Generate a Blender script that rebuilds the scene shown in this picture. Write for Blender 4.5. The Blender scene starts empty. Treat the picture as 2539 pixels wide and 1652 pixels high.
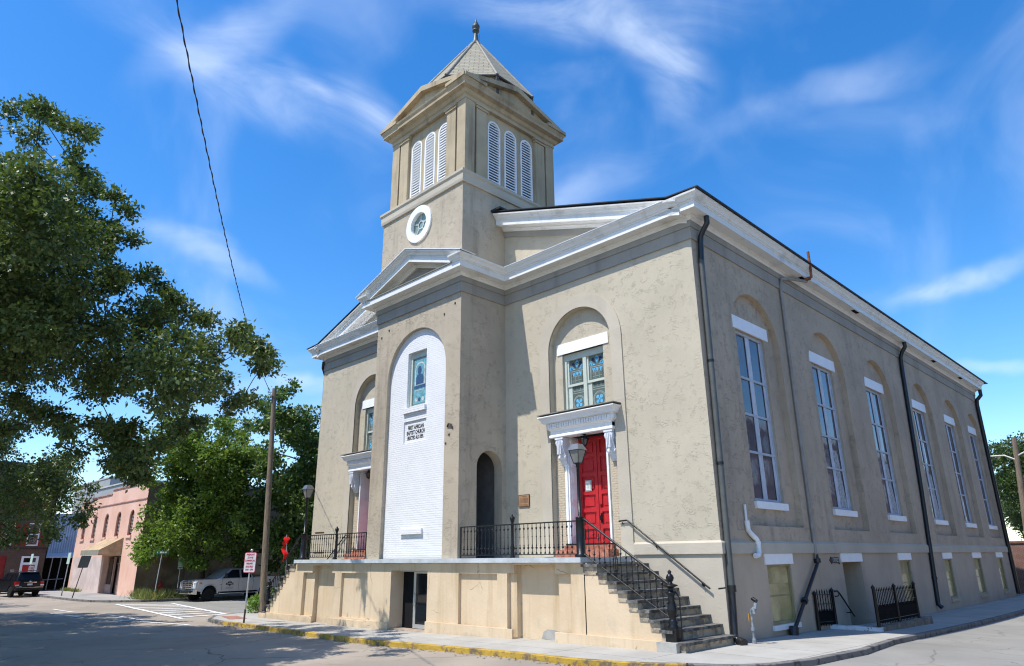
import bpy, bmesh, math, random
import numpy as np
from mathutils import Vector, Matrix
from mathutils.geometry import tessellate_polygon
random.seed(7)
D = bpy.data
sc = bpy.context.scene
COL = sc.collection
R = math.radians
PI = math.pi

# ------------------------------------------------------------------ camera
cam_d = D.cameras.new('camera')
cam_d.sensor_width = 36.0
cam_d.lens = 24.03
cam_d.clip_start = 0.1
cam_d.clip_end = 2000
cam = D.objects.new('camera', cam_d)
COL.objects.link(cam)
_yaw, _pit, _rol = R(44.994), R(18.178), R(-0.525)
_fw = Vector((-math.sin(_yaw)*math.cos(_pit), math.cos(_yaw)*math.cos(_pit), math.sin(_pit)))
_rt = Vector((math.cos(_yaw), math.sin(_yaw), 0))
_up = _rt.cross(_fw)
_r2 = _rt*math.cos(_rol) + _up*math.sin(_rol)
_u2 = _up*math.cos(_rol) - _rt*math.sin(_rol)
cam.matrix_world = Matrix(((_r2.x, _u2.x, -_fw.x, 9.391), (_r2.y, _u2.y, -_fw.y, -17.036),
                           (_r2.z, _u2.z, -_fw.z, 1.944), (0, 0, 0, 1)))
sc.camera = cam

# ------------------------------------------------------------------ light
SUN = Vector((-0.274, -1.0, 1.88)).normalized()
sun_d = D.lights.new('sun', 'SUN')
sun_d.energy = 4.9
sun_d.angle = R(0.5)
sun_d.color = (1.0, 0.962, 0.90)
sun = D.objects.new('sun', sun_d)
COL.objects.link(sun)
sun.rotation_euler = SUN.to_track_quat('Z', 'Y').to_euler()
sc.view_settings.view_transform = 'Standard'
sc.view_settings.look = 'None'
sc.view_settings.exposure = 0.22
sc.view_settings.gamma = 1.0
sc.view_settings.use_curve_mapping = False
sc.cycles.max_bounces = 4
sc.cycles.diffuse_bounces = 3
sc.cycles.use_light_tree = False
sc.cycles.caustics_reflective = False
sc.cycles.caustics_refractive = False
sc.cycles.filter_width = 1.15
sc.cycles.transparent_max_bounces = 8

world = D.worlds.new('World')
sc.world = world
world.use_nodes = True
wn, wl = world.node_tree.nodes, world.node_tree.links
wn.clear()
def W(t, **k):
    n = wn.new(t)
    for a, b in k.items():
        setattr(n, a, b)
    return n
def wmath(op, a, b=None, clamp=False):
    n = W('ShaderNodeMath', operation=op, use_clamp=clamp)
    for i, x in enumerate((a, b)):
        if x is None: continue
        if isinstance(x, (int, float)): n.inputs[i].default_value = x
        else: wl.new(x, n.inputs[i])
    return n.outputs[0]
w_out = W('ShaderNodeOutputWorld')
w_bg = W('ShaderNodeBackground')
w_bg.inputs['Strength'].default_value = 0.15
sky = W('ShaderNodeTexSky', sky_type='NISHITA')
sky.sun_disc = False
sky.sun_elevation = math.asin(SUN.z)
sky.sun_rotation = math.atan2(SUN.x, SUN.y)
sky.altitude = 20
sky.air_density = 1.0
sky.dust_density = 0.35
sky.ozone_density = 2.2
w_hs = W('ShaderNodeHueSaturation')
w_hs.inputs['Saturation'].default_value = 1.38
w_hs.inputs['Value'].default_value = 1.42
w_hs.inputs['Hue'].default_value = 0.504
wl.new(sky.outputs[0], w_hs.inputs['Color'])
w_tc = W('ShaderNodeTexCoord')
w_dir = w_tc.outputs['Generated']
# thin cirrus: each wisp is a soft patch of sky (direction, long axis, short axis, strength)
WISPS = [((-0.753,0.292,0.589),(0.047,0.172,-0.025),(-0.033,-0.002,-0.041),0.55),
 ((-0.746,0.24,0.621),(0.07,0.052,0.064),(-0.005,0.023,-0.015),0.55),
 ((-0.447,0.581,0.68),(0.143,0.14,-0.026),(-0.022,0.019,-0.03),0.75),
 ((-0.387,0.68,0.623),(0.018,0.058,-0.052),(-0.037,-0.006,-0.016),0.80),
 ((-0.217,0.81,0.545),(0.099,0.032,-0.008),(-0.003,0.013,-0.02),0.40),
 ((-0.468,0.718,0.514),(0.129,0.066,0.025),(-0.002,0.015,-0.022),0.50),
 ((-0.874,0.295,0.386),(0.015,0.075,-0.025),(-0.008,-0.003,-0.016),0.95),
 ((-0.167,0.93,0.327),(0.106,0.012,0.02),(0.001,0.006,-0.017),0.85),
 ((-0.863,0.438,0.252),(0.043,0.076,0.014),(-0.002,0.004,-0.015),0.85),
 ((-0.69,0.421,0.589),(0.002,0.06,-0.041),(-0.021,-0.011,-0.017),0.50),
 ((-0.152,0.973,0.172),(0.048,0.008,-0.001),(-0.001,0.002,-0.01),0.60),
 ((-0.69,0.351,0.633),(0.002,0.037,-0.019),(-0.01,-0.005,-0.009),0.40),
 ((-0.58,0.635,0.511),(0.064,0.072,-0.017),(-0.018,0.008,-0.031),0.45)]
w_warp = W('ShaderNodeTexNoise'); w_warp.inputs['Scale'].default_value = 5.0; w_warp.inputs['Detail'].default_value = 4
wl.new(w_dir, w_warp.inputs['Vector'])
w_sub = W('ShaderNodeVectorMath', operation='SUBTRACT'); wl.new(w_warp.outputs['Color'], w_sub.inputs[0]); w_sub.inputs[1].default_value = (.5, .5, .5)
w_scl = W('ShaderNodeVectorMath', operation='SCALE'); wl.new(w_sub.outputs[0], w_scl.inputs[0]); w_scl.inputs['Scale'].default_value = 0.11
w_add = W('ShaderNodeVectorMath', operation='ADD'); wl.new(w_dir, w_add.inputs[0]); wl.new(w_scl.outputs[0], w_add.inputs[1])
w_d2 = w_add.outputs[0]
def wdot(vec, b):
    n = W('ShaderNodeVectorMath', operation='DOT_PRODUCT'); wl.new(vec, n.inputs[0]); n.inputs[1].default_value = b
    return n.outputs['Value']
def streak(a, b, c, k1, k2):
    # noise stretched along the wisp's own long axis
    A, B = Vector(a).normalized(), Vector(b).normalized()
    cx = W('ShaderNodeCombineXYZ')
    wl.new(wmath('MULTIPLY', wdot(w_dir, A), k1), cx.inputs[0]); wl.new(wmath('MULTIPLY', wdot(w_dir, B), k2), cx.inputs[1])
    wl.new(wdot(w_dir, c), cx.inputs[2])
    n = W('ShaderNodeTexNoise'); n.inputs['Scale'].default_value = 1.0; n.inputs['Detail'].default_value = 5; n.inputs['Roughness'].default_value = .55
    n.inputs['Distortion'].default_value = .7
    wl.new(cx.outputs[0], n.inputs['Vector'])
    m = W('ShaderNodeMapRange', interpolation_type='SMOOTHSTEP'); wl.new(n.outputs['Fac'], m.inputs['Value'])
    m.inputs['From Min'].default_value = .22; m.inputs['From Max'].default_value = .84
    return m.outputs[0]
STREAKS = [(Vector(WISPS[i][1]).normalized(), streak(WISPS[i][1], WISPS[i][2], WISPS[i][0], 5.0, 11.0)) for i in (0, 2, 7)]
tot = None
for c, a, b, s in WISPS:
    cv, av, bv = Vector(c), Vector(a), Vector(b)
    z = wmath('MAXIMUM', wdot(w_d2, cv.normalized()), .05)
    u = wmath('DIVIDE', wdot(w_d2, av/av.length_squared), z)
    v = wmath('DIVIDE', wdot(w_d2, bv/bv.length_squared), z)
    r = wmath('SQRT', wmath('ADD', wmath('MULTIPLY', u, u), wmath('MULTIPLY', v, v)))
    m = W('ShaderNodeMapRange', interpolation_type='SMOOTHERSTEP'); wl.new(r, m.inputs['Value'])
    m.inputs['From Min'].default_value = 1.6; m.inputs['From Max'].default_value = .0
    m.inputs['To Min'].default_value = 0; m.inputs['To Max'].default_value = s*(.85 if cv.z > .585 or s > .8 else .7)
    f = wmath('MULTIPLY', m.outputs[0], max(STREAKS, key=lambda q: abs(q[0].dot(av.normalized())))[1])
    tot = f if tot is None else wmath('ADD', tot, f)
# a faint veil of high cloud everywhere
veil = W('ShaderNodeTexNoise'); veil.inputs['Scale'].default_value = 3.1; veil.inputs['Detail'].default_value = 5; veil.inputs['Distortion'].default_value = 1.1
wl.new(w_dir, veil.inputs['Vector'])
vm = W('ShaderNodeMapRange', interpolation_type='SMOOTHSTEP'); wl.new(veil.outputs['Fac'], vm.inputs['Value'])
vm.inputs['From Min'].default_value = .46; vm.inputs['From Max'].default_value = .80; vm.inputs['To Max'].default_value = .26
tot = wmath('MINIMUM', wmath('ADD', tot, vm.outputs[0]), .9)
w_mix = W('ShaderNodeMix', data_type='RGBA')
wl.new(tot, w_mix.inputs['Factor']); wl.new(w_hs.outputs[0], w_mix.inputs['A'])
w_mix.inputs['B'].default_value = (5.8, 6.6, 7.8, 1)
wl.new(w_mix.outputs['Result'], w_bg.inputs['Color'])
wl.new(w_bg.outputs[0], w_out.inputs['Surface'])

# ------------------------------------------------------------------ helpers
class MB:
    """collects faces, then links them as ONE mesh object"""
    def __init__(s): s.v = []; s.f = []; s.m = []; s.sm = []
    def add(s, vs, fs, mi=0, smooth=False):
        k = len(s.v); s.v.extend([tuple(p) for p in vs])
        for f in fs:
            s.f.append(tuple(i+k for i in f)); s.m.append(mi); s.sm.append(smooth)
        return s
    def box(s, x0, x1, y0, y1, z0, z1, mi=0):
        x0, x1 = min(x0, x1), max(x0, x1); y0, y1 = min(y0, y1), max(y0, y1); z0, z1 = min(z0, z1), max(z0, z1)
        return s.add([(x0,y0,z0),(x1,y0,z0),(x1,y1,z0),(x0,y1,z0),(x0,y0,z1),(x1,y0,z1),(x1,y1,z1),(x0,y1,z1)],
              [(0,3,2,1),(4,5,6,7),(0,1,5,4),(1,2,6,5),(2,3,7,6),(3,0,4,7)], mi)
    def quad(s, a, b, c, d, mi=0): return s.add([a, b, c, d], [(0, 1, 2, 3)], mi)
    def prism(s, poly, fn, t0, t1, mi=0, smooth=False):
        n = len(poly)
        vs = [fn(a, b, t0) for a, b in poly] + [fn(a, b, t1) for a, b in poly]
        s.add(vs, [tuple(range(n-1, -1, -1)), tuple(range(n, 2*n))], mi)
        s.add(vs, [(i, (i+1) % n, n+(i+1) % n, n+i) for i in range(n)], mi, smooth)
        return s
    def holed(s, outer, holes, fn, t, mi=0):
        loops = [[Vector((a, b, 0)) for a, b in l] for l in [outer]+holes]
        flat = [p for l in loops for p in l]
        tri = tessellate_polygon(loops)
        return s.add([fn(p.x, p.y, t) for p in flat], [tuple(x) for x in tri], mi)
    def reveal(s, loop, fn, t0, t1, mi=0, close=True):
        n = len(loop); vs = [fn(a, b, t0) for a, b in loop]+[fn(a, b, t1) for a, b in loop]
        return s.add(vs, [(i, (i+1) % n, n+(i+1) % n, n+i) for i in range(n if close else n-1)], mi)
    def tube(s, pts, r, n=8, caps=True, mi=0, smooth=True):
        pts = [Vector(p) for p in pts]; rs = r if isinstance(r, (list, tuple)) else [r]*len(pts)
        k = len(s.v); prev = None; vs = []
        for i, p in enumerate(pts):
            d = (pts[min(i+1, len(pts)-1)]-pts[max(i-1, 0)])
            d = d.normalized() if d.length > 1e-9 else Vector((0, 0, 1))
            if prev is None:
                a = d.cross(Vector((0, 0, 1)) if abs(d.z) < .95 else Vector((0, 1, 0))).normalized()
            else:
                a = (prev - d*prev.dot(d)); a = a.normalized() if a.length > 1e-6 else d.orthogonal().normalized()
            prev = a; b = d.cross(a)
            for j in range(n):
                t = 2*PI*j/n + PI/n; vs.append(p+(a*math.cos(t)+b*math.sin(t))*rs[i])
        fs = []
        for i in range(len(pts)-1):
            for j in range(n):
                fs.append((i*n+j, i*n+(j+1) % n, (i+1)*n+(j+1) % n, (i+1)*n+j))
        s.add(vs, fs, mi, smooth)
        if caps: s.add(vs, [tuple(range(n-1, -1, -1)), tuple(range((len(pts)-1)*n, len(pts)*n))], mi)
        return s
    def lathe(s, prof, c=(0, 0, 0), n=12, mi=0, smooth=True, rot=0):
        vs = []; m = len(prof)
        for r_, z in prof:
            for j in range(n):
                t = 2*PI*j/n+rot; vs.append((c[0]+r_*math.cos(t), c[1]+r_*math.sin(t), c[2]+z))
        fs = [(i*n+j, i*n+(j+1) % n, (i+1)*n+(j+1) % n, (i+1)*n+j) for i in range(m-1) for j in range(n)]
        s.add(vs, fs, mi, smooth)
        return s.add(vs, [tuple(range(n-1, -1, -1)), tuple(range((m-1)*n, m*n))], mi)
    def disc(s, c, r, fn, t0, t1, n=16, mi=0):
        return s.prism([(c[0]+r*math.cos(2*PI*i/n), c[1]+r*math.sin(2*PI*i/n)) for i in range(n)], fn, t0, t1, mi)
    def mesh(s, name, mats):
        me = D.meshes.new(name); me.from_pydata(s.v, [], s.f)
        for m in (mats if isinstance(mats, (list, tuple)) else [mats]): me.materials.append(m)
        me.polygons.foreach_set('material_index', s.m); me.polygons.foreach_set('use_smooth', s.sm)
        me.update(); return me
    def build(s, name, mats, parent=None):
        o = D.objects.new(name, s.mesh(name, mats)); COL.objects.link(o)
        if parent is not None: attach(o, parent)
        return o

WORLD_LOC = {}
def attach(o, parent):
    o.parent = parent
    if parent.name in WORLD_LOC: o.matrix_parent_inverse = Matrix.Translation(WORLD_LOC[parent.name]).inverted()
def empty(name, loc, label, cat, group=None, world=True, rz=0):
    """an Empty at the thing's base; world=True: its parts are written in world coordinates"""
    o = D.objects.new(name, None); COL.objects.link(o)
    o.location = loc; o.rotation_euler = (0, 0, rz); o.empty_display_size = .3
    if world: WORLD_LOC[o.name] = Vector(loc)
    return tag(o, label, cat, group)
def tag(o, label, cat, group=None, kind=None):
    if label: o['label'] = label
    if cat: o['category'] = cat
    if group: o['group'] = group
    if kind: o['kind'] = kind
    return o
def lab(o, text): o['label'] = text; return o
def kids(o): return [c for c in D.objects if c.parent == o]
def copy_tree(o, parent=None):
    c = o.copy(); COL.objects.link(c)
    if parent is not None: c.parent = parent
    for ch in kids(o): copy_tree(ch, c)
    return c
def arch(cx, w, z0, zs, n=24, ry=None):
    r_ = w/2; ry = ry or r_
    return [(cx-r_, z0)] + [(cx-r_*math.cos(PI*i/n), zs+ry*math.sin(PI*i/n)) for i in range(n+1)] + [(cx+r_, z0)]
def rect(a0, a1, b0, b1): return [(a0, b0), (a1, b0), (a1, b1), (a0, b1)]
def front(y0): return lambda a, b, t: (a, y0+t, b)          # t goes into the wall (+y)
def side(x0): return lambda a, b, t: (x0-t, a, b)           # t goes into the wall (-x)
def mitre(path, closed=False):
    n = len(path); out = []
    for i in range(n):
        p = Vector(path[i]); 
        a = Vector(path[i-1]) if (i > 0 or closed) else None
        b = Vector(path[(i+1) % n]) if (i < n-1 or closed) else None
        n1 = None if a is None else (p-a).normalized(); n2 = None if b is None else (b-p).normalized()
        l1 = None if n1 is None else Vector((-n1.y, n1.x)); l2 = None if n2 is None else Vector((-n2.y, n2.x))
        if l1 is None: out.append(l2)
        elif l2 is None: out.append(l1)
        else:
            m = (l1+l2).normalized(); out.append(m/max(.2, m.dot(l1)))
    return out
def sweep(mb, prof, path, closed=False, mi=0, zf=None, cap=True):
    """profile [(outward, z)] along a plan path; outward is to the left of the path's direction"""
    nn = mitre(path, closed); k = len(prof); vs = []
    for p, m in zip(path, nn):
        for o, z in prof:
            x, y = p[0]+m.x*o, p[1]+m.y*o
            vs.append((x, y, z + (zf(x, y) if zf else 0)))
    L = len(path); fs = []
    for i in range(L if closed else L-1):
        j = (i+1) % L
        for q in range(k-1): fs.append((i*k+q, j*k+q, j*k+q+1, i*k+q+1))
    mb.add(vs, fs, mi)
    if cap and not closed: mb.add(vs, [tuple(range(k)), tuple(range((L-1)*k+k-1, (L-1)*k-1, -1))], mi)
    return mb
def hgt(x, y): return -.43+.28*math.exp(-((x-1)**2+(y+1)**2)/128)
def sheet(name, poly, off, mat, cuts=True, lo=-30, hi=36, step=2.0):
    """a sheet of ground that follows the slight rise at the church corner"""
    bm = bmesh.new(); bm.faces.new([bm.verts.new((x, y, 0)) for x, y in poly])
    if cuts:
        for ax in (0, 1):
            t = lo
            while t <= hi:
                co = (t, 0, 0) if ax == 0 else (0, t, 0); no = (1, 0, 0) if ax == 0 else (0, 1, 0)
                bmesh.ops.bisect_plane(bm, geom=bm.verts[:]+bm.edges[:]+bm.faces[:], plane_co=co, plane_no=no); t += step
    for v in bm.verts: v.co.z = hgt(v.co.x, v.co.y)+off
    bmesh.ops.recalc_face_normals(bm, faces=bm.faces)
    if sum(f.normal.z for f in bm.faces) < 0: bmesh.ops.reverse_faces(bm, faces=bm.faces)
    me = D.meshes.new(name); bm.to_mesh(me); bm.free(); me.materials.append(mat)
    o = D.objects.new(name, me); COL.objects.link(o); o['kind'] = 'structure'
    return o
FONT_CACHE = {}
def text_faces(mb, txt, fn, x, z, size, t0, t1, mi=0, align='CENTER', bold=.0, sx=1.0):
    """lettering as thin raised mesh"""
    cu = D.curves.new('lettering', 'FONT'); cu.body = txt; cu.size = size; cu.align_x = align; cu.align_y = 'CENTER'
    cu.resolution_u = 2; cu.offset = bold
    o = D.objects.new('lettering', cu); COL.objects.link(o)
    dg = bpy.context.evaluated_depsgraph_get(); dg.update()
    me = D.meshes.new_from_object(o.evaluated_get(dg))
    vs = [fn(x+v.co.x*sx, z+v.co.y, t0) for v in me.vertices]
    mb.add(vs, [tuple(p.vertices) for p in me.polygons], mi)
    D.objects.remove(o); D.curves.remove(cu); D.meshes.remove(me)
    return mb

# ------------------------------------------------------------------ materials
class NT:
    def __init__(s, name, rough=.8, spec=.3, metal=0.0):
        s.mat = D.materials.new(name); s.mat.use_nodes = True
        s.n = s.mat.node_tree.nodes; s.l = s.mat.node_tree.links
        s.b = s.n['Principled BSDF']
        s.b.inputs['Roughness'].default_value = rough; s.b.inputs['Specular IOR Level'].default_value = spec
        s.b.inputs['Metallic'].default_value = metal
        s.tc = s.n.new('ShaderNodeTexCoord')
        s.co = s.tc.outputs['Object']
    def put(s, x, sock):
        if isinstance(x, (int, float)): sock.default_value = x
        elif isinstance(x, tuple): sock.default_value = (*x[:3], 1) if len(sock.default_value) == 4 else x
        else: s.l.new(x, sock)
    def map(s, scale=(1, 1, 1), rot=(0, 0, 0), loc=(0, 0, 0), co=None):
        m = s.n.new('ShaderNodeMapping'); s.l.new(co or s.co, m.inputs[0])
        m.inputs['Scale'].default_value = scale; m.inputs['Rotation'].default_value = rot; m.inputs['Location'].default_value = loc
        return m.outputs[0]
    def noise(s, scale=5, detail=4, rough=.55, dist=0, co=None, out='Fac'):
        t = s.n.new('ShaderNodeTexNoise'); s.l.new(co or s.co, t.inputs['Vector'])
        t.inputs['Scale'].default_value = scale; t.inputs['Detail'].default_value = detail
        t.inputs['Roughness'].default_value = rough; t.inputs['Distortion'].default_value = dist
        return t.outputs[out]
    def voro(s, scale=5, feature='DISTANCE_TO_EDGE', co=None, out='Distance', rnd=1.0):
        t = s.n.new('ShaderNodeTexVoronoi'); t.feature = feature; s.l.new(co or s.co, t.inputs['Vector'])
        t.inputs['Scale'].default_value = scale; t.inputs['Randomness'].default_value = rnd
        return t.outputs[out]
    def brick(s, c1, c2, mortar, scale, w, h, m=.01, co=None, out='Color', off=.5):
        t = s.n.new('ShaderNodeTexBrick'); s.l.new(co or s.co, t.inputs['Vector'])
        s.put(c1, t.inputs['Color1']); s.put(c2, t.inputs['Color2']); s.put(mortar, t.inputs['Mortar'])
        t.inputs['Scale'].default_value = scale; t.inputs['Mortar Size'].default_value = m; t.inputs['Mortar Smooth'].default_value = .2
        t.inputs['Brick Width'].default_value = w; t.inputs['Row Height'].default_value = h; t.offset = off
        return t.outputs[out]
    def rng(s, x, a, b, c=0.0, d=1.0, smooth=True):
        m = s.n.new('ShaderNodeMapRange'); m.interpolation_type = 'SMOOTHSTEP' if smooth else 'LINEAR'; s.put(x, m.inputs['Value'])
        for k, v in zip(('From Min', 'From Max', 'To Min', 'To Max'), (a, b, c, d)): m.inputs[k].default_value = v
        return m.outputs[0]
    def math(s, op, a, b=0.0):
        m = s.n.new('ShaderNodeMath'); m.operation = op; s.put(a, m.inputs[0]); s.put(b, m.inputs[1]); return m.outputs[0]
    def mix(s, f, a, b, mode='MIX'):
        m = s.n.new('ShaderNodeMix'); m.data_type = 'RGBA'; m.blend_type = mode
        s.put(f, m.inputs['Factor']); s.put(a, m.inputs['A']); s.put(b, m.inputs['B']); return m.outputs['Result']
    def vadd(s, a, b):
        m = s.n.new('ShaderNodeVectorMath'); m.operation = 'ADD'; s.put(a, m.inputs[0]); s.put(b, m.inputs[1]); return m.outputs[0]
    def warp(s, scale, amt, co=None):
        n_ = s.noise(scale, 3, .5, 0, co, 'Color')
        m = s.n.new('ShaderNodeVectorMath'); m.operation = 'SUBTRACT'; s.l.new(n_, m.inputs[0]); m.inputs[1].default_value = (.5, .5, .5)
        k = s.n.new('ShaderNodeVectorMath'); k.operation = 'SCALE'; s.l.new(m.outputs[0], k.inputs[0]); k.inputs['Scale'].default_value = amt
        return s.vadd(co or s.co, k.outputs[0])
    def col(s, x): s.put(x, s.b.inputs['Base Color']); return s
    def rough(s, x): s.put(x, s.b.inputs['Roughness']); return s
    def bump(s, hgt_, dist=.01, strength=1.0):
        b = s.n.new('ShaderNodeBump'); s.l.new(hgt_, b.inputs['Height']); b.inputs['Distance'].default_value = dist; b.inputs['Strength'].default_value = strength
        s.l.new(b.outputs[0], s.b.inputs['Normal']); return s
MATS = {}
def plain(name, c, rough=.6, spec=.4, metal=0.0, var=.12, vs=3.0, bump=0.0, bs=40):
    """a plain coat with slight procedural unevenness"""
    if name in MATS: return MATS[name]
    t = NT(name, rough, spec, metal)
    n1 = t.noise(vs, 5, .6)
    lo = tuple(x*(1-var) for x in c); hi = tuple(min(1, x*(1+var)) for x in c)
    t.col(t.mix(t.rng(n1, .3, .7), lo, hi))
    if bump: t.bump(t.noise(bs, 4), bump)
    MATS[name] = t.mat; return t.mat
def stucco_mat(name, c, rough_amt=.012, scale=3.4, stain=.0, stain_c=(.16, .14, .11), patch=.10, dirt_or_shade=.17):
    t = NT(name, .9, .15)
    # skip-trowelled coat: short raised ridges, mostly level, over a fine sandy float
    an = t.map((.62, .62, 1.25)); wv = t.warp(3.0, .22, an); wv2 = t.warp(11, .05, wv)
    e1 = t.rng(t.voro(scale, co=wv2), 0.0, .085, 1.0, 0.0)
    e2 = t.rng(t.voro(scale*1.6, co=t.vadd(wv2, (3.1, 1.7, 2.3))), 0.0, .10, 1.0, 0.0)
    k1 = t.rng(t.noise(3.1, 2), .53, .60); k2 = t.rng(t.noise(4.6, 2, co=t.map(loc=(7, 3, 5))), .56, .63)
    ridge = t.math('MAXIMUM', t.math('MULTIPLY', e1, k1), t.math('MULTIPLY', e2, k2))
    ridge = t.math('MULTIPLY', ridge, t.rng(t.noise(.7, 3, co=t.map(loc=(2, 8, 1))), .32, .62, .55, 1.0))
    hgt_ = t.math('ADD', t.math('MULTIPLY', ridge, .75), t.math('MULTIPLY', t.noise(24, 4), .75))
    big = t.noise(.45, 5, .6)
    base = t.mix(t.rng(big, .32, .68), tuple(x*(1-patch) for x in c), tuple(min(1, x*(1+patch*.7)) for x in c))
    if stain:
        st = t.rng(t.noise(1.0, 6, .65, co=t.map((1.6, 1.6, .16))), .50, .72)
        base = t.mix(t.math('MULTIPLY', st, stain), base, stain_c)
    if rough_amt > .008: base = t.mix(t.math('MULTIPLY', ridge, dirt_or_shade), base, tuple(x*.42 for x in c))  # trowel ridges darkened: their small shadows are put into the colour
    t.col(base); t.bump(hgt_, rough_amt)
    return t.mat
C_STUC = (.49, .432, .328)
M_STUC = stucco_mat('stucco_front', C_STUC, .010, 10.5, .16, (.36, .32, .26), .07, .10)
M_STUC2 = stucco_mat('stucco_side', (.46, .372, .275), .014, 9.5, .45, (.27, .225, .18), dirt_or_shade=.24)  # dirtier side coat, also darkened and warmed to stand in for its shade
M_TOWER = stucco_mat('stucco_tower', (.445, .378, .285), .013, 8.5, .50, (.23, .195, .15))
M_BELF = stucco_mat('stucco_belfry', (.45, .365, .245), .004, 5.0, .65, (.17, .13, .085), .18)
M_SMOOTH = stucco_mat('smooth_render', (.49, .435, .345), .003, 2.0, .18, (.33, .30, .25))
M_SMOOTH2 = stucco_mat('smooth_render_side', (.46, .372, .28), .003, 2.0, .40, (.29, .245, .195))  # side render with the same shade tone put into its colour
M_FRIEZE = stucco_mat('smooth_frieze', (.33, .305, .265), .003, 2.0, .45, (.19, .175, .15))  # grey, dirty coat, darkened further in place of deeper cornice shade
def porch_mat():
    t = NT('porch_render', .85, .2)
    b = t.mix(t.rng(t.noise(.7, 5, .6), .3, .7), (.58, .445, .295), (.66, .52, .355))
    st = t.rng(t.noise(1.0, 6, .65, co=t.map((2.6, 2.6, .22))), .48, .72)
    b = t.mix(t.math('MULTIPLY', st, .50), b, (.40, .28, .14))
    sx = t.n.new('ShaderNodeSeparateXYZ'); t.l.new(t.co, sx.inputs[0])       # splashed dirt and peeling at the foot
    lo = t.rng(t.math('ADD', sx.outputs[2], t.math('MULTIPLY', t.noise(2.4, 6, .7), .9)), .30, .02, 0.0, .45)
    b = t.mix(lo, b, (.33, .26, .19))
    ck = t.math('MULTIPLY', t.rng(t.voro(.8, co=t.warp(1.4, .5)), 0.0, .012, 1.0, 0.0), t.rng(t.noise(.9, 2), .55, .62)); b = t.mix(t.math('MULTIPLY', ck, .6), b, (.16, .12, .09))
    gx = t.rng(t.noise(2.0, 5, .6, co=t.map(loc=(4, 4, 4))), .58, .72)
    b = t.mix(t.math('MULTIPLY', gx, .30), b, (.40, .36, .29))
    t.col(b); t.bump(t.noise(11, 5), .006); return t.mat
M_PORCH = porch_mat()
def white_mat(name='white_paint', c=(.80, .80, .79), dirt_or_shade=.25):
    t = NT(name, .5, .35)
    d = t.math('MAXIMUM', t.rng(t.noise(.9, 5, .6, co=t.map((1, 1, 2.2))), .50, .78), t.math('MULTIPLY', t.rng(t.noise(1.0, 5, .6, co=t.map((2.5, 2.5, .35))), .54, .76), .6))
    t.col(t.mix(t.math('MULTIPLY', d, dirt_or_shade), c, (.42, .39, .33))); t.bump(t.noise(9, 3), .001); return t.mat
M_WHITE = white_mat()
M_CORN = white_mat('cornice_paint', (.74, .73, .69), .65)
M_LINT = plain('lintel_paint', (.84, .84, .84), .5, .3, var=.03)
def brick_paint(name, c, v, axis='x', c3=None):
    t = NT(name, .75, .25)
    co = t.map((1, 1, 1), (R(90), 0, 0)) if axis == 'x' else t.map((1, 1, 1), (R(90), R(90), 0))
    wv = t.warp(1.6, .05, co)
    f = t.brick((1, 1, 1), (.6, .6, .6), (0, 0, 0), 1.0, .225, .075, .010, wv)
    base = t.mix(t.rng(t.noise(1.4, 5), .35, .7), tuple(x*.95 for x in c), c)
    if c3:
        pk = t.rng(t.noise(2.4, 5, .7), .62, .70); base = t.mix(t.math('MULTIPLY', pk, .8), base, c3)
    t.col(t.mix(v, base, f, 'MULTIPLY')); 
    t.bump(t.math('ADD', t.math('MULTIPLY', f, 1.0), t.math('MULTIPLY', t.noise(16, 4), .6)), .014); return t.mat
M_WBRICK = brick_paint('white_painted_brick', (.80, .80, .80), .05, 'x', (.66, .62, .52))
M_TBRICK = brick_paint('beige_painted_brick', (.55, .46, .34), .12, 'x', (.42, .24, .16))
def raw_brick(name, c1, c2, mortar, axis):
    t = NT(name, .9, .15)
    co = t.map((1, 1, 1), (R(90), 0, 0)) if axis == 'x' else t.map((1, 1, 1), (R(90), R(90), 0))
    f = t.brick(c1, c2, mortar, 1.0, .22, .073, .008, co)
    t.col(t.mix(t.rng(t.noise(1.2, 6, .65), .35, .75, 0, .35), f, tuple(x*.5 for x in c1))); t.bump(t.noise(18, 4), .006); return t.mat
M_RBRICK = raw_brick('red_brick', (.30, .12, .08), (.22, .09, .065), (.38, .33, .28), 'x')
M_BRNBRICK = raw_brick('brown_brick', (.13, .075, .055), (.095, .058, .046), (.16, .125, .10), 'y')
def louvre_mat():
    return plain('louvre_paint', (.80, .80, .80), .5, .3, var=.05)
M_LOUV = louvre_mat()
M_DARK = plain('dark_interior', (.012, .012, .013), .9, .1)
M_IRON = plain('black_iron_paint', (.008, .008, .009), .34, .35, var=.2, vs=9, bump=.002)
M_PIPE_B = plain('black_pipe_paint', (.012, .012, .013), .35, .5, var=.2)
M_PIPE_G = plain('grey_pipe_paint', (.085, .09, .085), .5, .4, var=.15)
M_STONE = plain('grey_slab_stone', (.46, .49, .50), .8, .2, var=.15, vs=2, bump=.008, bs=12)
def tread_mat():
    t = NT('dark_tread_stone', .75, .25)
    t.col(t.mix(t.rng(t.noise(5, 6, .65), .35, .7), (.045, .044, .042), (.20, .19, .17))); t.bump(t.noise(14, 5), .012); return t.mat
M_TREAD = tread_mat()
def riser_mat():
    t = NT('worn_stone_riser', .85, .2)
    w = t.rng(t.noise(3.0, 6, .7), .42, .62)
    t.col(t.mix(w, (.48, .385, .27), (.20, .175, .145))); t.bump(t.noise(9, 6), .02); return t.mat
M_RISER = riser_mat()
def door_red():
    t = NT('red_door_paint', .38, .45)
    t.col(t.mix(t.rng(t.noise(3, 5), .3, .7), (.42, .013, .019), (.52, .022, .028))); return t.mat
M_RED = door_red()
M_GLASS_D = plain('dark_glass', (.010, .012, .014), .04, .8, var=.1)
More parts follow.
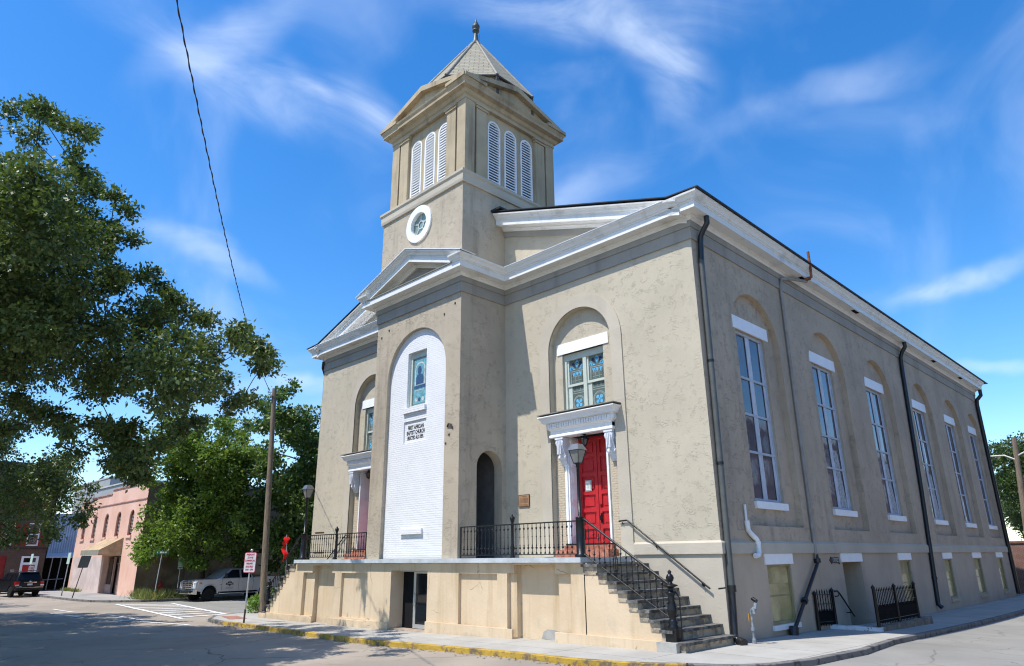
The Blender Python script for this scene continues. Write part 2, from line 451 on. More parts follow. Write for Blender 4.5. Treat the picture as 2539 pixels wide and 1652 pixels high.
def glass_mat(name, c, ior=1.6, rough=.04, wav=.006):
    t = NT(name, rough, .9); t.b.inputs['IOR'].default_value = ior
    t.col(t.mix(t.rng(t.noise(1.7, 3), .3, .7), tuple(x*.7 for x in c), c)); t.bump(t.noise(1.6, 2), wav); return t.mat
M_GLASS_S = glass_mat('tall_window_glass', (.085, .09, .115), 1.5, .05, .003)
M_GLASS_T = glass_mat('leaded_green_glass', (.15, .20, .18), 1.5, .06)
M_GLASS_Y = glass_mat('olive_blind_glass', (.46, .385, .175), 1.4, .12, .01)
M_LEAD = plain('lead_came', (.30, .33, .31), .6, .3)
M_BLUEG = plain('blue_leaded_glass', (.12, .42, .68), .15, .6, var=.25, vs=12)
M_TEALG = plain('teal_leaded_glass', (.14, .32, .34), .15, .6, var=.3, vs=10)
M_NAVYG = plain('navy_leaded_glass', (.035, .06, .13), .15, .6, var=.3, vs=10)
M_PALEG = plain('pale_leaded_glass', (.45, .50, .45), .2, .5, var=.3, vs=12)
M_SASH = plain('pale_sash_paint', (.50, .54, .47), .5, .35, var=.06)
M_SASHW = plain('grey_sash_paint', (.42, .46, .52), .5, .35, var=.08)
def slate_mat():
    t = NT('spire_slate', .75, .3)
    co = t.map((1, 1, 1)); b = t.brick((.34, .305, .22), (.27, .24, .17), (.10, .09, .07), 1.0, .42, .19, .011, t.tc.outputs['UV'])
    t.col(t.mix(t.rng(t.noise(1.3, 5), .35, .7, 0, .3), b, (.30, .28, .23))); t.bump(t.brick((1, 1, 1), (.8, .8, .8), (0, 0, 0), 1.0, .42, .19, .012, t.tc.outputs['UV']), .015); return t.mat
M_SLATE = slate_mat()
M_SLATE_D = plain('dark_slate', (.065, .065, .07), .7, .3, var=.3, vs=6)
M_MATTE = plain('matte_black_paint', (.007, .007, .007), .8, .08)
M_LEADF = plain('lead_flashing', (.24, .225, .185), .6, .35, var=.15, vs=4)
M_ROOF = plain('dark_metal_roof', (.022, .022, .024), .5, .4)
M_FLASH = plain('white_flashing', (.80, .80, .80), .4, .4, var=.08)
M_CONC = plain('old_concrete', (.36, .345, .31), .9, .15, var=.22, vs=1.4, bump=.008, bs=20)
M_BRONZE = plain('bronze_plaque', (.42, .24, .13), .5, .4, .3, var=.15, vs=8)
M_BRONZE_D = plain('bronze_letter', (.10, .05, .03), .5, .4)
M_ALU = plain('brushed_aluminium', (.55, .55, .53), .35, .5, .6, var=.06)
M_GALV = plain('galvanised_steel', (.46, .47, .47), .45, .5, .4, var=.15, vs=12)
M_BLACK = plain('black_lettering', (.012, .012, .012), .6, .3)

# ------------------------------------------------------------------ ground, roads, pavements
def road_mat(name, c1, c2, crack=.5, patch=None):
    t = NT(name, .9, .15)
    b = t.mix(t.rng(t.noise(.35, 6, .6), .3, .7), c1, c2)
    b = t.mix(t.rng(t.noise(60, 3), .3, .75, 0, .35), b, tuple(x*.55 for x in c1))
    wv = t.warp(.9, .9)
    cr = t.rng(t.voro(.22, co=wv), 0.0, .010, 1.0, 0.0)
    cr2 = t.rng(t.voro(.55, co=t.vadd(wv, (5., 2., 1.))), 0.0, .012, 1.0, 0.0)
    cr = t.math('MAXIMUM', t.math('MULTIPLY', cr, t.rng(t.noise(.6, 3), .42, .55)), t.math('MULTIPLY', cr2, t.rng(t.noise(.5, 3, co=t.map(loc=(3, 9, 1))), .54, .62)))
    b = t.mix(t.math('MULTIPLY', cr, crack), b, (.05, .045, .04))
    oil = t.math('MULTIPLY', t.rng(t.voro(.42, 'F1', co=t.warp(1.2, .8)), .20, .05), t.rng(t.noise(.5, 2, co=t.map(loc=(9, 2, 4))), .5, .6)); b = t.mix(t.math('MULTIPLY', oil, .35), b, (.08, .075, .07))
    st = t.rng(t.noise(.8, 6, .7, co=t.map((.35, 1.4, 1))), .55, .72)
    b = t.mix(t.math('MULTIPLY', st, .3), b, tuple(x*.55 for x in c1))
    if patch: b = t.mix(t.math('MULTIPLY', t.rng(t.noise(.13, 2, .4), .54, .58), .6), b, patch)
    t.col(b); t.bump(t.noise(45, 4), .006); return t.mat
M_ROAD = road_mat('worn_tan_road', (.31, .26, .205), (.38, .325, .26), .65, (.25, .22, .185))
M_ROAD2 = road_mat('grey_asphalt', (.25, .238, .21), (.315, .30, .265), .45)
M_GROUND = road_mat('far_ground', (.20, .19, .17), (.25, .24, .21), .2)
def walk_mat(name, c1, c2, joint):
    t = NT(name, .9, .15)
    b = t.mix(t.rng(t.noise(.8, 6, .6), .3, .7), c1, c2)
    b = t.mix(t.rng(t.noise(4.5, 6, .7), .58, .75, 0, .35), b, tuple(x*.6 for x in c1))
    f = t.brick((1, 1, 1), (.94, .94, .94), (.30, .28, .25), 1.0, joint, 1.75, .012, t.map(rot=(0, 0, R(1.5))), off=0)
    t.col(t.mix(.85, b, f, 'MULTIPLY')); t.bump(t.noise(30, 4), .004); return t.mat
M_WALK = walk_mat('concrete_pavement', (.355, .335, .295), (.425, .405, .36), 2.4)
M_WALK2 = walk_mat('far_pavement', (.30, .285, .265), (.37, .35, .325), 3.0)
def kerb_mat(name, c, wear, chip):
    t = NT(name, .8, .2)
    w = t.rng(t.noise(3.2, 6, .7), wear, wear+.13)
    b = t.mix(t.rng(t.noise(1.4, 4), .3, .7), tuple(x*.85 for x in c), c)
    t.col(t.mix(w, b, chip)); t.bump(t.noise(10, 5), .02); return t.mat
M_YEL = kerb_mat('worn_yellow_kerb_paint', (.47, .30, .05), .47, (.16, .125, .08))
M_KERB = kerb_mat('dark_kerb_stone', (.19, .18, .165), .50, (.07, .066, .06))
M_PAINT = kerb_mat('road_paint', (.76, .75, .71), .66, (.42, .38, .33))

base = sheet('ground', [(-420, -420), (420, -420), (420, 420), (-420, 420)], -.150, M_GROUND)
road = sheet('road', [(-110, -30), (40, -30), (40, 0.2), (2.0, 0.2), (-24.9, 0.0), (-39.8, 0.0), (-110, 0.0)], -.130, M_ROAD)
sheet('side_street', [(-39.6, -.9), (-24.6, -.9), (-24.6, 90), (-39.6, 90)], -.124, M_ROAD2)
sheet('side_street', [(1.4, -4.6), (4.5, -9), (40, -12), (40, 120), (1.4, 120)], -.124, M_ROAD2)
def offset(path, d):
    return [(p[0]+m.x*d, p[1]+m.y*d) for p, m in zip(path, mitre(path))]
def arc(cx, cy, r, a0, a1, n=8):
    return [(cx+r*math.cos(R(a0+(a1-a0)*i/n)), cy+r*math.sin(R(a0+(a1-a0)*i/n))) for i in range(n+1)]
def dense(path, d=.6):
    o = []
    for a, b in zip(path, path[1:]):
        n = max(1, int(math.dist(a, b)/d))
        o += [(a[0]+(b[0]-a[0])*i/n, a[1]+(b[1]-a[1])*i/n) for i in range(n)]
    return o+[path[-1]]
def kerb(name, path, mat, drop=.16, w=.16):
    """path runs so that the road lies on its left"""
    mb = MB(); sweep(mb, [(0, -drop), (0, -.012), (-.014, .002), (-w, .002), (-w, -.12)], dense(path), zf=hgt)
    o = mb.build(name, mat); o['kind'] = 'structure'; return o
k_yel = [(.95, -3.62), (.4, -3.98), (-.5, -4.3), (-1.4, -4.45), (-4, -4.42), (-9.3, -4.62), (-14.5, -4.30), (-18.7, -4.12), (-20.4, -4.20)]
k_corner = [(2.42, 60), (2.42, 21), (2.45, 11), (2.55, 4), (2.80, 1.2), (2.62, -1.3), (2.30, -2.45), (1.95, -3.0), (1.5, -3.36), (.97, -3.61)]
k_west = [(-20.42, -4.20), (-22.2, -4.0), (-23.6, -3.2), (-24.5, -1.8), (-24.75, -.2), (-24.75, 40)]
kerb('kerb', k_corner, M_KERB); kerb('kerb', k_yel, M_YEL); kerb('kerb', k_west[3:], M_KERB)
kerb('kerb', k_west[:4], M_KERB, .14)
inn = offset(k_corner, -.158)[:-1] + offset(k_yel, -.158)[:-1] + offset(k_west, -.158)
sheet('sidewalk', inn + [(-21.0, 40), (-21.0, .2), (.02, .2), (.02, 60)], -.002, M_WALK)
sheet('dirt_verge', [(-24.55, -.6), (-23.2, -.5), (-22.9, 2), (-22.9, 30), (-24.55, 30)], .006, plain('bare_dirt', (.20, .14, .09), .95, .1, var=.3, vs=4, bump=.02, bs=14))
f_k = [(-40.1, 60), (-40.1, 1.2), (-40.4, -.9), (-41.6, -2.2), (-43.4, -3.1), (-46, -3.4), (-62.5, -3.6)]
kerb('kerb', f_k, M_KERB)
fi = offset(f_k, -.158)
sheet('sidewalk', fi + [(-62.5, 1.0), (-46.2, 1.0), (-46.2, 60)], -.002, M_WALK2)
sheet('sidewalk', [(-63.0, -3.6), (-66.2, -3.6), (-66.2, -26), (-63.0, -26)], -.03, M_WALK2)
# painted road markings
mk = MB()
def strip(a, b, w, z=-.112):
    a, b = Vector((*a, 0)), Vector((*b, 0)); d = (b-a).normalized(); n = Vector((-d.y, d.x, 0))*w/2
    q = [a-n, b-n, b+n, a+n]; mk.quad(*[(p.x, p.y, hgt(p.x, p.y)+z) for p in q])
A0, A1, B0, B1 = (-39.3, -2.65), (-24.6, -4.15), (-37.0, -.15), (-24.7, -1.85)
strip(A0, A1, .22); strip(B0, B1, .22)
for i in range(8):
    t = (i+.6)/8.2
    strip((A0[0]+(A1[0]-A0[0])*t, A0[1]+(A1[1]-A0[1])*t+.12), (B0[0]+(B1[0]-B0[0])*t, B0[1]+(B1[1]-B0[1])*t-.12), .36)
strip((-30.2, -5.6), (-25.0, -5.6), .16); strip((-26.6, -6.5), (-21.2, -5.15), .18); strip((-33.4, -7.3), (-29, -6.95), .16)
strip((-37.3, -6.4), (-33.5, -6.3), .14)
o = mk.build('road_markings', M_PAINT); o['kind'] = 'structure'
# brick paving of the kerb ramp at the far corner of the church pavement
sheet('ramp_paving', [(-23.0, -3.1), (-21.0, -3.6), (-20.8, -2.9), (-22.7, -2.5)], .004, plain('ramp_brick', (.33, .17, .13), .9, .1, var=.25, vs=6))

# ------------------------------------------------------------------ the church
CH = empty('church', (-10.58, 15.0, -.43), 'large beige stucco church with a square belfry, slate spire and red door', 'church')
XL, XR, B1x, B2x, YB, LEN = -21.17, 0.0, -8.0, -13.17, -2.19, 33.85
XC = (XL+XR)/2
fr, sd = front(0), side(0)
FCX, FR, FS = -4.49, 1.33, 8.66          # front arched recess
def rake_z(x):                            # underside of the roof along the gable
    d = abs(x-XC); return 12.10+.326*(-XC-.35-d)
# walls -------------------------------------------------------------
wb = MB()
aR = arch(FCX, 2*FR, 1.93, FS); aL = arch(2*XC-FCX, 2*FR, 1.93, FS)
wb.holed([(XL, -.9), (XR, -.9), (XR, 11.95), (XC, rake_z(XC)-.1), (XL, 11.95)], [aR, aL], fr, 0)
wb.reveal(aR, fr, 0, .22); wb.reveal(aL, fr, 0, .22)
win_f = rect(-5.42, -3.66, 6.5, 8.57); door_f = rect(-5.22, -3.70, 2.33, 5.70)
mir = lambda l: [(2*XC-a, b) for a, b in l]
for A_, ws in ((aR, [win_f, door_f]), (aL, [mir(win_f), mir(door_f)])):
    wb.holed(A_, ws, fr, .22)
    wb.reveal(ws[0], fr, .22, .34)
wb.build('wall', M_STUC, CH)
SW = [(3.60, 3.45), (9.47, 9.15), (15.2, 14.85), (21.6, 21.3), (27.0, 26.75), (32.1, 31.8)]
SWC = [3.60, 9.45, 15.10, 21.45, 26.95, 31.80]
SRAD = 1.72
ws = MB(); holes = [arch(c, 2*SRAD*(1 if k < 5 else .93), 2.75, 8.42) for k, c in enumerate(SWC)]
bas = [(2.45, 4.0, .10, 1.68), (8.02, 9.72, -.9, 1.69), (13.85, 15.2, .10, 1.70), (20.0, 21.25, .02, 1.71), (25.25, 26.75, -.02, 1.71), (30.4, 31.7, -.05, 1.70)]
ws.holed([(0, 2.2), (LEN, 2.2), (LEN, 11.95), (0, 11.95)], holes, sd, 0)
swin = []
for k, (c, h_) in enumerate(zip(SWC, holes)):
    ws.reveal(h_, sd, 0, .20)
    w = rect(c-.98, c+.98, 3.47, 8.82); swin.append(w); ws.holed(h_, [w], sd, .20); ws.reveal(w, sd, .20, .34)
ws.build('side_wall', M_STUC2, CH)
wf = MB(); bh = [rect(*b) for b in bas]
bh[1] = rect(8.02, 9.72, -.85, 1.69)
wf.holed([(0, -.95), (LEN, -.95), (LEN, 2.2), (0, 2.2)], bh, sd, 0)
for k, b in enumerate(bh): wf.reveal(b, sd, 0, .24 if k != 1 else 2.4)
wf.box(XL+.02, -.02, LEN-.02, LEN, -.9, 11.9); wf.box(XL, XL+.05, .02, LEN, -.9, 11.9)
wf.build('foundation_wall', M_SMOOTH2, CH)
sw_ = MB(); sw_.prism(rect(-2.75, -.001, -.9, 1.995), fr, -.006, -.001); sw_.build('stair_wall', M_SMOOTH, CH)
# arch surrounds, brick cheeks beside the doors
for m in (False, True):
    sb = MB()
    out = arch(FCX, 3.52, 1.95, FS+.02); inn_ = arch(FCX, 2*FR+.01, 1.94, FS)
    if m: out, inn_ = mir(out), mir(inn_)
    sb.holed(out + [], [inn_], fr, -.045); sb.reveal(out, fr, -.045, .01, close=False)
    sb.build('arch_surround', M_SMOOTH, CH)
for m in (False, True):
    for a0, a1 in ((-5.815, -5.385), (-3.56, -3.165)):
        tb = MB(); l = rect(a0, a1, 1.95, 5.6); l = mir(l)[::-1] if m else l
        tb.prism(l, fr, .205, .215); tb.build('brick_cheek', M_TBRICK, CH)
# front bay / tower shaft ---------------------------------------------
ty = MB(); fb = front(YB)
PA = arch(XC+.04, 3.54, 1.93, 8.46); PW = rect(-11.22, -10.09, 7.25, 9.40)
ty.holed([(B2x, 1.6), (B1x, 1.6), (B1x, 15.52), (B2x, 15.52)], [PA, [(-10.63+.80*math.cos(i*PI/12), 14.66+.78*math.sin(i*PI/12)) for i in range(24)]], fb, 0)
ty.reveal(PA, fb, 0, .15)
SA = arch(-.79, 1.20, 1.93, 4.86)
sr = side(B1x)
ty.holed([(YB, 1.6), (2.95, 1.6), (2.95, 15.52), (YB, 15.52)], [SA], sr, 0); ty.reveal(SA, sr, 0, .40)
ty.quad((B2x, YB, 1.6), (B2x, 2.95, 1.6), (B2x, 2.95, 15.52), (B2x, YB, 15.52))
ty.quad((B2x, 2.95, 11), (B1x, 2.95, 11), (B1x, 2.95, 15.52), (B2x, 2.95, 15.52))
ty.build('tower_wall', M_TOWER, CH)
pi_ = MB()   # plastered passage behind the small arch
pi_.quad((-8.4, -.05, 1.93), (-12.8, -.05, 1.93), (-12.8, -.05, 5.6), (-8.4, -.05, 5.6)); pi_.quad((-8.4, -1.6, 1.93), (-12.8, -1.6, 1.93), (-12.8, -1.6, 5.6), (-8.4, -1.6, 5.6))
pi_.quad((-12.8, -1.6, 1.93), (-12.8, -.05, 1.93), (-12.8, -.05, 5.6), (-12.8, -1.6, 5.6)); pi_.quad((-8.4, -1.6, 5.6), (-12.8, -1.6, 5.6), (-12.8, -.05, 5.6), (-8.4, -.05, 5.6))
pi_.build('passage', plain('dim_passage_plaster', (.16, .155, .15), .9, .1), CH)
wp = MB(); fp = front(YB+.15)
PL = rect(-11.34, -10.0, 5.95, 6.76)
wp.holed(PA, [PW, PL], fp, 0); wp.reveal(PW, fp, 0, .16); wp.reveal(PL, fp, 0, .05); wp.prism(PL, fp, .05, .07)
wp.box(-11.36, -10.02, YB+.06, YB+.15, 7.06, 7.25); wp.box(-11.25, -10.0, YB+.06, YB+.15, 2.74, 2.92)
wp.build('painted_brick_panel', M_WBRICK, CH)
ins = MB()
for i, l in enumerate(('FIRST AFRICAN', 'BAPTIST CHURCH', 'ERECTED A.D.1859.')):
    text_faces(ins, l, front(YB+.196), -10.67, 6.51-i*.19, (.20, .20, .19)[i], 0, 0, bold=.008, sx=(.70, .66, .60)[i])
ins.build('inscription', M_BLACK, CH)
# bay window
bw = MB(); fw_ = front(YB+.15+.13)
for l in (rect(-11.22, -11.10, 7.25, 9.40), rect(-10.20, -10.09, 7.25, 9.40), rect(-11.10, -10.20, 7.25, 7.36), rect(-11.10, -10.20, 9.18, 9.40)): bw.prism(l, fw_, 0, .06)
bwo = bw.build('window', M_SASH, CH); lab(bwo, 'narrow stained glass window in the white brick arch')
pb = MB(); pb.prism(rect(-11.10, -10.20, 7.36, 9.18), fw_, .03, .045, 0)
cx_, f2 = -10.66, fw_
def lay(mb, poly, k, mi): mb.prism(poly, f2, .03-.004*k, .03-.004*k+.003, mi)
lay(pb, rect(-11.02, -10.28, 7.42, 9.10), 1, 1)
lay(pb, arch(cx_, .62, 8.12, 8.70, 14), 2, 2); lay(pb, arch(cx_, .50, 8.14, 8.70, 14), 3, 3)
lay(pb, [(cx_-.22, 8.15), (cx_-.22, 8.42), (cx_-.15, 8.52), (cx_+.15, 8.52), (cx_+.22, 8.42), (cx_+.22, 8.15)], 4, 4)
lay(pb, [(cx_-.02+.12*math.cos(i*PI/7), 8.68+.17*math.sin(i*PI/7)) for i in range(14)], 4, 4)
lay(pb, rect(cx_-.34, cx_+.34, 7.98, 8.10), 2, 4); lay(pb, rect(cx_-.28, cx_+.28, 7.90, 7.93), 2, 2)
lay(pb, rect(cx_-.34, cx_+.34, 7.68, 7.82), 2, 3)
for dx in (-.2, 0, .2): lay(pb, [(cx_+dx+.08*math.cos(i*PI/5), 7.56+.08*math.sin(i*PI/5)) for i in range(10)], 2, 4 if dx == 0 else 2)
pb.build('pane', [M_GLASS_T, M_TEALG, M_PALEG, M_TEALG, M_NAVYG], bwo)
# round window
rw = MB(); rc = (-10.63, 14.66); ring = lambda r, n=32: [(rc[0]+r*math.cos(2*PI*i/n), rc[1]+r*.985*math.sin(2*PI*i/n)) for i in range(n)]
rw.holed(ring(.80), [ring(.50)], fb, -.07); rw.reveal(ring(.80), fb, -.07, .02); rw.reveal(ring(.50), fb, -.07, .10)
rwo = rw.build('round_window', M_WHITE, CH)
rp = MB(); rp.prism(ring(.51), fb, .09, .10); rp.build('pane', glass_mat('round_green_glass', (.22, .32, .30), 1.5, .06), rwo)
rm = MB(); rm.holed(ring(.19, 20), [ring(.14, 20)], fb, .06); rm.reveal(ring(.19, 20), fb, .06, .09)
for k in range(5):
    a = R(90+72*k); p = [(rc[0]+math.cos(a)*.19, rc[1]+math.sin(a)*.19), (rc[0]+math.cos(a)*.5, rc[1]+math.sin(a)*.5)]
    n_ = (-math.sin(a)*.02, math.cos(a)*.02); rm.prism([(p[0][0]-n_[0], p[0][1]-n_[1]), (p[1][0]-n_[0], p[1][1]-n_[1]), (p[1][0]+n_[0], p[1][1]+n_[1]), (p[0][0]+n_[0], p[0][1]+n_[1])], fb, .055, .09)
rm.build('muntin', M_SASH, rwo)
# entablature -------------------------------------------------------------
PATH = [(XR, LEN), (XR, 0), (B1x, 0), (B1x, YB), (B2x, YB), (B2x, 0), (XL, 0), (XL, LEN)]
fz = MB()
sweep(fz, [(.0, 11.02), (.05, 11.02), (.05, 11.40), (.0, 11.40)], PATH)
sweep(fz, [(.0, 11.401), (.085, 11.401), (.085, 11.62), (.0, 11.62)], PATH)
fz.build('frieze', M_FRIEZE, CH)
PROF_LOW = [(.0, 11.60), (.10, 11.60), (.12, 11.66), (.19, 11.70), (.19, 11.735), (.50, 11.735), (.50, 11.95), (0, 11.95)]
PROF_CROWN = [(0, 11.94), (.52, 11.94), (.52, 11.98), (.56, 12.0), (.60, 12.08), (.67, 12.14), (.68, 12.20), (.0, 12.30)]
cb = MB(); sweep(cb, PROF_LOW, PATH)
sweep(cb, PROF_CROWN, PATH[:4]+[(B1x-.001, YB)]); sweep(cb, PROF_CROWN, [(B2x+.001, YB)]+PATH[4:])
cb.build('cornice', M_CORN, CH)
fl = MB(); sweep(fl, [(-.02, 12.322), (.70, 12.212), (.70, 12.195), (.69, 12.195)], [(-.45, 0), (B1x, 0)]); fl.build('flashing', M_FLASH, CH); fl = MB(); sweep(fl, [(-.02, 12.322), (.70, 12.212), (.70, 12.195), (.69, 12.195)], [(B2x, 0), (XL, 0)])
fl.build('flashing', M_FLASH, CH)
# sloping cornices (gable behind, small pediment on the bay)
def raking(mb, prof, x0, x1, y0, zf):
    n = len(prof); vs = [(x, y0-o, zf(x)+z) for x in (x0, x1) for o, z in prof]
    mb.add(vs, [(i, i+1, n+i+1, n+i) for i in range(n-1)]); mb.add(vs, [tuple(range(n-1, -1, -1)), tuple(range(n, 2*n))])
def rk(prof, dz): return [(o, z-dz) for o, z in prof]
FULL = [(0, -.58), (.10, -.58), (.12, -.53), (.19, -.49), (.19, -.455), (.50, -.455), (.50, -.24), (.52, -.24), (.52, -.20), (.56, -.18), (.60, -.10), (.67, -.05), (.68, .0), (0, .06)]
gz = lambda x: 12.20+.326*(-XC-.35-abs(x-XC))
gc = MB(); raking(gc, FULL, -.02, B1x+.02, 0, gz); gc.build('gable_cornice', M_CORN, CH); gc = MB(); raking(gc, FULL, XL+.02, B2x-.02, 0, gz)
gf = [(0, -.80), (.07, -.80), (.07, -.578), (0, -.578)]
gc.build('gable_cornice', M_CORN, CH)
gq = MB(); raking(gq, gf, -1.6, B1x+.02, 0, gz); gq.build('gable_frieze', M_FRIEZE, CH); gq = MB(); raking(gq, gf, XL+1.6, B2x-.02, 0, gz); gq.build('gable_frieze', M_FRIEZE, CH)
bz = lambda x: 12.22+.335*(3.25-abs(x-XC))
bp = MB()
for s_, x1 in ((1, B1x), (-1, B2x)):
    F2 = [(o*.992, z) for o, z in FULL]; n = len(F2); vs = [(XC, YB-o, bz(XC)+z) for o, z in F2]+[(x1+s_*o, YB-o, bz(x1+s_*o)+z) for o, z in F2]      # mitred at the outer corner
    bp.add(vs, [(i, i+1, n+i+1, n+i) for i in range(n-1)])
bp.build('bay_pediment_cornice', M_CORN, CH)
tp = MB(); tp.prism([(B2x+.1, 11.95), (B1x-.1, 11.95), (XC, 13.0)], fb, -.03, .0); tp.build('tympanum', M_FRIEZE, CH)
lg = MB(); lg.box(B2x-.1, B1x+.1, YB-.54, YB-.03, 11.955, 11.99); lg.build('ledge', M_LEADF, CH)
# roof ---------------------------------------------------------------------
rf = MB()
for sx in (1, -1):
    q = lambda d: XC+sx*d                       # distance from the ridge
    half = abs(XC)
    prof = [(half+.76, 12.215), (half-.30, 12.262), (0, gz(XC)+.07)]
    for (d0, z0), (d1, z1) in zip(prof, prof[1:]):
        y0, y1 = -.70, LEN+.72
        rf.add([(q(d0), y0, z0), (q(d1), y0, z1), (q(d1), y1, z1), (q(d0), y1, z0), (q(d0), y0, z0+.035), (q(d1), y0, z1+.035), (q(d1), y1, z1+.035), (q(d0), y1, z0+.035)],
               [(0, 1, 2, 3), (4, 5, 6, 7), (0, 1, 5, 4), (0, 3, 7, 4), (2, 3, 7, 6)])
for s_, x1 in ((1, B1x+.74), (-1, B2x-.74)):
    rf.add([(XC, YB-.71, bz(XC)+.015), (x1, YB-.71, bz(x1)+.015), (x1, YB+.0, bz(x1)+.015), (XC, YB, bz(XC)+.015), (XC, YB-.71, bz(XC)+.04), (x1, YB-.71, bz(x1)+.04), (x1, YB, bz(x1)+.04), (XC, YB, bz(XC)+.04)],
           [(4, 5, 6, 7), (0, 1, 5, 4), (0, 1, 2, 3), (1, 2, 6, 5)], 1)
rf.quad((XR-1.2, -.05, 12.30), (XL+1.2, -.05, 12.30), (XL+1.2, -.69, 12.205), (XR-1.2, -.69, 12.205), 1)
fe = MB(); fe.box(B1x-.02, B1x+.42, -.74, -.60, 14.60, 14.78); 
rf.box(B1x+.0, B1x+.5, -.75, -.35, 14.72, 14.80)
rf.build('roof', [M_ROOF, M_FLASH], CH)
# soffit vents on the side
for y in (7.4, 12.6, 23.9, 29.2):
    v = MB(); v.box(.30, .44, y-.28, y+.28, 11.722, 11.733); v.build('soffit_vent', M_DARK, CH)
# water table -------------------------------------------------------------
wt = MB()
sweep(wt, [(0, 1.99), (.06, 1.99), (.06, 2.27), (.0, 2.33)], [(XR, LEN), (XR, 0), (-2.72, 0)])
wt.build('water_table', M_SMOOTH, CH)
# belt course and belfry ------------------------------------------------------
bt = MB(); BP = [(B1x, 2.95), (B1x, YB), (B2x, YB), (B2x, 2.95)]
sweep(bt, [(-.3, 15.50), (.07, 15.50), (.09, 15.60), (.09, 15.84), (.14, 15.90), (.14, 16.0), (-.5, 16.06)], BP, closed=True)
bt.build('belt_course', M_SMOOTH, CH)
X0, X1, Y0, Y1 = -12.98, -8.08, -2.05, 3.15
bf = MB(); YC2 = (Y0+Y1)/2; XC2 = (X0+X1)/2
lvf = [(-11.36, .66), (-10.45, .66), (-9.55, .66)]; lvs = [(-.39, .66), (.56, .66), (1.52, .66)]
lf = [arch(c, w, 16.12, 18.62) for c, w in lvf]; ls = [arch(c, w, 16.12, 18.75) for c, w in lvs]
ffb, fsb = front(Y0+.13), side(X1-.13)
bf.holed(rect(X0+.13, X1-.13, 16.0, 19.55), lf, ffb, 0); bf.holed(rect(Y0+.13, Y1-.13, 16.0, 19.55), ls, fsb, 0)
for l in lf: bf.reveal(l, ffb, 0, .18)
for l in ls: bf.reveal(l, fsb, 0, .18)
bf.box(X0+.13, X0+.2, Y0+.2, Y1-.13, 16, 19.55); bf.box(X0+.13, X1-.2, Y1-.2, Y1-.13, 16, 19.55)
def pil(a0, a1):
    for fn, A0_, A1_, top in ((front(Y0), X0, X1, 19.38), (side(X1), Y0, Y1, 19.38)):
        w_ = A1_-A0_
        for s_ in (0, 1):
            q0, q1 = (A0_+a0, A0_+a1) if s_ == 0 else (A1_-a1, A1_-a0)
            bf.prism(rect(q0, q1, 16.0, top), fn, 0, .2)
            yield fn, q0, q1
for fn, q0, q1 in pil(.60, 1.16):
    bf.prism(rect(q0-.05, q1+.05, 19.20, 19.30), fn, -.05, .1); bf.prism(rect(q0-.09, q1+.09, 19.305, 19.40), fn, -.09, .1)
for xx in (X0, X1-.50):
    for yy in (Y0, Y1-.50): bf.box(xx, xx+.50, yy, yy+.50, 16.0, 19.46)
bf.build('belfry_wall', M_BELF, CH)
en = MB(); EP = [(X1, Y1), (X1, Y0), (X0, Y0), (X0, Y1)]
sweep(en, [(-.2, 19.40), (.03, 19.40), (.03, 19.55), (.10, 19.60), (.16, 19.72), (.34, 19.78), (.34, 19.90), (.40, 20.0), (.42, 20.06), (-.3, 20.10)], EP, closed=True)
en.build('belfry_cornice', M_BELF, CH)
def ped(fn, a0, a1, s_):
    pdm = MB()
    zc, zb, ov = 21.02, 20.06, .46
    c = (a0+a1)/2
    for e in (a0-ov, a1+ov):
        l = [(e, zb-.02), (e, zb+.13), (c, zc+.06), (c, zc-.20)]
        pdm.prism(l, fn, -.40, .75)
    pdm.prism([(a0-.1, zb), (a1+.1, zb), (c, zc-.12)], fn, -.17, .1)
    pdm.build('belfry_pediment', M_BELF, CH)
ped(front(Y0), X0, X1, 0); ped(side(X1), Y0, Y1, 0)
ped(lambda a, b, t: (a, Y1-t, b), X0, X1, 0); ped(lambda a, b, t: (X0+t, a, b), Y0, Y1, 0)
for fn, cs, top in ((ffb, lvf, 18.62), (fsb, lvs, 18.75)):
    for c, w in cs:
        fm = MB(); o_ = arch(c, w+.05, 16.12, top); i_ = arch(c, w-.10, 16.14, top)
        fm.holed(o_, [i_], fn, -.02); fm.reveal(o_, fn, -.02, .02, close=False); fm.reveal(i_, fn, -.02, .1)
        lo = fm.build('louvre', M_LOUV, CH)
        bl = MB(); z = 16.18; r_ = w/2-.05
        while z < top+r_-.05:
            hw = r_ if z < top else math.sqrt(max(0, r_*r_-(z-top)**2))
            if hw > .05: bl.add([fn(c-hw, z, .0), fn(c+hw, z, .0), fn(c+hw, z+.045, .10), fn(c-hw, z+.045, .10), fn(c-hw, z+.05, .0), fn(c+hw, z+.05, .0), fn(c+hw, z+.065, .10), fn(c-hw, z+.065, .10)], [(0, 1, 2, 3), (4, 5, 6, 7), (0, 1, 5, 4)])
            z += .125
        bl.build('blade', M_LOUV, lo)
        dk = MB(); dk.prism(arch(c, w, 16.1, top), fn, .155, .17); dk.build('louvre_backing', M_DARK, CH)
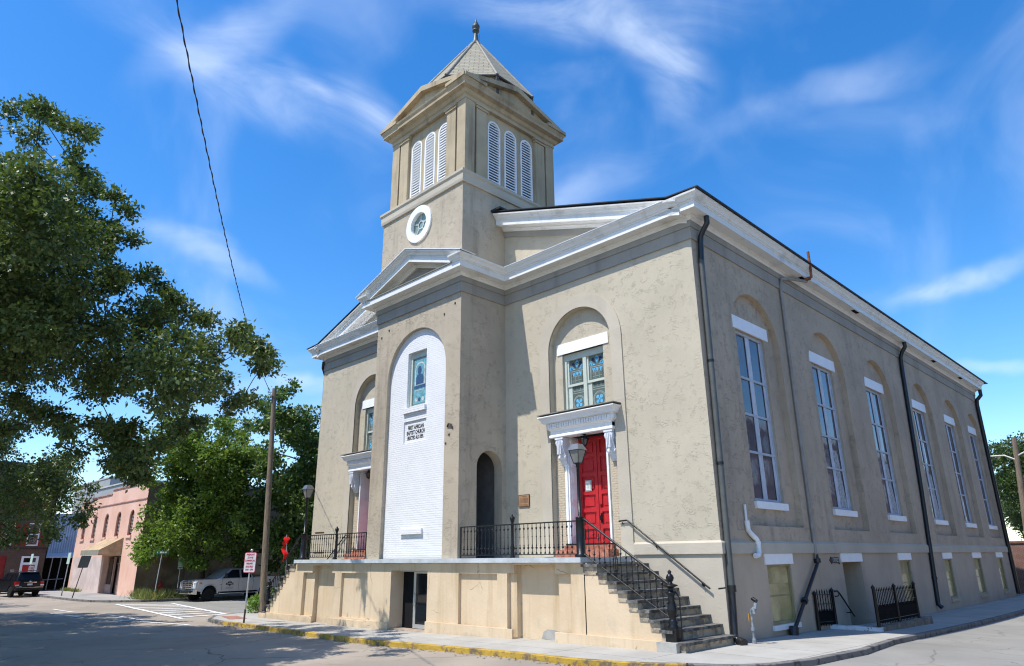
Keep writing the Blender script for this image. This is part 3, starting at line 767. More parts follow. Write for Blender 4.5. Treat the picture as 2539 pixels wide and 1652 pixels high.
# spire -------------------------------------------------------------
SC_, SR = (-10.50, .60), 2.76
oct_ = lambda r, z: [(SC_[0]+r*math.cos(R(22.5+45*k)), SC_[1]+r*math.sin(R(22.5+45*k)), z) for k in range(8)]
def face_uv(o):
    me = o.data; uv = me.uv_layers.new(name='UVMap')
    for p in me.polygons:
        n = p.normal; u = Vector((-n.y, n.x, 0)); u = u.normalized() if u.length > .01 else Vector((1, 0, 0)); v = n.cross(u)
        c = p.center
        for li in p.loop_indices:
            co = me.vertices[me.loops[li].vertex_index].co
            uv.data[li].uv = ((co-c).dot(u)+3.1, co.dot(v)+20)
sp = MB(); lo_, up_ = oct_(SR-.06, 20.2), oct_(SR-.06, 21.26)
for k in range(8): sp.quad(lo_[k], lo_[(k+1) % 8], up_[(k+1) % 8], up_[k])
eo, ap = oct_(SR+.05, 21.26), (SC_[0], SC_[1], 25.35)
for k in range(8): sp.add([eo[k], eo[(k+1) % 8], ap], [(0, 1, 2)])
spo = sp.build('spire_roof', M_SLATE, CH); face_uv(spo)
hp = MB()
for k in range(8):
    hp.tube([Vector(eo[k]), Vector(eo[k]).lerp(Vector(ap), .97)], [.08, .06], 6)
    a, b = Vector(eo[k]), Vector(eo[(k+1) % 8])
hp.build('hip_flashing', M_LEADF, CH)
eb = MB()
for k in range(8):
    eb.tube([Vector(eo[k])-Vector((0, 0, .03)), Vector(eo[(k+1) % 8])-Vector((0, 0, .03))], .045, 6)
    p = Vector(oct_(SR-.02, 0)[k]); 
    eb.tube([(p.x, p.y, 20.3), (p.x, p.y, 21.17)], .10, 4, smooth=False)
eb.build('eaves_trim', M_SLATE_D, CH)
br = MB(); br.add([(X0, Y0, 20.2), (X1, Y0, 20.2), (X1, Y1, 20.2), (X0, Y1, 20.2), (SC_[0], SC_[1], 21.1)], [(0, 1, 4), (1, 2, 4), (2, 3, 4), (3, 0, 4)]); br.build('belfry_roof', M_SLATE_D, CH)
fi_ = MB(); fi_.lathe([(.27, -.22), (.24, -.15), (.14, .05), (.09, .45), (.08, .60), (.17, .62), (.17, .66), (.08, .68), (.16, .78), (.19, .88), (.16, .98), (.07, 1.02), (.12, 1.08), (.05, 1.14), (.04, 1.25), (.0, 1.42)], (SC_[0], SC_[1], 25.22), 10)
fi_.tube([(SC_[0]+.24, SC_[1], 25.0), (SC_[0]+.24, SC_[1], 25.55)], .015, 5)
fi_.build('finial', plain('verdigris_lead', (.06, .075, .075), .5, .4, .3), CH)
gl = MB(); gl.box(-13.75, -13.35, -1.3, -1.0, 20.4, 20.62); gl.tube([(-13.5, -1.1, 20.6), (-13.5, -1.1, 20.95)], .03); gl.build('roof_lamp', M_PIPE_B, CH)

# ------------------------------------------------------------------ church: windows and doors
def leaded(mb, x0, x1, z0, z1, fn, t, upper):
    """little leaded panes: 1 lead, 2 blue, 3 dark"""
    w = x1-x0; cx = (x0+x1)/2
    def lead(pts, wd=.011):
        for (a, b), (c, d) in zip(pts, pts[1:]):
            L = math.dist((a, b), (c, d)); nx, nz = -(d-b)/L*wd, (c-a)/L*wd
            mb.add([fn(a-nx, b-nz, t-.004), fn(c-nx, d-nz, t-.004), fn(c+nx, d+nz, t-.004), fn(a+nx, b+nz, t-.004)], [(0, 1, 2, 3)], 1)
    def pat(poly, mi, k=2): mb.add([fn(a, b, t-.002*k) for a, b in poly], [tuple(range(len(poly)))], mi)
    if upper:
        r = w*.42; zs = z0+(z1-z0)*.55
        lead(arch(cx, 2*r, z0+.04, zs, 12)); lead(arch(cx, 1.55*r, z0+.04, zs, 12))
        for k in range(5):
            a = R(90+(k-2)*37); b0, b1 = a-R(15), a+R(15)
            q = [(cx+.07*math.cos(a), zs+.02+.07*math.sin(a)), (cx+.30*math.cos(b0), zs+.02+.30*math.sin(b0)), (cx+.34*math.cos(a), zs+.02+.34*math.sin(a)), (cx+.30*math.cos(b1), zs+.02+.30*math.sin(b1))]
            pat(q, 2 if k % 2 == 0 else 3)
        for k in (-1, 0, 1): pat([(cx+k*.15-.07, zs-.06), (cx+k*.15+.07, zs-.06), (cx+k*.15, zs-.22)], 2)
        lead([(x0+.05, zs-.02), (x1-.05, zs-.02)])
        for k in (-1.5, -.5, .5, 1.5): lead([(cx+k*.14, z0+.04), (cx+k*.14, zs-.10)], .008)
        for zz in (.25, .55): lead([(x0+.08, z0+(zs-z0)*zz), (x1-.08, z0+(zs-z0)*zz)], .008)
    else:
        zc = z0+(z1-z0)*.33; rr = min(w*.44, (z1-z0)*.32)
        ringp = lambda r_, n=18: [(cx+r_*math.cos(2*PI*i/n), zc+r_*math.sin(2*PI*i/n)) for i in range(n+1)]
        lead(ringp(rr)); lead(ringp(rr*.86), .008)
        for k in range(4):
            a = R(45+90*k); c = (cx+rr*.42*math.cos(a), zc+rr*.42*math.sin(a))
            pat([(c[0]+rr*.25*math.cos(2*PI*i/9), c[1]+rr*.25*math.sin(2*PI*i/9)) for i in range(9)], 2)
        pat(ringp(rr*.16, 8)[:-1], 2, 3)
        for zz in (.72, .80): lead([(x0+.03, z0+(z1-z0)*zz), (x1-.03, z0+(z1-z0)*zz)])
        for k in (-1.5, -.5, .5, 1.5): lead([(cx+k*.16, z0+(z1-z0)*.80), (cx+k*.16, z1-.05)], .008)
        for e in (-1, 1): lead([(cx+e*rr, z0+.02), (cx+e*rr*.7, zc-rr*.7)], .008)
        lead([(x0+.03, z0+.05), (x1-.03, z0+.05)])

def front_window(m):
    f = (lambda a, b, t: (2*XC-a, .22+t, b)) if m else front(.22)
    w = MB(); x0, x1, z0, z1 = -5.42, -3.66, 6.5, 8.57; xm = -4.54; zr = 7.46
    for l in (rect(x0, x0+.10, z0, z1), rect(x1-.08, x1, z0, z1), rect(xm-.07, xm+.07, z0, z1-.23), rect(x0+.10, x1-.08, z1-.23, z1)): w.prism(l, f, .10, .20)
    for a, b in ((x0+.10, xm-.07), (xm+.07, x1-.08)):
        w.prism(rect(a, b, zr-.04, zr+.04), f, .13, .2); w.prism(rect(a, a+.07, zr+.04, z1-.23), f, .14, .2)
        w.prism(rect(a, a+.17, z0, zr-.04), f, .16, .2); w.prism(rect(a+.17, b, z0, z0+.05), f, .16, .2)
    o = w.build('window', M_SASH, CH)
    lab(o, 'double stained glass window over the left door, half behind the bay' if m else 'double stained glass window over the right door')
    p = MB()
    for a, b in ((x0+.17, xm-.07), (xm+.14, x1-.08)):
        p.prism(rect(a, b, zr+.04, z1-.23), f, .18, .19); p.prism(rect(a, b, z0+.05, zr-.04), f, .185, .195)
        leaded(p, a, b, zr+.04, z1-.23, f, .18, True); leaded(p, a+.08, b, z0+.05, zr-.04, f, .185, False)
    p.build('pane', [M_GLASS_T, M_LEAD, M_BLUEG, M_NAVYG], o)
    li = MB(); li.prism(rect(-5.64, -3.42, 8.57, 8.95), f, -.03, .1); li.build('lintel', M_LINT, o)
front_window(False); front_window(True)

for k, (c, l) in enumerate(zip(SWC, swin)):
    f = side(-.20); z0, z1 = 3.47, 8.82; w = MB(); h_ = .98
    for q in (rect(c-h_, c-h_+.07, z0, z1), rect(c+h_-.07, c+h_, z0, z1), rect(c-h_+.07, c+h_-.07, z1-.09, z1), rect(c-h_+.07, c+h_-.07, z0, z0+.09)): w.prism(q, f, .08, .17)
    for zz in (4.95, 6.12, 7.29): w.prism(rect(c-h_+.07, c+h_-.07, zz-.035, zz+.035), f, .09, .16)
    o = w.build('window', M_SASHW, CH)
    lab(o, 'tall side window, %s from the street corner' % ('nearest', 'second', 'third', 'fourth', 'fifth', 'farthest')[k])
    p = MB(); rn = random.Random(40+k); zz_ = [z0+.09, 4.95, 6.12, 7.29, z1-.09]     # old panes, each hanging a little out of true
    for i in range(4):
        for a, b in ((c-h_+.07, c-.02), (c-.02, c+h_-.07)):
            j = [.138+rn.uniform(-.006, .006) for _ in range(4)]
            p.add([f(a, zz_[i], j[0]), f(b, zz_[i], j[1]), f(b, zz_[i+1], j[2]), f(a, zz_[i+1], j[0]+j[2]-j[1])], [(0, 1, 2, 3)])
    # the inner sash, curtain and mullion seen through the glass sit just behind it
    p.build('pane', M_GLASS_S, o)
    mu = MB()
    mu.prism(rect(c-.17, c-.03, z0+.09, z1-.09), f, .108, .124); mu.prism(rect(c-.02, c+.11, z0+.09, z1-.09), f, .114, .124); mu.prism(rect(c+h_-.22, c+h_-.07, z0+.09, z1-.09), f, .116, .124)
    mu.build('mullion', plain('white_inner_sash', (.50, .53, .58), .5, .3, var=.1), o)
    if k in (1, 2, 3):
        cu = MB(); cu.add([f(c+.12+.05*math.sin(i*1.9), z0+.1+i*.16, .122-.004*(i % 2)) for i in range(14)]+[f(c+.78-.03*i*(i < 9)-.02*i*(i >= 9), z0+.1+i*.16, .122-.004*((i+1) % 2)) for i in range(14)], [(i, i+1, 15+i, 14+i) for i in range(13)])
        cu.build('curtain', plain('net_curtain', (.36, .37, .38), .7, .2, var=.35, vs=9), o)
    li = MB(); li.prism(rect(c-1.17, c+1.25, 8.84, 9.26), f, -.03, .1); li.build('lintel', M_LINT, o)
    si = MB(); si.prism(rect(c-1.05, c+1.05, 3.25, 3.46), f, -.09, .1); si.build('sill', M_LINT, o)

for k, b in enumerate(bas):
    y0, y1, z0, z1 = b; f = sd
    if k == 1: continue
    w = MB()
    for q in (rect(y0, y0+.06, z0, z1), rect(y1-.06, y1, z0, z1), rect(y0+.06, y1-.06, z1-.06, z1), rect(y0+.06, y1-.06, z0, z0+.07)): w.prism(q, f, .04, .22)
    zm = (z0+z1)/2-.05; w.prism(rect(y0+.06, y1-.06, zm-.02, zm+.02), f, .10, .22)
    o = w.build('window', plain('olive_sash', (.27, .24, .13), .5, .3), CH)
    lab(o, 'basement window in the side wall, %s' % ('left of the diagonal drainpipe', '', 'behind the iron fence', 'first beyond the tall black drainpipe', 'second from the far end', 'farthest from the street corner')[k])
    p = MB(); p.prism(rect(y0+.06, y1-.06, z0+.07, z1-.06), f, .11, .12); p.build('pane', M_GLASS_Y, o)
    bl = MB(); bl.prism(rect(y0+.08, y1-.08, z1-.07-.28*(z1-z0), z1-.07), f, .104, .109); bl.build('blind', plain('tan_roller_blind', (.40, .33, .17), .7, .2, var=.25, vs=2), o)
    li = MB(); li.prism(rect(y0-.12, y1+.14, z1+.01, 1.985), f, -.035, .1); li.build('lintel', M_LINT, o)
    si = MB(); si.prism(rect(y0-.06, y1+.08, z0-.14, z0-.01), f, -.07, .1); si.build('sill', M_SMOOTH2 if k else M_WHITE, o)
li = MB(); li.prism(rect(8.0-.1, 9.72+.12, 1.70, 1.985), sd, -.035, .1); li.build('lintel', M_LINT, CH)
bd = MB(); bd.prism(rect(8.02, 9.72, -.85, 1.69), sd, 2.34, 2.39)
bdo = bd.build('side_entrance', plain('grey_inner_door', (.07, .068, .066), .6, .3), CH)
bj = MB(); bj.prism(rect(9.58, 9.715, -.8, 1.50), sd, .98, 1.12); bj.prism(rect(9.63, 9.715, -.8, 1.62), sd, .86, .96); bj.build('jamb', M_WHITE, bdo)

def front_door(m):
    f = (lambda a, b, t: (2*XC-a, t, b)) if m else front(0)
    x0, x1, z0, z1 = -5.22, -3.70, 2.33, 5.70; xm = (x0+x1)/2
    dr = MB()
    for a, b in ((x0, xm-.012), (xm+.012, x1)):
        dr.prism(rect(a, b, z0, z1), f, .70, .74)
        st = .11
        dr.prism(rect(a, a+st, z0, z1), f, .655, .70); dr.prism(rect(b-st, b, z0, z1), f, .655, .70)
        zz = [z0, 2.78, 3.30, 3.84, 4.42, 5.02, z1]
        for i, z in enumerate(zz):
            dr.prism(rect(a+st, b-st, z, z+.12) if i < 6 else rect(a+st, b-st, z-.13, z), f, .655, .70)
        for i in range(6):
            q0, q1 = zz[i]+.12, (zz[i+1] if i < 5 else z1-.13)
            dr.prism(rect(a+st+.07, b-st-.07, q0+.07, q1-.07), f, .675, .70)
    o = dr.build('door', M_RED, CH); lab(o, 'red panelled double door of the left entrance, mostly hidden by the bay' if m else 'red panelled double door of the right entrance')
    if not m:
        h = MB(); h.prism(rect(xm+.06, xm+.12, 3.42, 3.52), f, .64, .656)
        h.prism(rect(xm+.05, xm+.12, 2.95, 3.26), f, .643, .656); h.tube([f(xm+.085, 3.22, .645), f(xm+.085, 3.18, .59), f(xm+.085, 3.06, .585), f(xm+.085, 2.99, .645)], .018, 6)
        h.build('handle', M_IRON, o)
        n_ = MB(); n_.prism(rect(-4.98, -4.72, 3.95, 4.30), f, .640, .654, 0); n_.prism(rect(-4.95, -4.77, 3.99, 4.26), f, .637, .6401, 1); n_.prism(rect(-4.765, -4.735, 3.98, 4.22), f, .636, .6395, 2)
        for i in range(6): n_.prism(rect(-4.93, -4.80, 4.03+i*.034, 4.04+i*.034), f, .635, .6372, 2)
        n_.build('notice', [M_ALU, plain('notice_paper', (.72, .76, .68), .5, .3), plain('notice_print', (.34, .36, .33), .6, .3)], o)
    j = MB()
    for a, b in ((x0-.19, x0), (x1, x1+.07)):
        j.prism(rect(a, b, z0-.03, 5.66), f, .16, .235)
        if a < x0-.1: j.prism(rect(a+.03, b-.06, z0-.03, 5.66), f, .12, .16)
    j.prism(rect(x0-.005, x0+.004, z0, z1), f, .16, .70); j.prism(rect(x1-.004, x1+.005, z0, z1), f, .16, .70)
    for i in range(6):
        zb = z0+.22+i*.545; j.prism(rect(x0+.004, x0+.022, zb, zb+.42), f, .25, .60)
        j.prism(rect(x0+.022, x0+.034, zb+.06, zb+.36), f, .31, .54)
    jo = j.build('door_frame', M_WHITE, CH)
    s = MB(); s.prism(rect(-5.40, -3.55, 2.285, 2.335), f, .08, .72); s.build('threshold', M_IRON, jo)
    st = MB(); st.prism(rect(-5.42, -3.55, 2.15, 2.285), f, .02, .5); st.prism(rect(-5.50, -3.46, 1.935, 2.15), f, -.30, .22)
    st.build('brick_step', plain('red_brick_step', (.36, .15, .10), .9, .1, var=.35, vs=7, bump=.01), CH)
    # bracketed hood
    hd = MB(); hx0, hx1 = -5.73, -3.19
    P = [(hx1, .22), (hx1, -.15), (hx0, -.15), (hx0, .22)]
    hm = MB()
    prof = [(0, 5.67), (.03, 5.69), (.03, 5.75), (.0, 5.78), (.0, 5.90), (.05, 5.95), (.09, 5.97), (.09, 6.13), (.13, 6.15), (.20, 6.17), (.20, 6.21), (.26, 6.30), (.31, 6.34), (.31, 6.37), (-.05, 6.42)]
    def put(mb, p0, prof_):
        k = len(mb.v); sweep(mb, prof_, p0, cap=False)
        if m:
            for i in range(k, len(mb.v)): x, y, z = mb.v[i]; mb.v[i] = (2*XC-x, y, z)
    put(hm, P, prof); hm.prism(rect(hx0, hx1, 5.68, 6.40), f, -.14, .22)
    ho = hm.build('door_hood', M_WHITE, CH); lab(ho, 'white dentilled door hood over the left door' if m else 'white dentilled door hood over the right door')
    dn = MB(); n = 25
    dn.prism(rect(hx0-.02, hx1+.02, 6.115, 6.13), f, -.262, -.232); dn.box(*(sorted((f(hx1+.085, 0, 0)[0], f(hx1+.10, 0, 0)[0]))), -.26, .2, 6.115, 6.13)
    for i in range(n):
        a = hx0-.02+(hx1-hx0+.04)*(i+.15)/n; dn.prism(rect(a, a+.062, 5.99, 6.12), f, -.275, -.235)
    for i in range(4):
        b0 = -.22+i*.1; dn.box(*(sorted((f(hx1+.088, 0, 0)[0], f(hx1+.128, 0, 0)[0]))), b0, b0+.06, 5.99, 6.12)
    dn.build('dentil_band', M_WHITE, ho)
    tp_ = MB(); tp_.prism(rect(hx0-.32, hx1+.32, 6.425, 6.45), f, -.47, .2); tp_.build('hood_flashing', M_LEADF, ho)
    for bx in (-5.37, -3.36):
        b = MB()
        ctr = [(-.06, 5.66), (-.12, 5.52), (-.13, 5.40), (-.07, 5.24), (.0, 5.12), (.04, 5.02), (.02, 4.92), (.08, 4.80)]
        prf = [(-.13, 5.67), (-.145, 5.55), (-.13, 5.42), (-.07, 5.28), (-.02, 5.17), (-.01, 5.06), (.0, 4.98), (.06, 4.92), (.10, 4.82), (.17, 4.74), (.21, 4.80), (.21, 5.67)]
        b.add([f(bx-.13, z, t) for t, z in prf]+[f(bx+.13, z, t) for t, z in prf], [(i, (i+1) % 12, 12+(i+1) % 12, 12+i) for i in range(12)]+[tuple(range(11, -1, -1)), tuple(range(12, 24))])
        for rr_, tz in ((.115, (-.03, 5.50)), (.07, (.04, 5.03))):
            pts = [(tz[0]+rr_*math.cos(2*PI*i/14), tz[1]+rr_*math.sin(2*PI*i/14)) for i in range(14)]
            b.add([f(bx-.155, z, t) for t, z in pts]+[f(bx+.155, z, t) for t, z in pts], [(i, (i+1) % 14, 14+(i+1) % 14, 14+i) for i in range(14)]+[tuple(range(13, -1, -1)), tuple(range(14, 28))])
        b.prism(rect(bx-.17, bx+.17, 5.60, 5.665), f, -.16, .2)
        for k in (-.06, 0, .06): b.prism(rect(bx+k-.018, bx+k+.018, 5.12, 5.56), f, -.165, -.05)
        b.build('bracket', plain('bracket_paint', (.66, .68, .72), .5, .35, var=.1, vs=8), ho)
front_door(False); front_door(True)

# ------------------------------------------------------------------ porch and stairs (parts of the church)
YP = -2.26
fpz = front(YP); po = MB()
shR, dpR = rect(-5.68, -3.25, -.18, 1.51), rect(-5.40, -3.80, -.6, 1.74)
shL, dpL = rect(-17.50, -15.10, -.18, 1.44), rect(-16.80, -15.32, -.6, 1.70)
pA, pB = rect(-14.62, -12.90, -.10, 1.44), rect(-7.84, -6.10, -.05, 1.49)
dR = rect(-11.43, -9.40, -.9, 1.55)
# stepped outline of the stair flanks
TR = [(-2.30+.302*k, 1.76-.209*k) for k in range(8)]
TL_ = [(-18.72-.235*k, 1.76-.235*k) for k in range(8)]
prR = [(-2.82, 1.80)]
z = 1.72
for k in range(8):
    x, zz = TR[k]; prR += [(x-.36 if k else -2.70, zz-.06), (x-.06, zz-.06)]
prR += [(-.12, .20), (-.12, -.9)]
prL = [(-20.45, -.9), (-20.45, -.05)]
for k in range(7, -1, -1):
    x, zz = TL_[k]; prL += [(x+.02, zz-.06), (x+.235 if k else -18.2, zz-.06)]
prL += [(-18.08, 1.80)]
# one face with the T-shaped piers; the deep panels cut the shallow ones
outer = prL[1:]+prR[:-1]
outer = [(-20.45, -.9)]+outer+[(-.12, -.9)]
# merge shallow+deep into one keyhole opening on the front plane
def key(s, d): return [(s[0][0], -.18), (d[0][0], -.18), (d[0][0], -.7), (d[1][0], -.7), (s[1][0], -.18) if False else (d[1][0], -.18), (s[1][0], -.18), (s[1][0], s[2][1]), (d[1][0], s[2][1]), (d[1][0], d[2][1]), (d[0][0], d[2][1]), (d[0][0], s[2][1]), (s[0][0], s[2][1])]
kR, kL = key(shR, dpR), key(shL, dpL)
po.holed(outer, [kR, kL, pA, pB, dR], fpz, 0)
for l in (kR, kL): po.reveal(l, fpz, 0, .13)
for s_, d_ in ((shR, dpR), (shL, dpL)):
    po.quad(*[fpz(a, b, .13) for a, b in rect(s_[0][0], d_[0][0], -.18, s_[2][1])]); po.quad(*[fpz(a, b, .13) for a, b in rect(d_[1][0], s_[1][0], -.18, s_[2][1])])
    po.reveal(d_, fpz, .13, .30); po.quad(*[fpz(a, b, .30) for a, b in d_])
for l in (pA, pB): po.reveal(l, fpz, 0, .10); po.quad(*[fpz(a, b, .10) for a, b in l])
po.reveal(dR, fpz, 0, 1.3)
po.box(-2.79, -2.76, YP-.004, YP+.01, .04, 1.70, 1)
for a, b, zt in ((-12.88, -11.45, -.12), (-9.38, -5.42, .02), (-3.80, -.30, .045), (-20.42, -16.52, -.19), (-15.3, -12.88, -.16)):
    po.box(a, b, YP-.075, YP-.002, -.7, zt)
po.box(-15.36, -14.62, YP-.012, YP-.001, -.45, -.2, 2)
po.build('porch_wall', [M_PORCH, M_DARK, M_RBRICK], CH)
ps = MB(); ps.box(-18.10, -2.76, -2.42, -.02, 1.80, 1.93); ps.box(-18.0, -2.9, -1.9, -.1, 1.5, 1.795)
ps.build('porch_slab', M_STONE, CH)
# cracks where the render has fallen off at the foot
pc = MB()
pc.prism([(-4.62, -.19), (-4.55, -.02), (-4.40, .06), (-4.1, .05), (-3.82, -.01), (-3.82, -.22)], fpz, .292, .298); pc.build('bare_patch', M_CONC, CH)
gd = MB(); g0, g1 = -10.83, -9.62; fg = front(-1.72)
for l in (rect(g0, g0+.12, -.30, 1.55), rect(g1-.10, g1, -.30, 1.55), rect(g0+.12, g1-.10, 1.45, 1.55), rect(g0+.12, g1-.10, -.30, -.17)): gd.prism(l, fg, 0, .06)
gdo = gd.build('glass_door', M_ALU, CH)
gp = MB(); gp.prism(rect(g0+.12, g1-.10, -.17, 1.45), fg, .02, .035); gp.build('pane', M_GLASS_D, gdo)
gh = MB(); gh.tube([fg(g0+.09, .40, -.0), fg(g0+.09, .42, -.06), fg(g0+.09, .78, -.06), fg(g0+.09, .80, 0)], .015, 6); gh.build('handle', M_ALU, gdo)
gs = MB(); gs.prism(rect(-11.42, g0, -.4, 1.55), fg, .0, .05); gs.build('door_side_panel', M_DARK, CH); gs = MB(); gs.prism(rect(g1, -9.41, -.4, 1.55), fg, .0, .05); gs.build('door_side_panel', M_DARK, CH)
gt = MB(); gt.box(-11.42, -9.41, YP+.03, -1.75, -.55, -.31); gt.build('doorstep', plain('doorstep_tile', (.40, .31, .24), .9, .1, var=.25, vs=5), CH)

def flight(name, noses, zs, zg, y0, y1, sgn, x_end, label):
    t, r = MB(), MB()
    for k, (x, z_) in enumerate(zip(noses, zs)):
        xb = noses[k-1] if k else x-sgn*.5
        jit = .012*math.sin(k*2.7)
        t.box(xb-sgn*.03, x+.02*sgn+jit, y0-.03, y1, z_-.065, z_)
        zn = zs[k+1] if k+1 < len(zs) else zg-.1
        r.box(xb, x-.035*sgn, y0+.03, y1, zn-.05, z_-.066)
    z1 = noses[0]; r.box(z1-sgn*.36, noses[0]-sgn*.42, y0+.03, y1, zs[0]-.05, 1.79)
    o = r.build('staircase', M_RISER, CH); lab(o, label)
    t.build('tread', M_TREAD, o); return o
zsR = [1.76-.209*k for k in range(8)]+[.06]
flight('staircase', [-2.30+.302*k for k in range(8)]+[.15], zsR, -.16, -2.31, -.01, 1, 0, 'right flight of worn stone stairs beside the red door')
flight('staircase', [-18.72-.235*k for k in range(8)]+[-20.85], [1.76-.235*k for k in range(8)]+[-.16], -.43, -2.31, -.01, -1, 0, 'left flight of stone stairs at the far end of the porch')
bl_ = MB(); bl_.box(-.55, -.02, -2.44, -2.30, -.3, .05); bl_.build('stair_block', M_CONC, CH)

# downspouts, pipes fixed to the church wall
def spout(pts, r, mats, label, n=8, joints=()):
    m_ = MB(); ml = mats if isinstance(mats, list) else [mats]
    for i, (seg, mi) in enumerate(pts): m_.tube(seg, r, n, mi=mi)
    for (p, q, rr, mi) in joints: m_.tube([p, q], rr, n, mi=mi)
    o = m_.build('downspout', ml, CH); lab(o, label); return o
X_ = .10
spout([([(.42, .32, 11.72), (.42, .32, 11.50), (.30, .32, 11.35), (.16, .34, 11.15), (X_+.03, .34, 10.95), (X_, .33, 10.35)], 1), ([(X_, .33, 10.4), (X_, .24, 5.2), (X_, .15, 1.15)], 0), ([(X_, .15, 1.2), (X_, .06, .1), (.14, .02, -.04), (.30, -.04, -.10)], 1)], .085, [M_PIPE_G, M_PIPE_B], 'grey and black downspout at the front corner', joints=[((X_, .15, 1.05), (X_, .15, 1.22), .11, 1), ((X_, .28, 7.2), (X_, .28, 7.27), .10, 1), ((X_, .22, 4.3), (X_, .22, 4.37), .10, 1), ((.24, -.02, -.08), (.42, -.10, -.11), .11, 1)])
spout([([(.46, 7.55, 11.73), (.44, 7.5, 11.64), (.20, 6.6, 11.56), (.12, 5.98, 11.40), (.07, 5.95, 11.1), (.07, 5.83, 6.5), (.07, 5.76, 1.85)], 0), ([(.09, 5.76, 1.95), (.12, 5.76, 1.75), (.12, 5.60, 1.62), (.12, 3.55, -.0), (.14, 3.32, -.10), (.2, 3.2, -.22)], 1)], .055, [plain('wall_painted_pipe', (.27, .25, .225), .6, .3, var=.15), M_PIPE_B], 'thin wall coloured downspout ending in a black diagonal pipe', joints=[((.09, 5.76, 1.83), (.10, 5.76, 1.70), .11, 1), ((.12, 4.42, .69), (.12, 4.33, .62), .10, 1), ((.18, 3.22, -.24), (.18, 3.30, .02), .13, 1)])
spout([([(.40, 18.95, 11.72), (.40, 18.95, 11.50), (.22, 18.95, 11.25), (.12, 18.95, 11.0), (.10, 18.9, 10.4), (.09, 18.3, 4.5), (.09, 17.75, .9), (.09, 17.62, -.1), (.22, 17.6, -.22)], 0)], .095, M_PIPE_B, 'tall black downspout in the middle of the side wall', joints=[((.09, 17.76, 1.0), (.09, 17.74, .9), .12, 0)])
spout([([(.40, LEN-.15, 11.72), (.40, LEN-.15, 11.4), (.16, LEN-.3, 11.1), (.12, LEN-.3, 10.8), (.10, LEN-.35, 5), (.10, LEN-.4, -.3)], 0)], .11, M_PIPE_B, 'black downspout at the far back corner')
spout([([(XL+.05, -.12, 11.5), (XL-.05, -.08, 11.2), (XL-.06, .1, 10.8), (XL-.06, .1, 6)], 0)], .07, M_PIPE_B, 'short dark downspout at the left corner under the eaves')
rs_ = MB(); rs_.tube([(.58, 7.42, 11.70), (.66, 7.42, 11.72), (.68, 7.42, 12.05), (.68, 7.42, 12.75)], .05, 7); rs_.tube([(.40, 7.42, 11.70), (.62, 7.42, 11.70)], .07, 7)
rs_.build('rusty_pipe', plain('rust', (.22, .09, .05), .9, .1, var=.4, vs=7), CH)
pv = MB(); pv.tube([(.06, 1.42, 3.30), (.06, 1.42, 2.86)], .035, 8); pv.tube([(.07, 1.42, 2.86), (.07, 1.44, 2.60), (.10, 1.55, 2.50), (.10, 1.82, 2.37), (.10, 1.88, 2.28), (.10, 1.86, 2.02), (.12, 1.80, 1.95), (.12, 1.60, 1.93)], .072, 10)
pv.tube([(.10, 1.86, 2.24), (.10, 1.86, 2.31)], .085, 10); pv.build('white_vent_pipe', plain('white_plastic', (.78, .79, .80), .4, .4), CH)
sp_ = MB(); sp_.tube([(.05, -.10, 1.16), (.05, -.42, 1.15)], .02, 6); sp_.build('pipe_stub', M_IRON, CH)
for z_ in (3.12, 2.24): sl = MB(); sl.box(-20.83, -20.02, -.012, .01, z_-.03, z_+.03); sl.build('wall_slot', plain('rust_dark', (.08, .05, .035), .9, .1), CH)
hk = MB(); rnd = random.Random(3)
for x_, z_ in ((-8.55, 5.9), (-8.72, 5.62), (-8.35, 10.62), (-8.95, 10.35), (-12.9, 10.35), (-12.4, 10.55)):
    hk.box(x_, x_+.06, YB-.02, YB+.01, z_, z_+.07); hk.build('wall_anchor', plain('old_iron', (.07, .05, .035), .8, .2), CH); hk = MB()
hk.tube([(-8.62, YB-.01, 6.22), (-8.50, YB-.06, 6.30), (-8.38, YB-.05, 6.26), (-8.33, YB-.01, 6.12)], .03, 6); hk.build('wall_anchor', plain('old_iron', (.07, .05, .035), .8, .2), CH)

# ------------------------------------------------------------------ iron railings
def baluster_mesh(H):
    m = MB(); k = H/.90
    prof = [(.010, 0), (.010, .05), (.024, .07), (.010, .09), (.010, .17), (.032, .19), (.034, .205), (.012, .23), (.020, .27), (.011, .31), (.011, .50), (.022, .52), (.011, .54), (.011, .72), (.030, .755), (.012, .79), (.010, .90)]
    m.lathe([(r_, z*k) for r_, z in prof], n=6)
    for e in (-1, 1):
        m.add([(0, -.006, .17*k), (e*.055, 0, .225*k), (0, .006, .19*k), (e*.03, 0, .17*k)], [(0, 1, 2), (0, 3, 1)])
        m.add([(0, -.006, .76*k), (e*.050, 0, .80*k), (0, .006, .78*k), (e*.03, 0, .76*k)], [(0, 1, 2), (0, 3, 1)])
        m.add([(0, -.006, .06*k), (e*.05, 0, .02*k), (0, .006, .04*k), (e*.03, 0, .06*k)], [(0, 1, 2), (0, 3, 1)])
    return m.mesh('baluster', M_IRON)
def finial_post(root, x, y, z, H=1.0):
    m = MB(); m.lathe([(.075, 0), (.075, .05), (.05, .08), (.065, .14), (.05, .2), (.075, .28), (.05, .34), (.042, .40), (.042, .90), (.06, .93), (.04, .96), (.04, .99), (.075, 1.10), (.08, 1.16), (.05, 1.17), (.012, 1.24), (0, 1.25)], (x, y, z), 10)
    return m.build('post', M_IRON, root)
bal_flat = baluster_mesh(.86); bal_stair = baluster_mesh(.80)
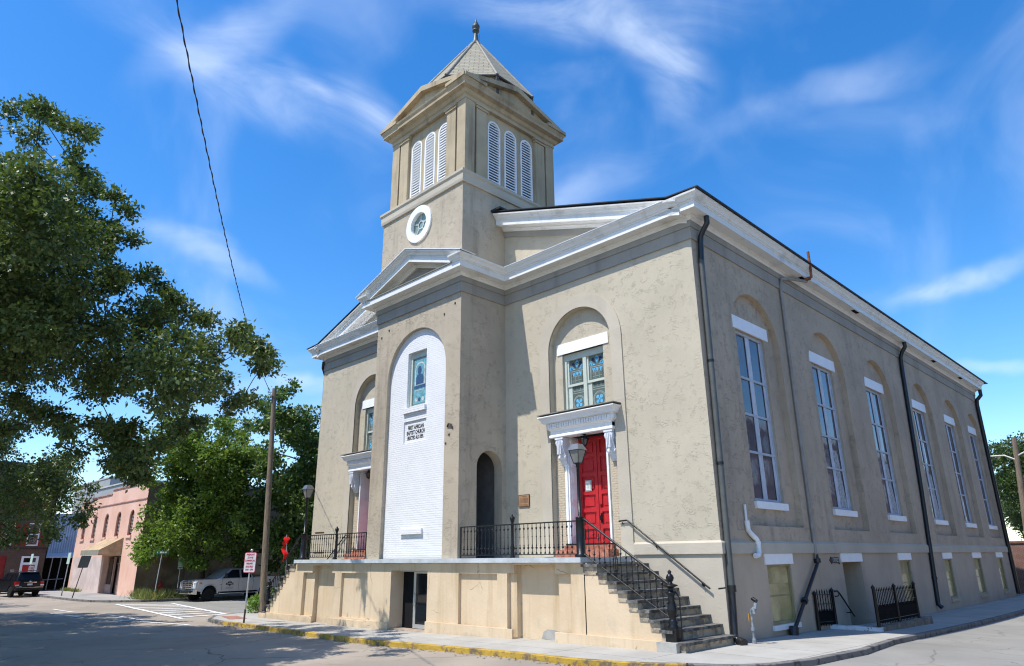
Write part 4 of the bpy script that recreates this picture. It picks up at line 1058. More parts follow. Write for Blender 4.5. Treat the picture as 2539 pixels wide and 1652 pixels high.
def porch_rail(x0, x1, px, label):
    y, z = -2.12, 1.93
    rt = empty('porch_railing', (min(x0, x1), y, z), label, 'railing', 'cast iron railings along the porch')
    m = MB(); m.box(x0, x1, y-.028, y+.028, z+.93, z+.965); m.build('handrail', M_IRON, rt)
    m = MB(); m.box(x0, x1, y-.018, y+.018, z+.075, z+.10); m.build('bottom_rail', M_IRON, rt)
    n = int(abs(x1-x0)/.163); first = None
    for i in range(1, n):
        x = x0+(x1-x0)*i/n
        if abs(x-px) < .07: continue
        if first is None:
            b = D.objects.new('baluster', bal_flat); COL.objects.link(b); attach(b, rt); first = b
        else:
            b = first.copy(); COL.objects.link(b)
        b.location = (x, y, z+.08)
    finial_post(rt, px, y, z)
    m = MB(); m.box(x0-.02, x0+.02, y-.02, y+.02, z, z+.95); m.build('end_post', M_IRON, rt)
    return rt
porch_rail(-7.92, -3.12, -5.58, 'black cast iron railing on the porch in front of the red door')
porch_rail(-13.30, -17.80, -15.40, 'black cast iron railing on the porch in front of the left entrance')
def stair_rail(xa, za, xb, zb, y, label, newel_x, newel_z, sgn, big=True):
    rt = empty('stair_railing', (newel_x, y, newel_z), label, 'railing', 'cast iron stair railings with turned newel posts')
    m = MB(); m.tube([(xa, y, za+.98), (xa+sgn*.06, y, za+.97), (xb, y, zb+.86)], .032, 8); m.build('handrail', M_IRON, rt)
    m = MB(); m.tube([(xa, y, za+.08), (xb, y, zb+.10)], .016, 6); m.build('bottom_rail', M_IRON, rt)
    n = 15; first = None
    for i in range(1, n):
        t = i/n; x = xa+(xb-xa)*t; z = za+(zb-za)*t+.09
        if first is None:
            b = D.objects.new('baluster', bal_stair); COL.objects.link(b); attach(b, rt); first = b
        else:
            b = first.copy(); COL.objects.link(b)
        b.location = (x, y, z)
    # one panel of scrolls
    m = MB(); t = .40; x = xa+(xb-xa)*t; z = za+(zb-za)*t
    for e in (-1, 1):
        m.tube([(x+e*.09*math.sin(i*PI/8)*math.cos(i*.2), y, z+.12+.09*i) for i in range(9)], .012, 5)
        for q in range(4): m.lathe([(0, 0), (.022, .02), (.0, .045)], (x+e*.07, y, z+.18+q*.17), 6)
    m.build('scroll_panel', M_IRON, rt)
    m = MB()
    m.box(newel_x-.145, newel_x+.145, y-.145, y+.145, newel_z, newel_z+.29)
    m.lathe([(.13, .29), (.13, .33), (.10, .36), (.115, .42), (.09, .46), (.075, .50), (.105, .58), (.115, .68), (.10, .80), (.075, .90), (.09, .95), (.07, .98), (.115, 1.04), (.12, 1.08), (.07, 1.10), (.06, 1.14), (.085, 1.18), (.18, 1.22), (.16, 1.24), (.06, 1.27), (.045, 1.30), (.08, 1.34), (.095, 1.40), (.07, 1.46), (.035, 1.49), (.05, 1.53), (.02, 1.57), (0, 1.58)], (newel_x, y, newel_z), 12)
    for k in range(14):
        a = k*PI/3.5; m.lathe([(0, 0), (.022, .02), (0, .04)], (newel_x+.108*math.cos(a), y+.108*math.sin(a), newel_z+.52+k*.026), 5)
    m.build('newel_post', M_IRON, rt)
    m = MB(); m.tube([(newel_x+.2*sgn, y+.03, newel_z-.0), (newel_x+.2*sgn, y+.03, newel_z+.95), (newel_x+.1*sgn, y+.02, newel_z+1.1)], .016, 6); m.build('side_bar', M_IRON, rt)
    return rt
stair_rail(-2.84, 1.93, -.30, .45, -2.15, 'black iron stair railing with twisted newel at the right stairs by the street corner', -.24, .055, 1)
stair_rail(-18.2, 1.90, -20.55, .02, -2.15, 'black iron stair railing with newel at the far left stairs beside the utility pole', -20.62, -.40, -1)
m_ = MB(); m_.box(-20.95, -20.33, -2.36, -1.9, -.6, -.22); m_.build('newel_plinth', M_PORCH, CH)
def wall_rail(mirror, label):
    q = (lambda x: 2*XC+.27-x) if mirror else (lambda x: x)
    rt = empty('wall_handrail', (q(-2.9), -.1, 1.9), label, 'handrail', 'handrails fixed to the church wall')
    m = MB(); m.tube([(q(-3.16), -.10, 2.93), (q(-2.88), -.10, 2.945), (q(-2.80), -.10, 2.90), (q(-.38), -.10, 1.13)], .024, 8); m.build('rail', M_IRON, rt)
    for x, z in ((-3.04, 2.90), (-1.93, 2.22), (-.60, 1.26)):
        m = MB(); m.tube([(q(x), 0, z-.05), (q(x), -.09, z-.05), (q(x), -.10, z)], .014, 6); m.disc((q(x), z-.05), .04, lambda a, b, t: (a, -t, b), .0, .02, 10); m.build('wall_bracket', M_IRON, rt)
wall_rail(False, 'slanting black handrail on the wall above the right stairs')
wall_rail(True, 'black handrail on the wall above the left stairs')

# lamps ---------------------------------------------------------------------
def lamp_post(x, label):
    y, z = -2.12, 1.93
    rt = empty('lamp_post', (x, y, z), label, 'lamp post', 'black lamp posts on the porch corners')
    m = MB(); m.lathe([(.17, 0), (.18, .06), (.125, .10), (.12, 1.02), (.13, 1.04), (.05, 1.06), (.045, 2.38), (.07, 2.40), (.05, 2.44), (.09, 2.50)], (x, y, z), 14); m.build('post', M_IRON, rt)
    f_ = MB(); b, t = .085, .172; z0, z1 = z+2.50, z+2.86
    for sx in (-1, 1):
        for sy in (-1, 1): f_.tube([(x+sx*b, y+sy*b, z0), (x+sx*t, y+sy*t, z1)], .012, 4)
    for q, zz in ((b, z0), (t, z1)):
        for i in range(4):
            a = [(-q, -q), (q, -q), (q, q), (-q, q)]; f_.tube([(x+a[i][0], y+a[i][1], zz), (x+a[(i+1) % 4][0], y+a[(i+1) % 4][1], zz)], .013, 4)
    lo = f_.build('lantern', M_IRON, rt)
    g = MB(); b2, t2 = b-.006, t-.006
    g.add([(x-b2, y-b2, z0), (x+b2, y-b2, z0), (x+b2, y+b2, z0), (x-b2, y+b2, z0), (x-t2, y-t2, z1), (x+t2, y-t2, z1), (x+t2, y+t2, z1), (x-t2, y+t2, z1)], [(0, 1, 5, 4), (1, 2, 6, 5), (2, 3, 7, 6), (3, 0, 4, 7)])
    g.build('glass', glass_mat('lamp_glass', (.24, .24, .22), 1.45, .1), lo)
    r_ = MB(); q = t+.025
    r_.add([(x-q, y-q, z1), (x+q, y-q, z1), (x+q, y+q, z1), (x-q, y+q, z1), (x-.11, y-.11, z1+.17), (x+.11, y-.11, z1+.17), (x+.11, y+.11, z1+.17), (x-.11, y+.11, z1+.17)], [(0, 1, 5, 4), (1, 2, 6, 5), (2, 3, 7, 6), (3, 0, 4, 7), (4, 5, 6, 7)])
    r_.build('lamp_roof', plain('grey_lamp_roof', (.20, .205, .21), .35, .5, .5), lo)
lamp_post(-2.97, 'tall black lamp post at the top of the right stairs, before the red door')
lamp_post(-17.95, 'tall black lamp post at the top of the left stairs, in front of the trees')
def lantern(x, y, z, label):
    rt = empty('hanging_lantern', (x, y, z), label, 'lantern', 'small black lanterns under the door hoods')
    m = MB(); m.lathe([(.06, 0), (.06, -.02), (.015, -.03), (.015, -.06), (.05, -.07), (.05, -.09), (.17, -.15), (.17, -.165), (.03, -.17)], (x, y, z), 8); m.build('cap', M_IRON, rt)
    m = MB()
    for k in range(6):
        a = k*PI/3; m.tube([(x+.125*math.cos(a), y+.125*math.sin(a), z-.165), (x+.07*math.cos(a), y+.07*math.sin(a), z-.34)], .010, 4)
    m.lathe([(.075, -.34), (.06, -.36), (.015, -.40), (0, -.41)], (x, y, z), 8); m.build('cage', M_IRON, rt)
    m = MB(); m.lathe([(.118, -.166), (.063, -.34)], (x, y, z), 6, smooth=False); m.build('glass', glass_mat('lantern_glass', (.12, .115, .10), 1.45, .1), rt)
lantern(-4.46, .05, 5.68, 'small black lantern hanging over the right red door')
lantern(2*XC+4.46, .05, 5.68, 'small black lantern hanging over the left door')

# plaques and small signs ----------------------------------------------------------
pq = MB(); pq.prism(rect(-7.37, -6.86, 3.56, 3.96), fr, -.035, .0, 1); pq.prism(rect(-7.35, -6.88, 3.58, 3.94), fr, -.039, -.03, 0)
for i in range(10):
    if i in (1, 7): continue
    a = .14 if i == 0 else (.03 if i < 7 else .05)
    rn = random.Random(i); x = -7.33+a
    while x < -6.90-a*.8:
        w = .02+.04*rn.random(); pq.prism(rect(x, min(x+w, -6.90), 3.90-i*.033-.012, 3.90-i*.033), fr, -.041, -.038, 1); x += w+.012
o = pq.build('plaque', [M_BRONZE, M_BRONZE_D]); tag(o, 'bronze plaque with small raised lettering on the wall right of the arched passage', 'plaque')
of = MB(); fsd = side(0)
of.prism([(6.93, 1.765), (7.08, 1.875), (7.08, 1.845), (7.66, 1.86), (7.72, 1.63), (7.66, 1.67), (7.08, 1.68), (7.08, 1.655)], fsd, -.03, .0, 0)
text_faces(of, 'OFFICE', fsd, 7.38, 1.762, .165, -.034, 0, 1, sx=.9)
o = of.build('office_sign', [plain('dark_wood_sign', (.035, .033, .032), .6, .3), plain('sign_cream', (.55, .54, .50), .5, .3)]); tag(o, 'dark arrow shaped OFFICE sign on the side wall', 'sign')
# fire hose connection by the corner
fc = empty('fire_standpipe', (.42, .42, -.16), 'white and grey fire hose standpipe by the corner downspout', 'standpipe')
m = MB(); m.tube([(.42, .42, -.16), (.42, .42, .55)], .030, 10, mi=0); m.lathe([(.055, 0), (.05, .07), (.05, .10), (.035, .12)], (.42, .42, -.16), 10); m.lathe([(.048, .30), (.048, .38)], (.42, .42, -.16), 10); m.build('riser_pipe', plain('pale_painted_pipe', (.22, .25, .275), .5, .3, var=.3, vs=14), fc)
m = MB(); m.tube([(.42, .42, .52), (.44, .41, .62), (.50, .39, .66), (.58, .37, .66)], .040, 10); m.tube([(.52, .38, .66), (.53, .36, .54)], .045, 10); m.tube([(.56, .37, .66), (.58, .40, .80)], .045, 10); m.build('valve_body', plain('pale_painted_pipe', (.52, .58, .62)), fc)
m = MB(); m.tube([(.60, .40, .84), (.48, .44, .90)], .05, 9); m.build('cap', M_PIPE_B, fc)
m = MB(); m.box(.36, .372, .36, .44, .36, .55); m.build('tag', plain('orange_tag', (.70, .32, .03), .6, .3), fc)

# iron area fences at the basement entrance ------------------------------------------------
def picket_fence(path, z0f, H, label, posts, n, mesh_h, name='iron_fence', group=None):
    (xa, ya), (xb, yb) = path
    rt = empty(name, (xa, ya, z0f(0)), label, 'fence', group)
    P = lambda t: Vector((xa+(xb-xa)*t, ya+(yb-ya)*t, z0f(t)))
    for t, hh in posts:
        m = MB(); p = P(t); m.lathe([(.055, -.1), (.05, .1), (.045, hh-.12), (.06, hh-.10), (.06, hh-.06), (.02, hh-.02), (.0, hh+.02)], p, 8); m.build('post', M_IRON, rt)
    for hh in (.12, H*.62, H-.12):
        m = MB(); m.tube([P(0)+Vector((0, 0, hh)), P(1)+Vector((0, 0, hh))], .014, 5); m.build('rail', M_IRON, rt)
    first = None
    pk = MB(); pk.lathe([(.013, 0), (.013, H-.08), (.02, H-.05), (.0, H+.06)], n=5); me = pk.mesh('picket', M_MATTE)
    for i in range(1, n):
        t = i/n
        if first is None: b = D.objects.new('picket', me); COL.objects.link(b); attach(b, rt); first = b
        else: b = first.copy(); COL.objects.link(b)
        b.location = P(t)
    # dense dog bars behind the lower half
    m = MB(); k = int((Vector(path[1])-Vector(path[0])).length/.035)
    for i in range(k):
        p = P((i+.5)/k); q = .0125; m.box(p.x-.010, p.x+.010, p.y-q*1.15, p.y+q*1.15, p.z+.04, p.z+mesh_h+.05*((i*7) % 3-1))
    m.build('dog_bars', M_MATTE, rt)
    return rt
picket_fence(((1.36, 6.50), (1.30, 10.62)), lambda t: -.09-.03*t, 1.02, 'black iron picket fence on the stone kerb along the pavement', [(0, 1.14), (.48, 1.14), (1, 1.16)], 26, .50)
picket_fence(((.07, 5.25), (.07, 6.60)), lambda t: -.12-.04*t, 1.02, 'black iron gate folded flat against the side wall', [(0, 1.02), (1, 1.10)], 7, .42, 'iron_gate')
sr_ = MB(); sr_.tube([(.12, 6.70, .83), (.14, 6.85, .84), (.16, 7.0, .74), (.16, 7.95, .02)], .028, 8); sr_.tube([(.02, 6.92, .66), (.14, 6.92, .68), (.15, 6.95, .76)], .016, 6); sr_.tube([(.02, 7.72, .14), (.14, 7.72, .14), (.15, 7.72, .18)], .016, 6)
o = sr_.build('entrance_handrail', M_IRON); tag(o, 'short slanting black handrail beside the basement entrance', 'handrail')
sk = MB()
def rough_bar(mb, x0, x1, y0, y1, z0, z1, n, along, seed, amp=.02):
    rn = random.Random(seed); vs = []
    for i in range(n+1):
        t = i/n
        for a, b in ((0, 0), (1, 0), (1, 1), (0, 1)):
            j = lambda: (rn.random()-.5)*2*amp
            if along == 'y': vs.append((x0+(x1-x0)*a+j(), y0+(y1-y0)*t, z0+(z1-z0)*b+(j() if b else 0)))
            else: vs.append((x0+(x1-x0)*t, y0+(y1-y0)*a+j(), z0+(z1-z0)*b+(j() if b else 0)))
    fs = [(i*4+q, i*4+(q+1) % 4, (i+1)*4+(q+1) % 4, (i+1)*4+q) for i in range(n) for q in range(4)]+[(0, 1, 2, 3), (n*4+3, n*4+2, n*4+1, n*4)]
    mb.add(vs, fs)
rough_bar(sk, 1.18, 1.52, 6.42, 11.3, -.5, -.13, 16, 'y', 2, .025)
o = sk.build('stone_kerb', plain('weathered_kerb_stone', (.24, .20, .155), .95, .1, var=.3, vs=4, bump=.02, bs=12)); tag(o, 'low rough stone kerb carrying the iron fence', 'kerb')
wk = MB(); rough_bar(wk, -.02, 1.5, 6.24, 6.46, -.5, -.14, 10, 'x', 5, .012)
def flake():
    t = NT('flaking_white_paint', .8, .2); w = t.rng(t.noise(5, 6, .7), .56, .62); t.col(t.mix(w, (.66, .68, .70), (.16, .14, .12))); t.bump(t.noise(9, 5), .01); return t.mat
o = wk.build('painted_kerb', flake()); tag(o, 'flaking white painted kerb across the basement entrance', 'kerb')

# ------------------------------------------------------------------ street furniture
up = empty('utility_pole', (-23.42, -.98, -.43), 'tall weathered wooden utility pole at the left corner of the church', 'utility pole')
def wood_mat():
    t = NT('weathered_pole_wood', .9, .15); g = t.noise(3.0, 6, .7, co=t.map((6, 6, .35)))
    t.col(t.mix(t.rng(g, .3, .7), (.13, .098, .070), (.27, .215, .155))); t.bump(g, .02); return t.mat
M_POLE = wood_mat()
m = MB(); m.tube([(-23.42, -.98, -.6), (-23.9, -.98, 4.2), (-24.5, -.98, 10.55)], [.165, .145, .115], 12); m.build('shaft', M_POLE, up)
m = MB(); m.tube([(-24.36, -1.2, 10.3), (-24.6, -1.25, 10.4)], .03, 6); m.tube([(-24.45, -1.13, 10.1), (-24.45, -1.25, 10.1)], .06, 8); m.build('insulator', M_GALV, up)
pt = Vector((-24.42, -1.2, 10.28))
# overhead cable: pole top, across the street, out of view over the camera
def cable(name, pts, r, label, n=90, twist=True):
    P = [Vector(p) for p in pts]; out = []
    for i in range(n+1):
        t = i/n; a = P[0]*(1-t)**2+P[1]*2*t*(1-t)+P[2]*t*t; out.append(a)
    mm = MB(); mm.tube(out, r, 6)
    if twist:
        o2 = []
        for i in range(n*5+1):
            t = i/(n*5); a = P[0]*(1-t)**2+P[1]*2*t*(1-t)+P[2]*t*t; ph = t*2*PI*46
            d = Vector((math.cos(ph), math.sin(ph)*.6, math.sin(ph)*.8))*r*1.7; o2.append(a+d)
        mm.tube(o2, r*.8, 5)
    o = mm.build(name, M_PIPE_B); return tag(o, label, 'cable')
CAB1 = (-0.55, -14.78, 10.95)
cable('overhead_cable', [pt, (-12.48, -7.99, 9.01), CAB1], .010, 'twisted black service cable sagging across the sky from the pole')
cable('overhead_cable', [Vector((-24.4, -1.0, 9.9)), (-40, 2, 7.6), (-66, 8, 8.2)], .006, 'thin black cable running from the pole towards the pink building', twist=False)

def sign_post(x, y, rz, pole_h, lean, board, label, group=None, pole_mat=None, name='street_sign'):
    rt = empty(name, (x, y, hgt(x, y)), label, 'sign', group, world=False, rz=rz)
    m = MB(); m.tube([(0, 0, -.1), (lean*pole_h, 0, pole_h)], .032, 8); m.tube([(0, 0, -.1), (lean*.5, 0, .5)], .036, 8, mi=1); m.build('post', [pole_mat or M_GALV, plain('rusty_post_foot', (.07, .05, .04), .8, .2)], rt)
    board(rt, lean); return rt
M_SIGNW = plain('white_sign_face', (.74, .72, .72), .4, .4, var=.04); M_SIGNR = plain('sign_red', (.50, .03, .07), .5, .3)
def rounded(w, h, r_, cz, cx=0):
    p = []
    for sx, sz, a0 in ((1, 1, 0), (-1, 1, 90), (-1, -1, 180), (1, -1, 270)):
        for k in range(5):
            a = R(a0+k*22.5); p.append((cx+sx*(w/2-r_)+r_*math.cos(a), cz+sz*(h/2-r_)+r_*math.sin(a)))
    return p
def freight_board(rt, lean):
    f = lambda a, b, t: (a+lean*b, -.05+t, b); m = MB()
    m.prism(rounded(.50, .78, .06, 2.26), f, .0, .006, 1); m.prism(rounded(.46, .74, .05, 2.26), f, -.002, .001, 0)
    for i, l in enumerate(('FREIGHT', 'ZONE', 'COMMERCIAL', 'PERMIT', 'REQUIRED', '8AM - 6PM')):
        text_faces(m, l, f, 0, 2.56-i*.115, .095, -.004, 0, 1, sx=(.95 if len(l) < 8 else .72), bold=.004)
    m.build('board', [M_SIGNW, M_SIGNR], rt)
    m = MB(); m.lathe([(.0, 0), (.05, .03), (.06, .07), (.04, .11), (0, .12)], (lean*2.66, 0, 2.66), 8); m.build('cap', M_GALV, rt)
sign_post(-18.75, -3.99, R(38), 2.66, .01, freight_board, 'white sign with red freight zone lettering on a galvanised post by the yellow kerb', name='parking_sign')
def back_board(rt, lean):
    m = MB(); m.add([], []); f = lambda a, b, t: (a+lean*b, -.05+t, b)
    m.prism(rounded(.62, .80, .05, 2.35), f, 0, .01); m.build('board', plain('dull_sign_back', (.10, .10, .10), .6, .3, .4), rt)
sign_post(-47.3, -3.1, R(70), 2.75, .16, back_board, 'leaning dark post with the back of a small sign near the pink building', name='parking_sign', pole_mat=plain('dark_rust_post', (.09, .075, .065), .7, .3))
def green_board(rt, lean):
    f = lambda a, b, t: (a+lean*b, -.05+t, b); m = MB()
    m.prism(rounded(.34, .55, .04, 2.30), f, 0, .01, 0); m.prism(rect(-.10, .10, 2.28, 2.46), f, -.004, .0, 1); m.prism(rounded(.34, .22, .03, 1.90), f, 0, .01, 0); m.prism(rect(-.13, .13, 1.87, 1.93), f, -.004, .0, 1)
    m.build('board', [plain('pale_green_sign', (.46, .62, .56), .4, .4, var=.08), plain('sign_green', (.05, .30, .17), .5, .3)], rt)
sign_post(-43.5, 2.4, R(75), 2.60, .0, green_board, 'pale green and white parking sign behind the pickup', name='parking_sign')
def edge_board(rt, lean):
    f = lambda a, b, t: (a+lean*b, -.05+t, b); m = MB(); m.prism(rounded(.55, .80, .04, 2.6), f, 0, .012, 0); m.build('board', plain('pale_green_sign', (.46, .62, .56)), rt)
sign_post(-52.0, -2.65, R(5), 3.0, .10, edge_board, 'tall leaning post with a thin pale sign at the left of the pink building', name='parking_sign')
sign_post(-60.5, -3.3, R(5), 3.0, .08, edge_board, 'pale edge-on sign post just right of the black vehicle', name='parking_sign')
sn = empty('street_name_sign', (-40.35, -.15, -.43), 'green street name sign on a thin post beside the weeds', 'sign', world=False, rz=R(62))
m = MB(); m.tube([(0, 0, -.1), (.02, 0, .8), (.12, 0, 3.05)], .03, 8, mi=0); m.tube([(0, 0, -.1), (.015, 0, .5)], .034, 8, mi=1); m.build('post', [M_GALV, plain('mustard_paint', (.40, .26, .06), .7, .2, var=.3)], sn)
m = MB(); f = lambda a, b, t: (a+.1, -.04+t, b)
m.prism(rect(-.42, .42, 2.78, 3.0), f, 0, .012, 0)
for a, b in ((-.30, -.24), (-.1, .0), (.03, .12), (.16, .30)): m.prism(rect(a, b, 2.84, 2.94), f, -.004, 0, 1)
m.build('name_plate', [plain('street_sign_green', (.01, .17, .09), .4, .4), M_SIGNW], sn)
m = MB(); f2_ = lambda a, b, t: (.1+t, a*1.0, b)
m.prism(rect(-.40, .40, 3.03, 3.24), f2_, 0, .012, 0); m.build('cross_plate', plain('street_sign_green', (.01, .17, .09)), sn)
# small red hydrant against the shaded wall
hy = empty('fire_hydrant', (-45.7, 2.0, -.43), 'dark red fire hydrant against the shaded side of the pink building', 'hydrant', world=False)
M_HYD = plain('hydrant_red', (.34, .03, .02), .5, .4)
m = MB(); m.lathe([(.20, 0), (.20, .06), (.15, .08), (.14, .62), (.19, .64), (.19, .70), (.15, .74), (.13, .84), (.07, .93), (.05, .94), (.05, 1.0), (0, 1.0)], n=12); m.build('barrel', M_HYD, hy)
m = MB()
for a in (0, 120, 240): c, s_ = math.cos(R(a)), math.sin(R(a)); m.tube([(c*.1, s_*.1, .5), (c*.24, s_*.24, .5)], .07, 8)
m.build('nozzle', M_HYD, hy)
# red flag on the corner beyond the church
rfz = empty('red_flag', (-24.55, .45, 1.8), 'bright red cloth hanging among the trees left of the church', 'flag')
m = MB(); nx, nz = 6, 12; fx, fy, fz_ = -24.55, .45, 3.05
def flag_pt(i, j): w = .17*(1-.15*j/nz)*(1 if j not in (4, 5) else .35)*(.7+.5*abs(math.sin(j*1.7)))*(1 if j < 8 else (nz-j)/4.5+.05); return (fx-.7*w*(i/nx-.5)*2*.7+.05*math.sin(j*.9), fy-.7*w*(i/nx-.5)*2+.05*math.cos(j*.7+i), fz_-j*.10)
m.add([flag_pt(i, j) for j in range(nz+1) for i in range(nx+1)], [(j*(nx+1)+i, j*(nx+1)+i+1, (j+1)*(nx+1)+i+1, (j+1)*(nx+1)+i) for j in range(nz) for i in range(nx)], 0, True)
m.build('cloth', plain('flag_red', (.72, .018, .012), .6, .2, var=.1), rfz)
m = MB(); m.tube([(fx+.05, fy+.3, -.42), (fx+.02, fy+.03, 3.15)], .025, 6); m.build('pole', M_GALV, rfz)

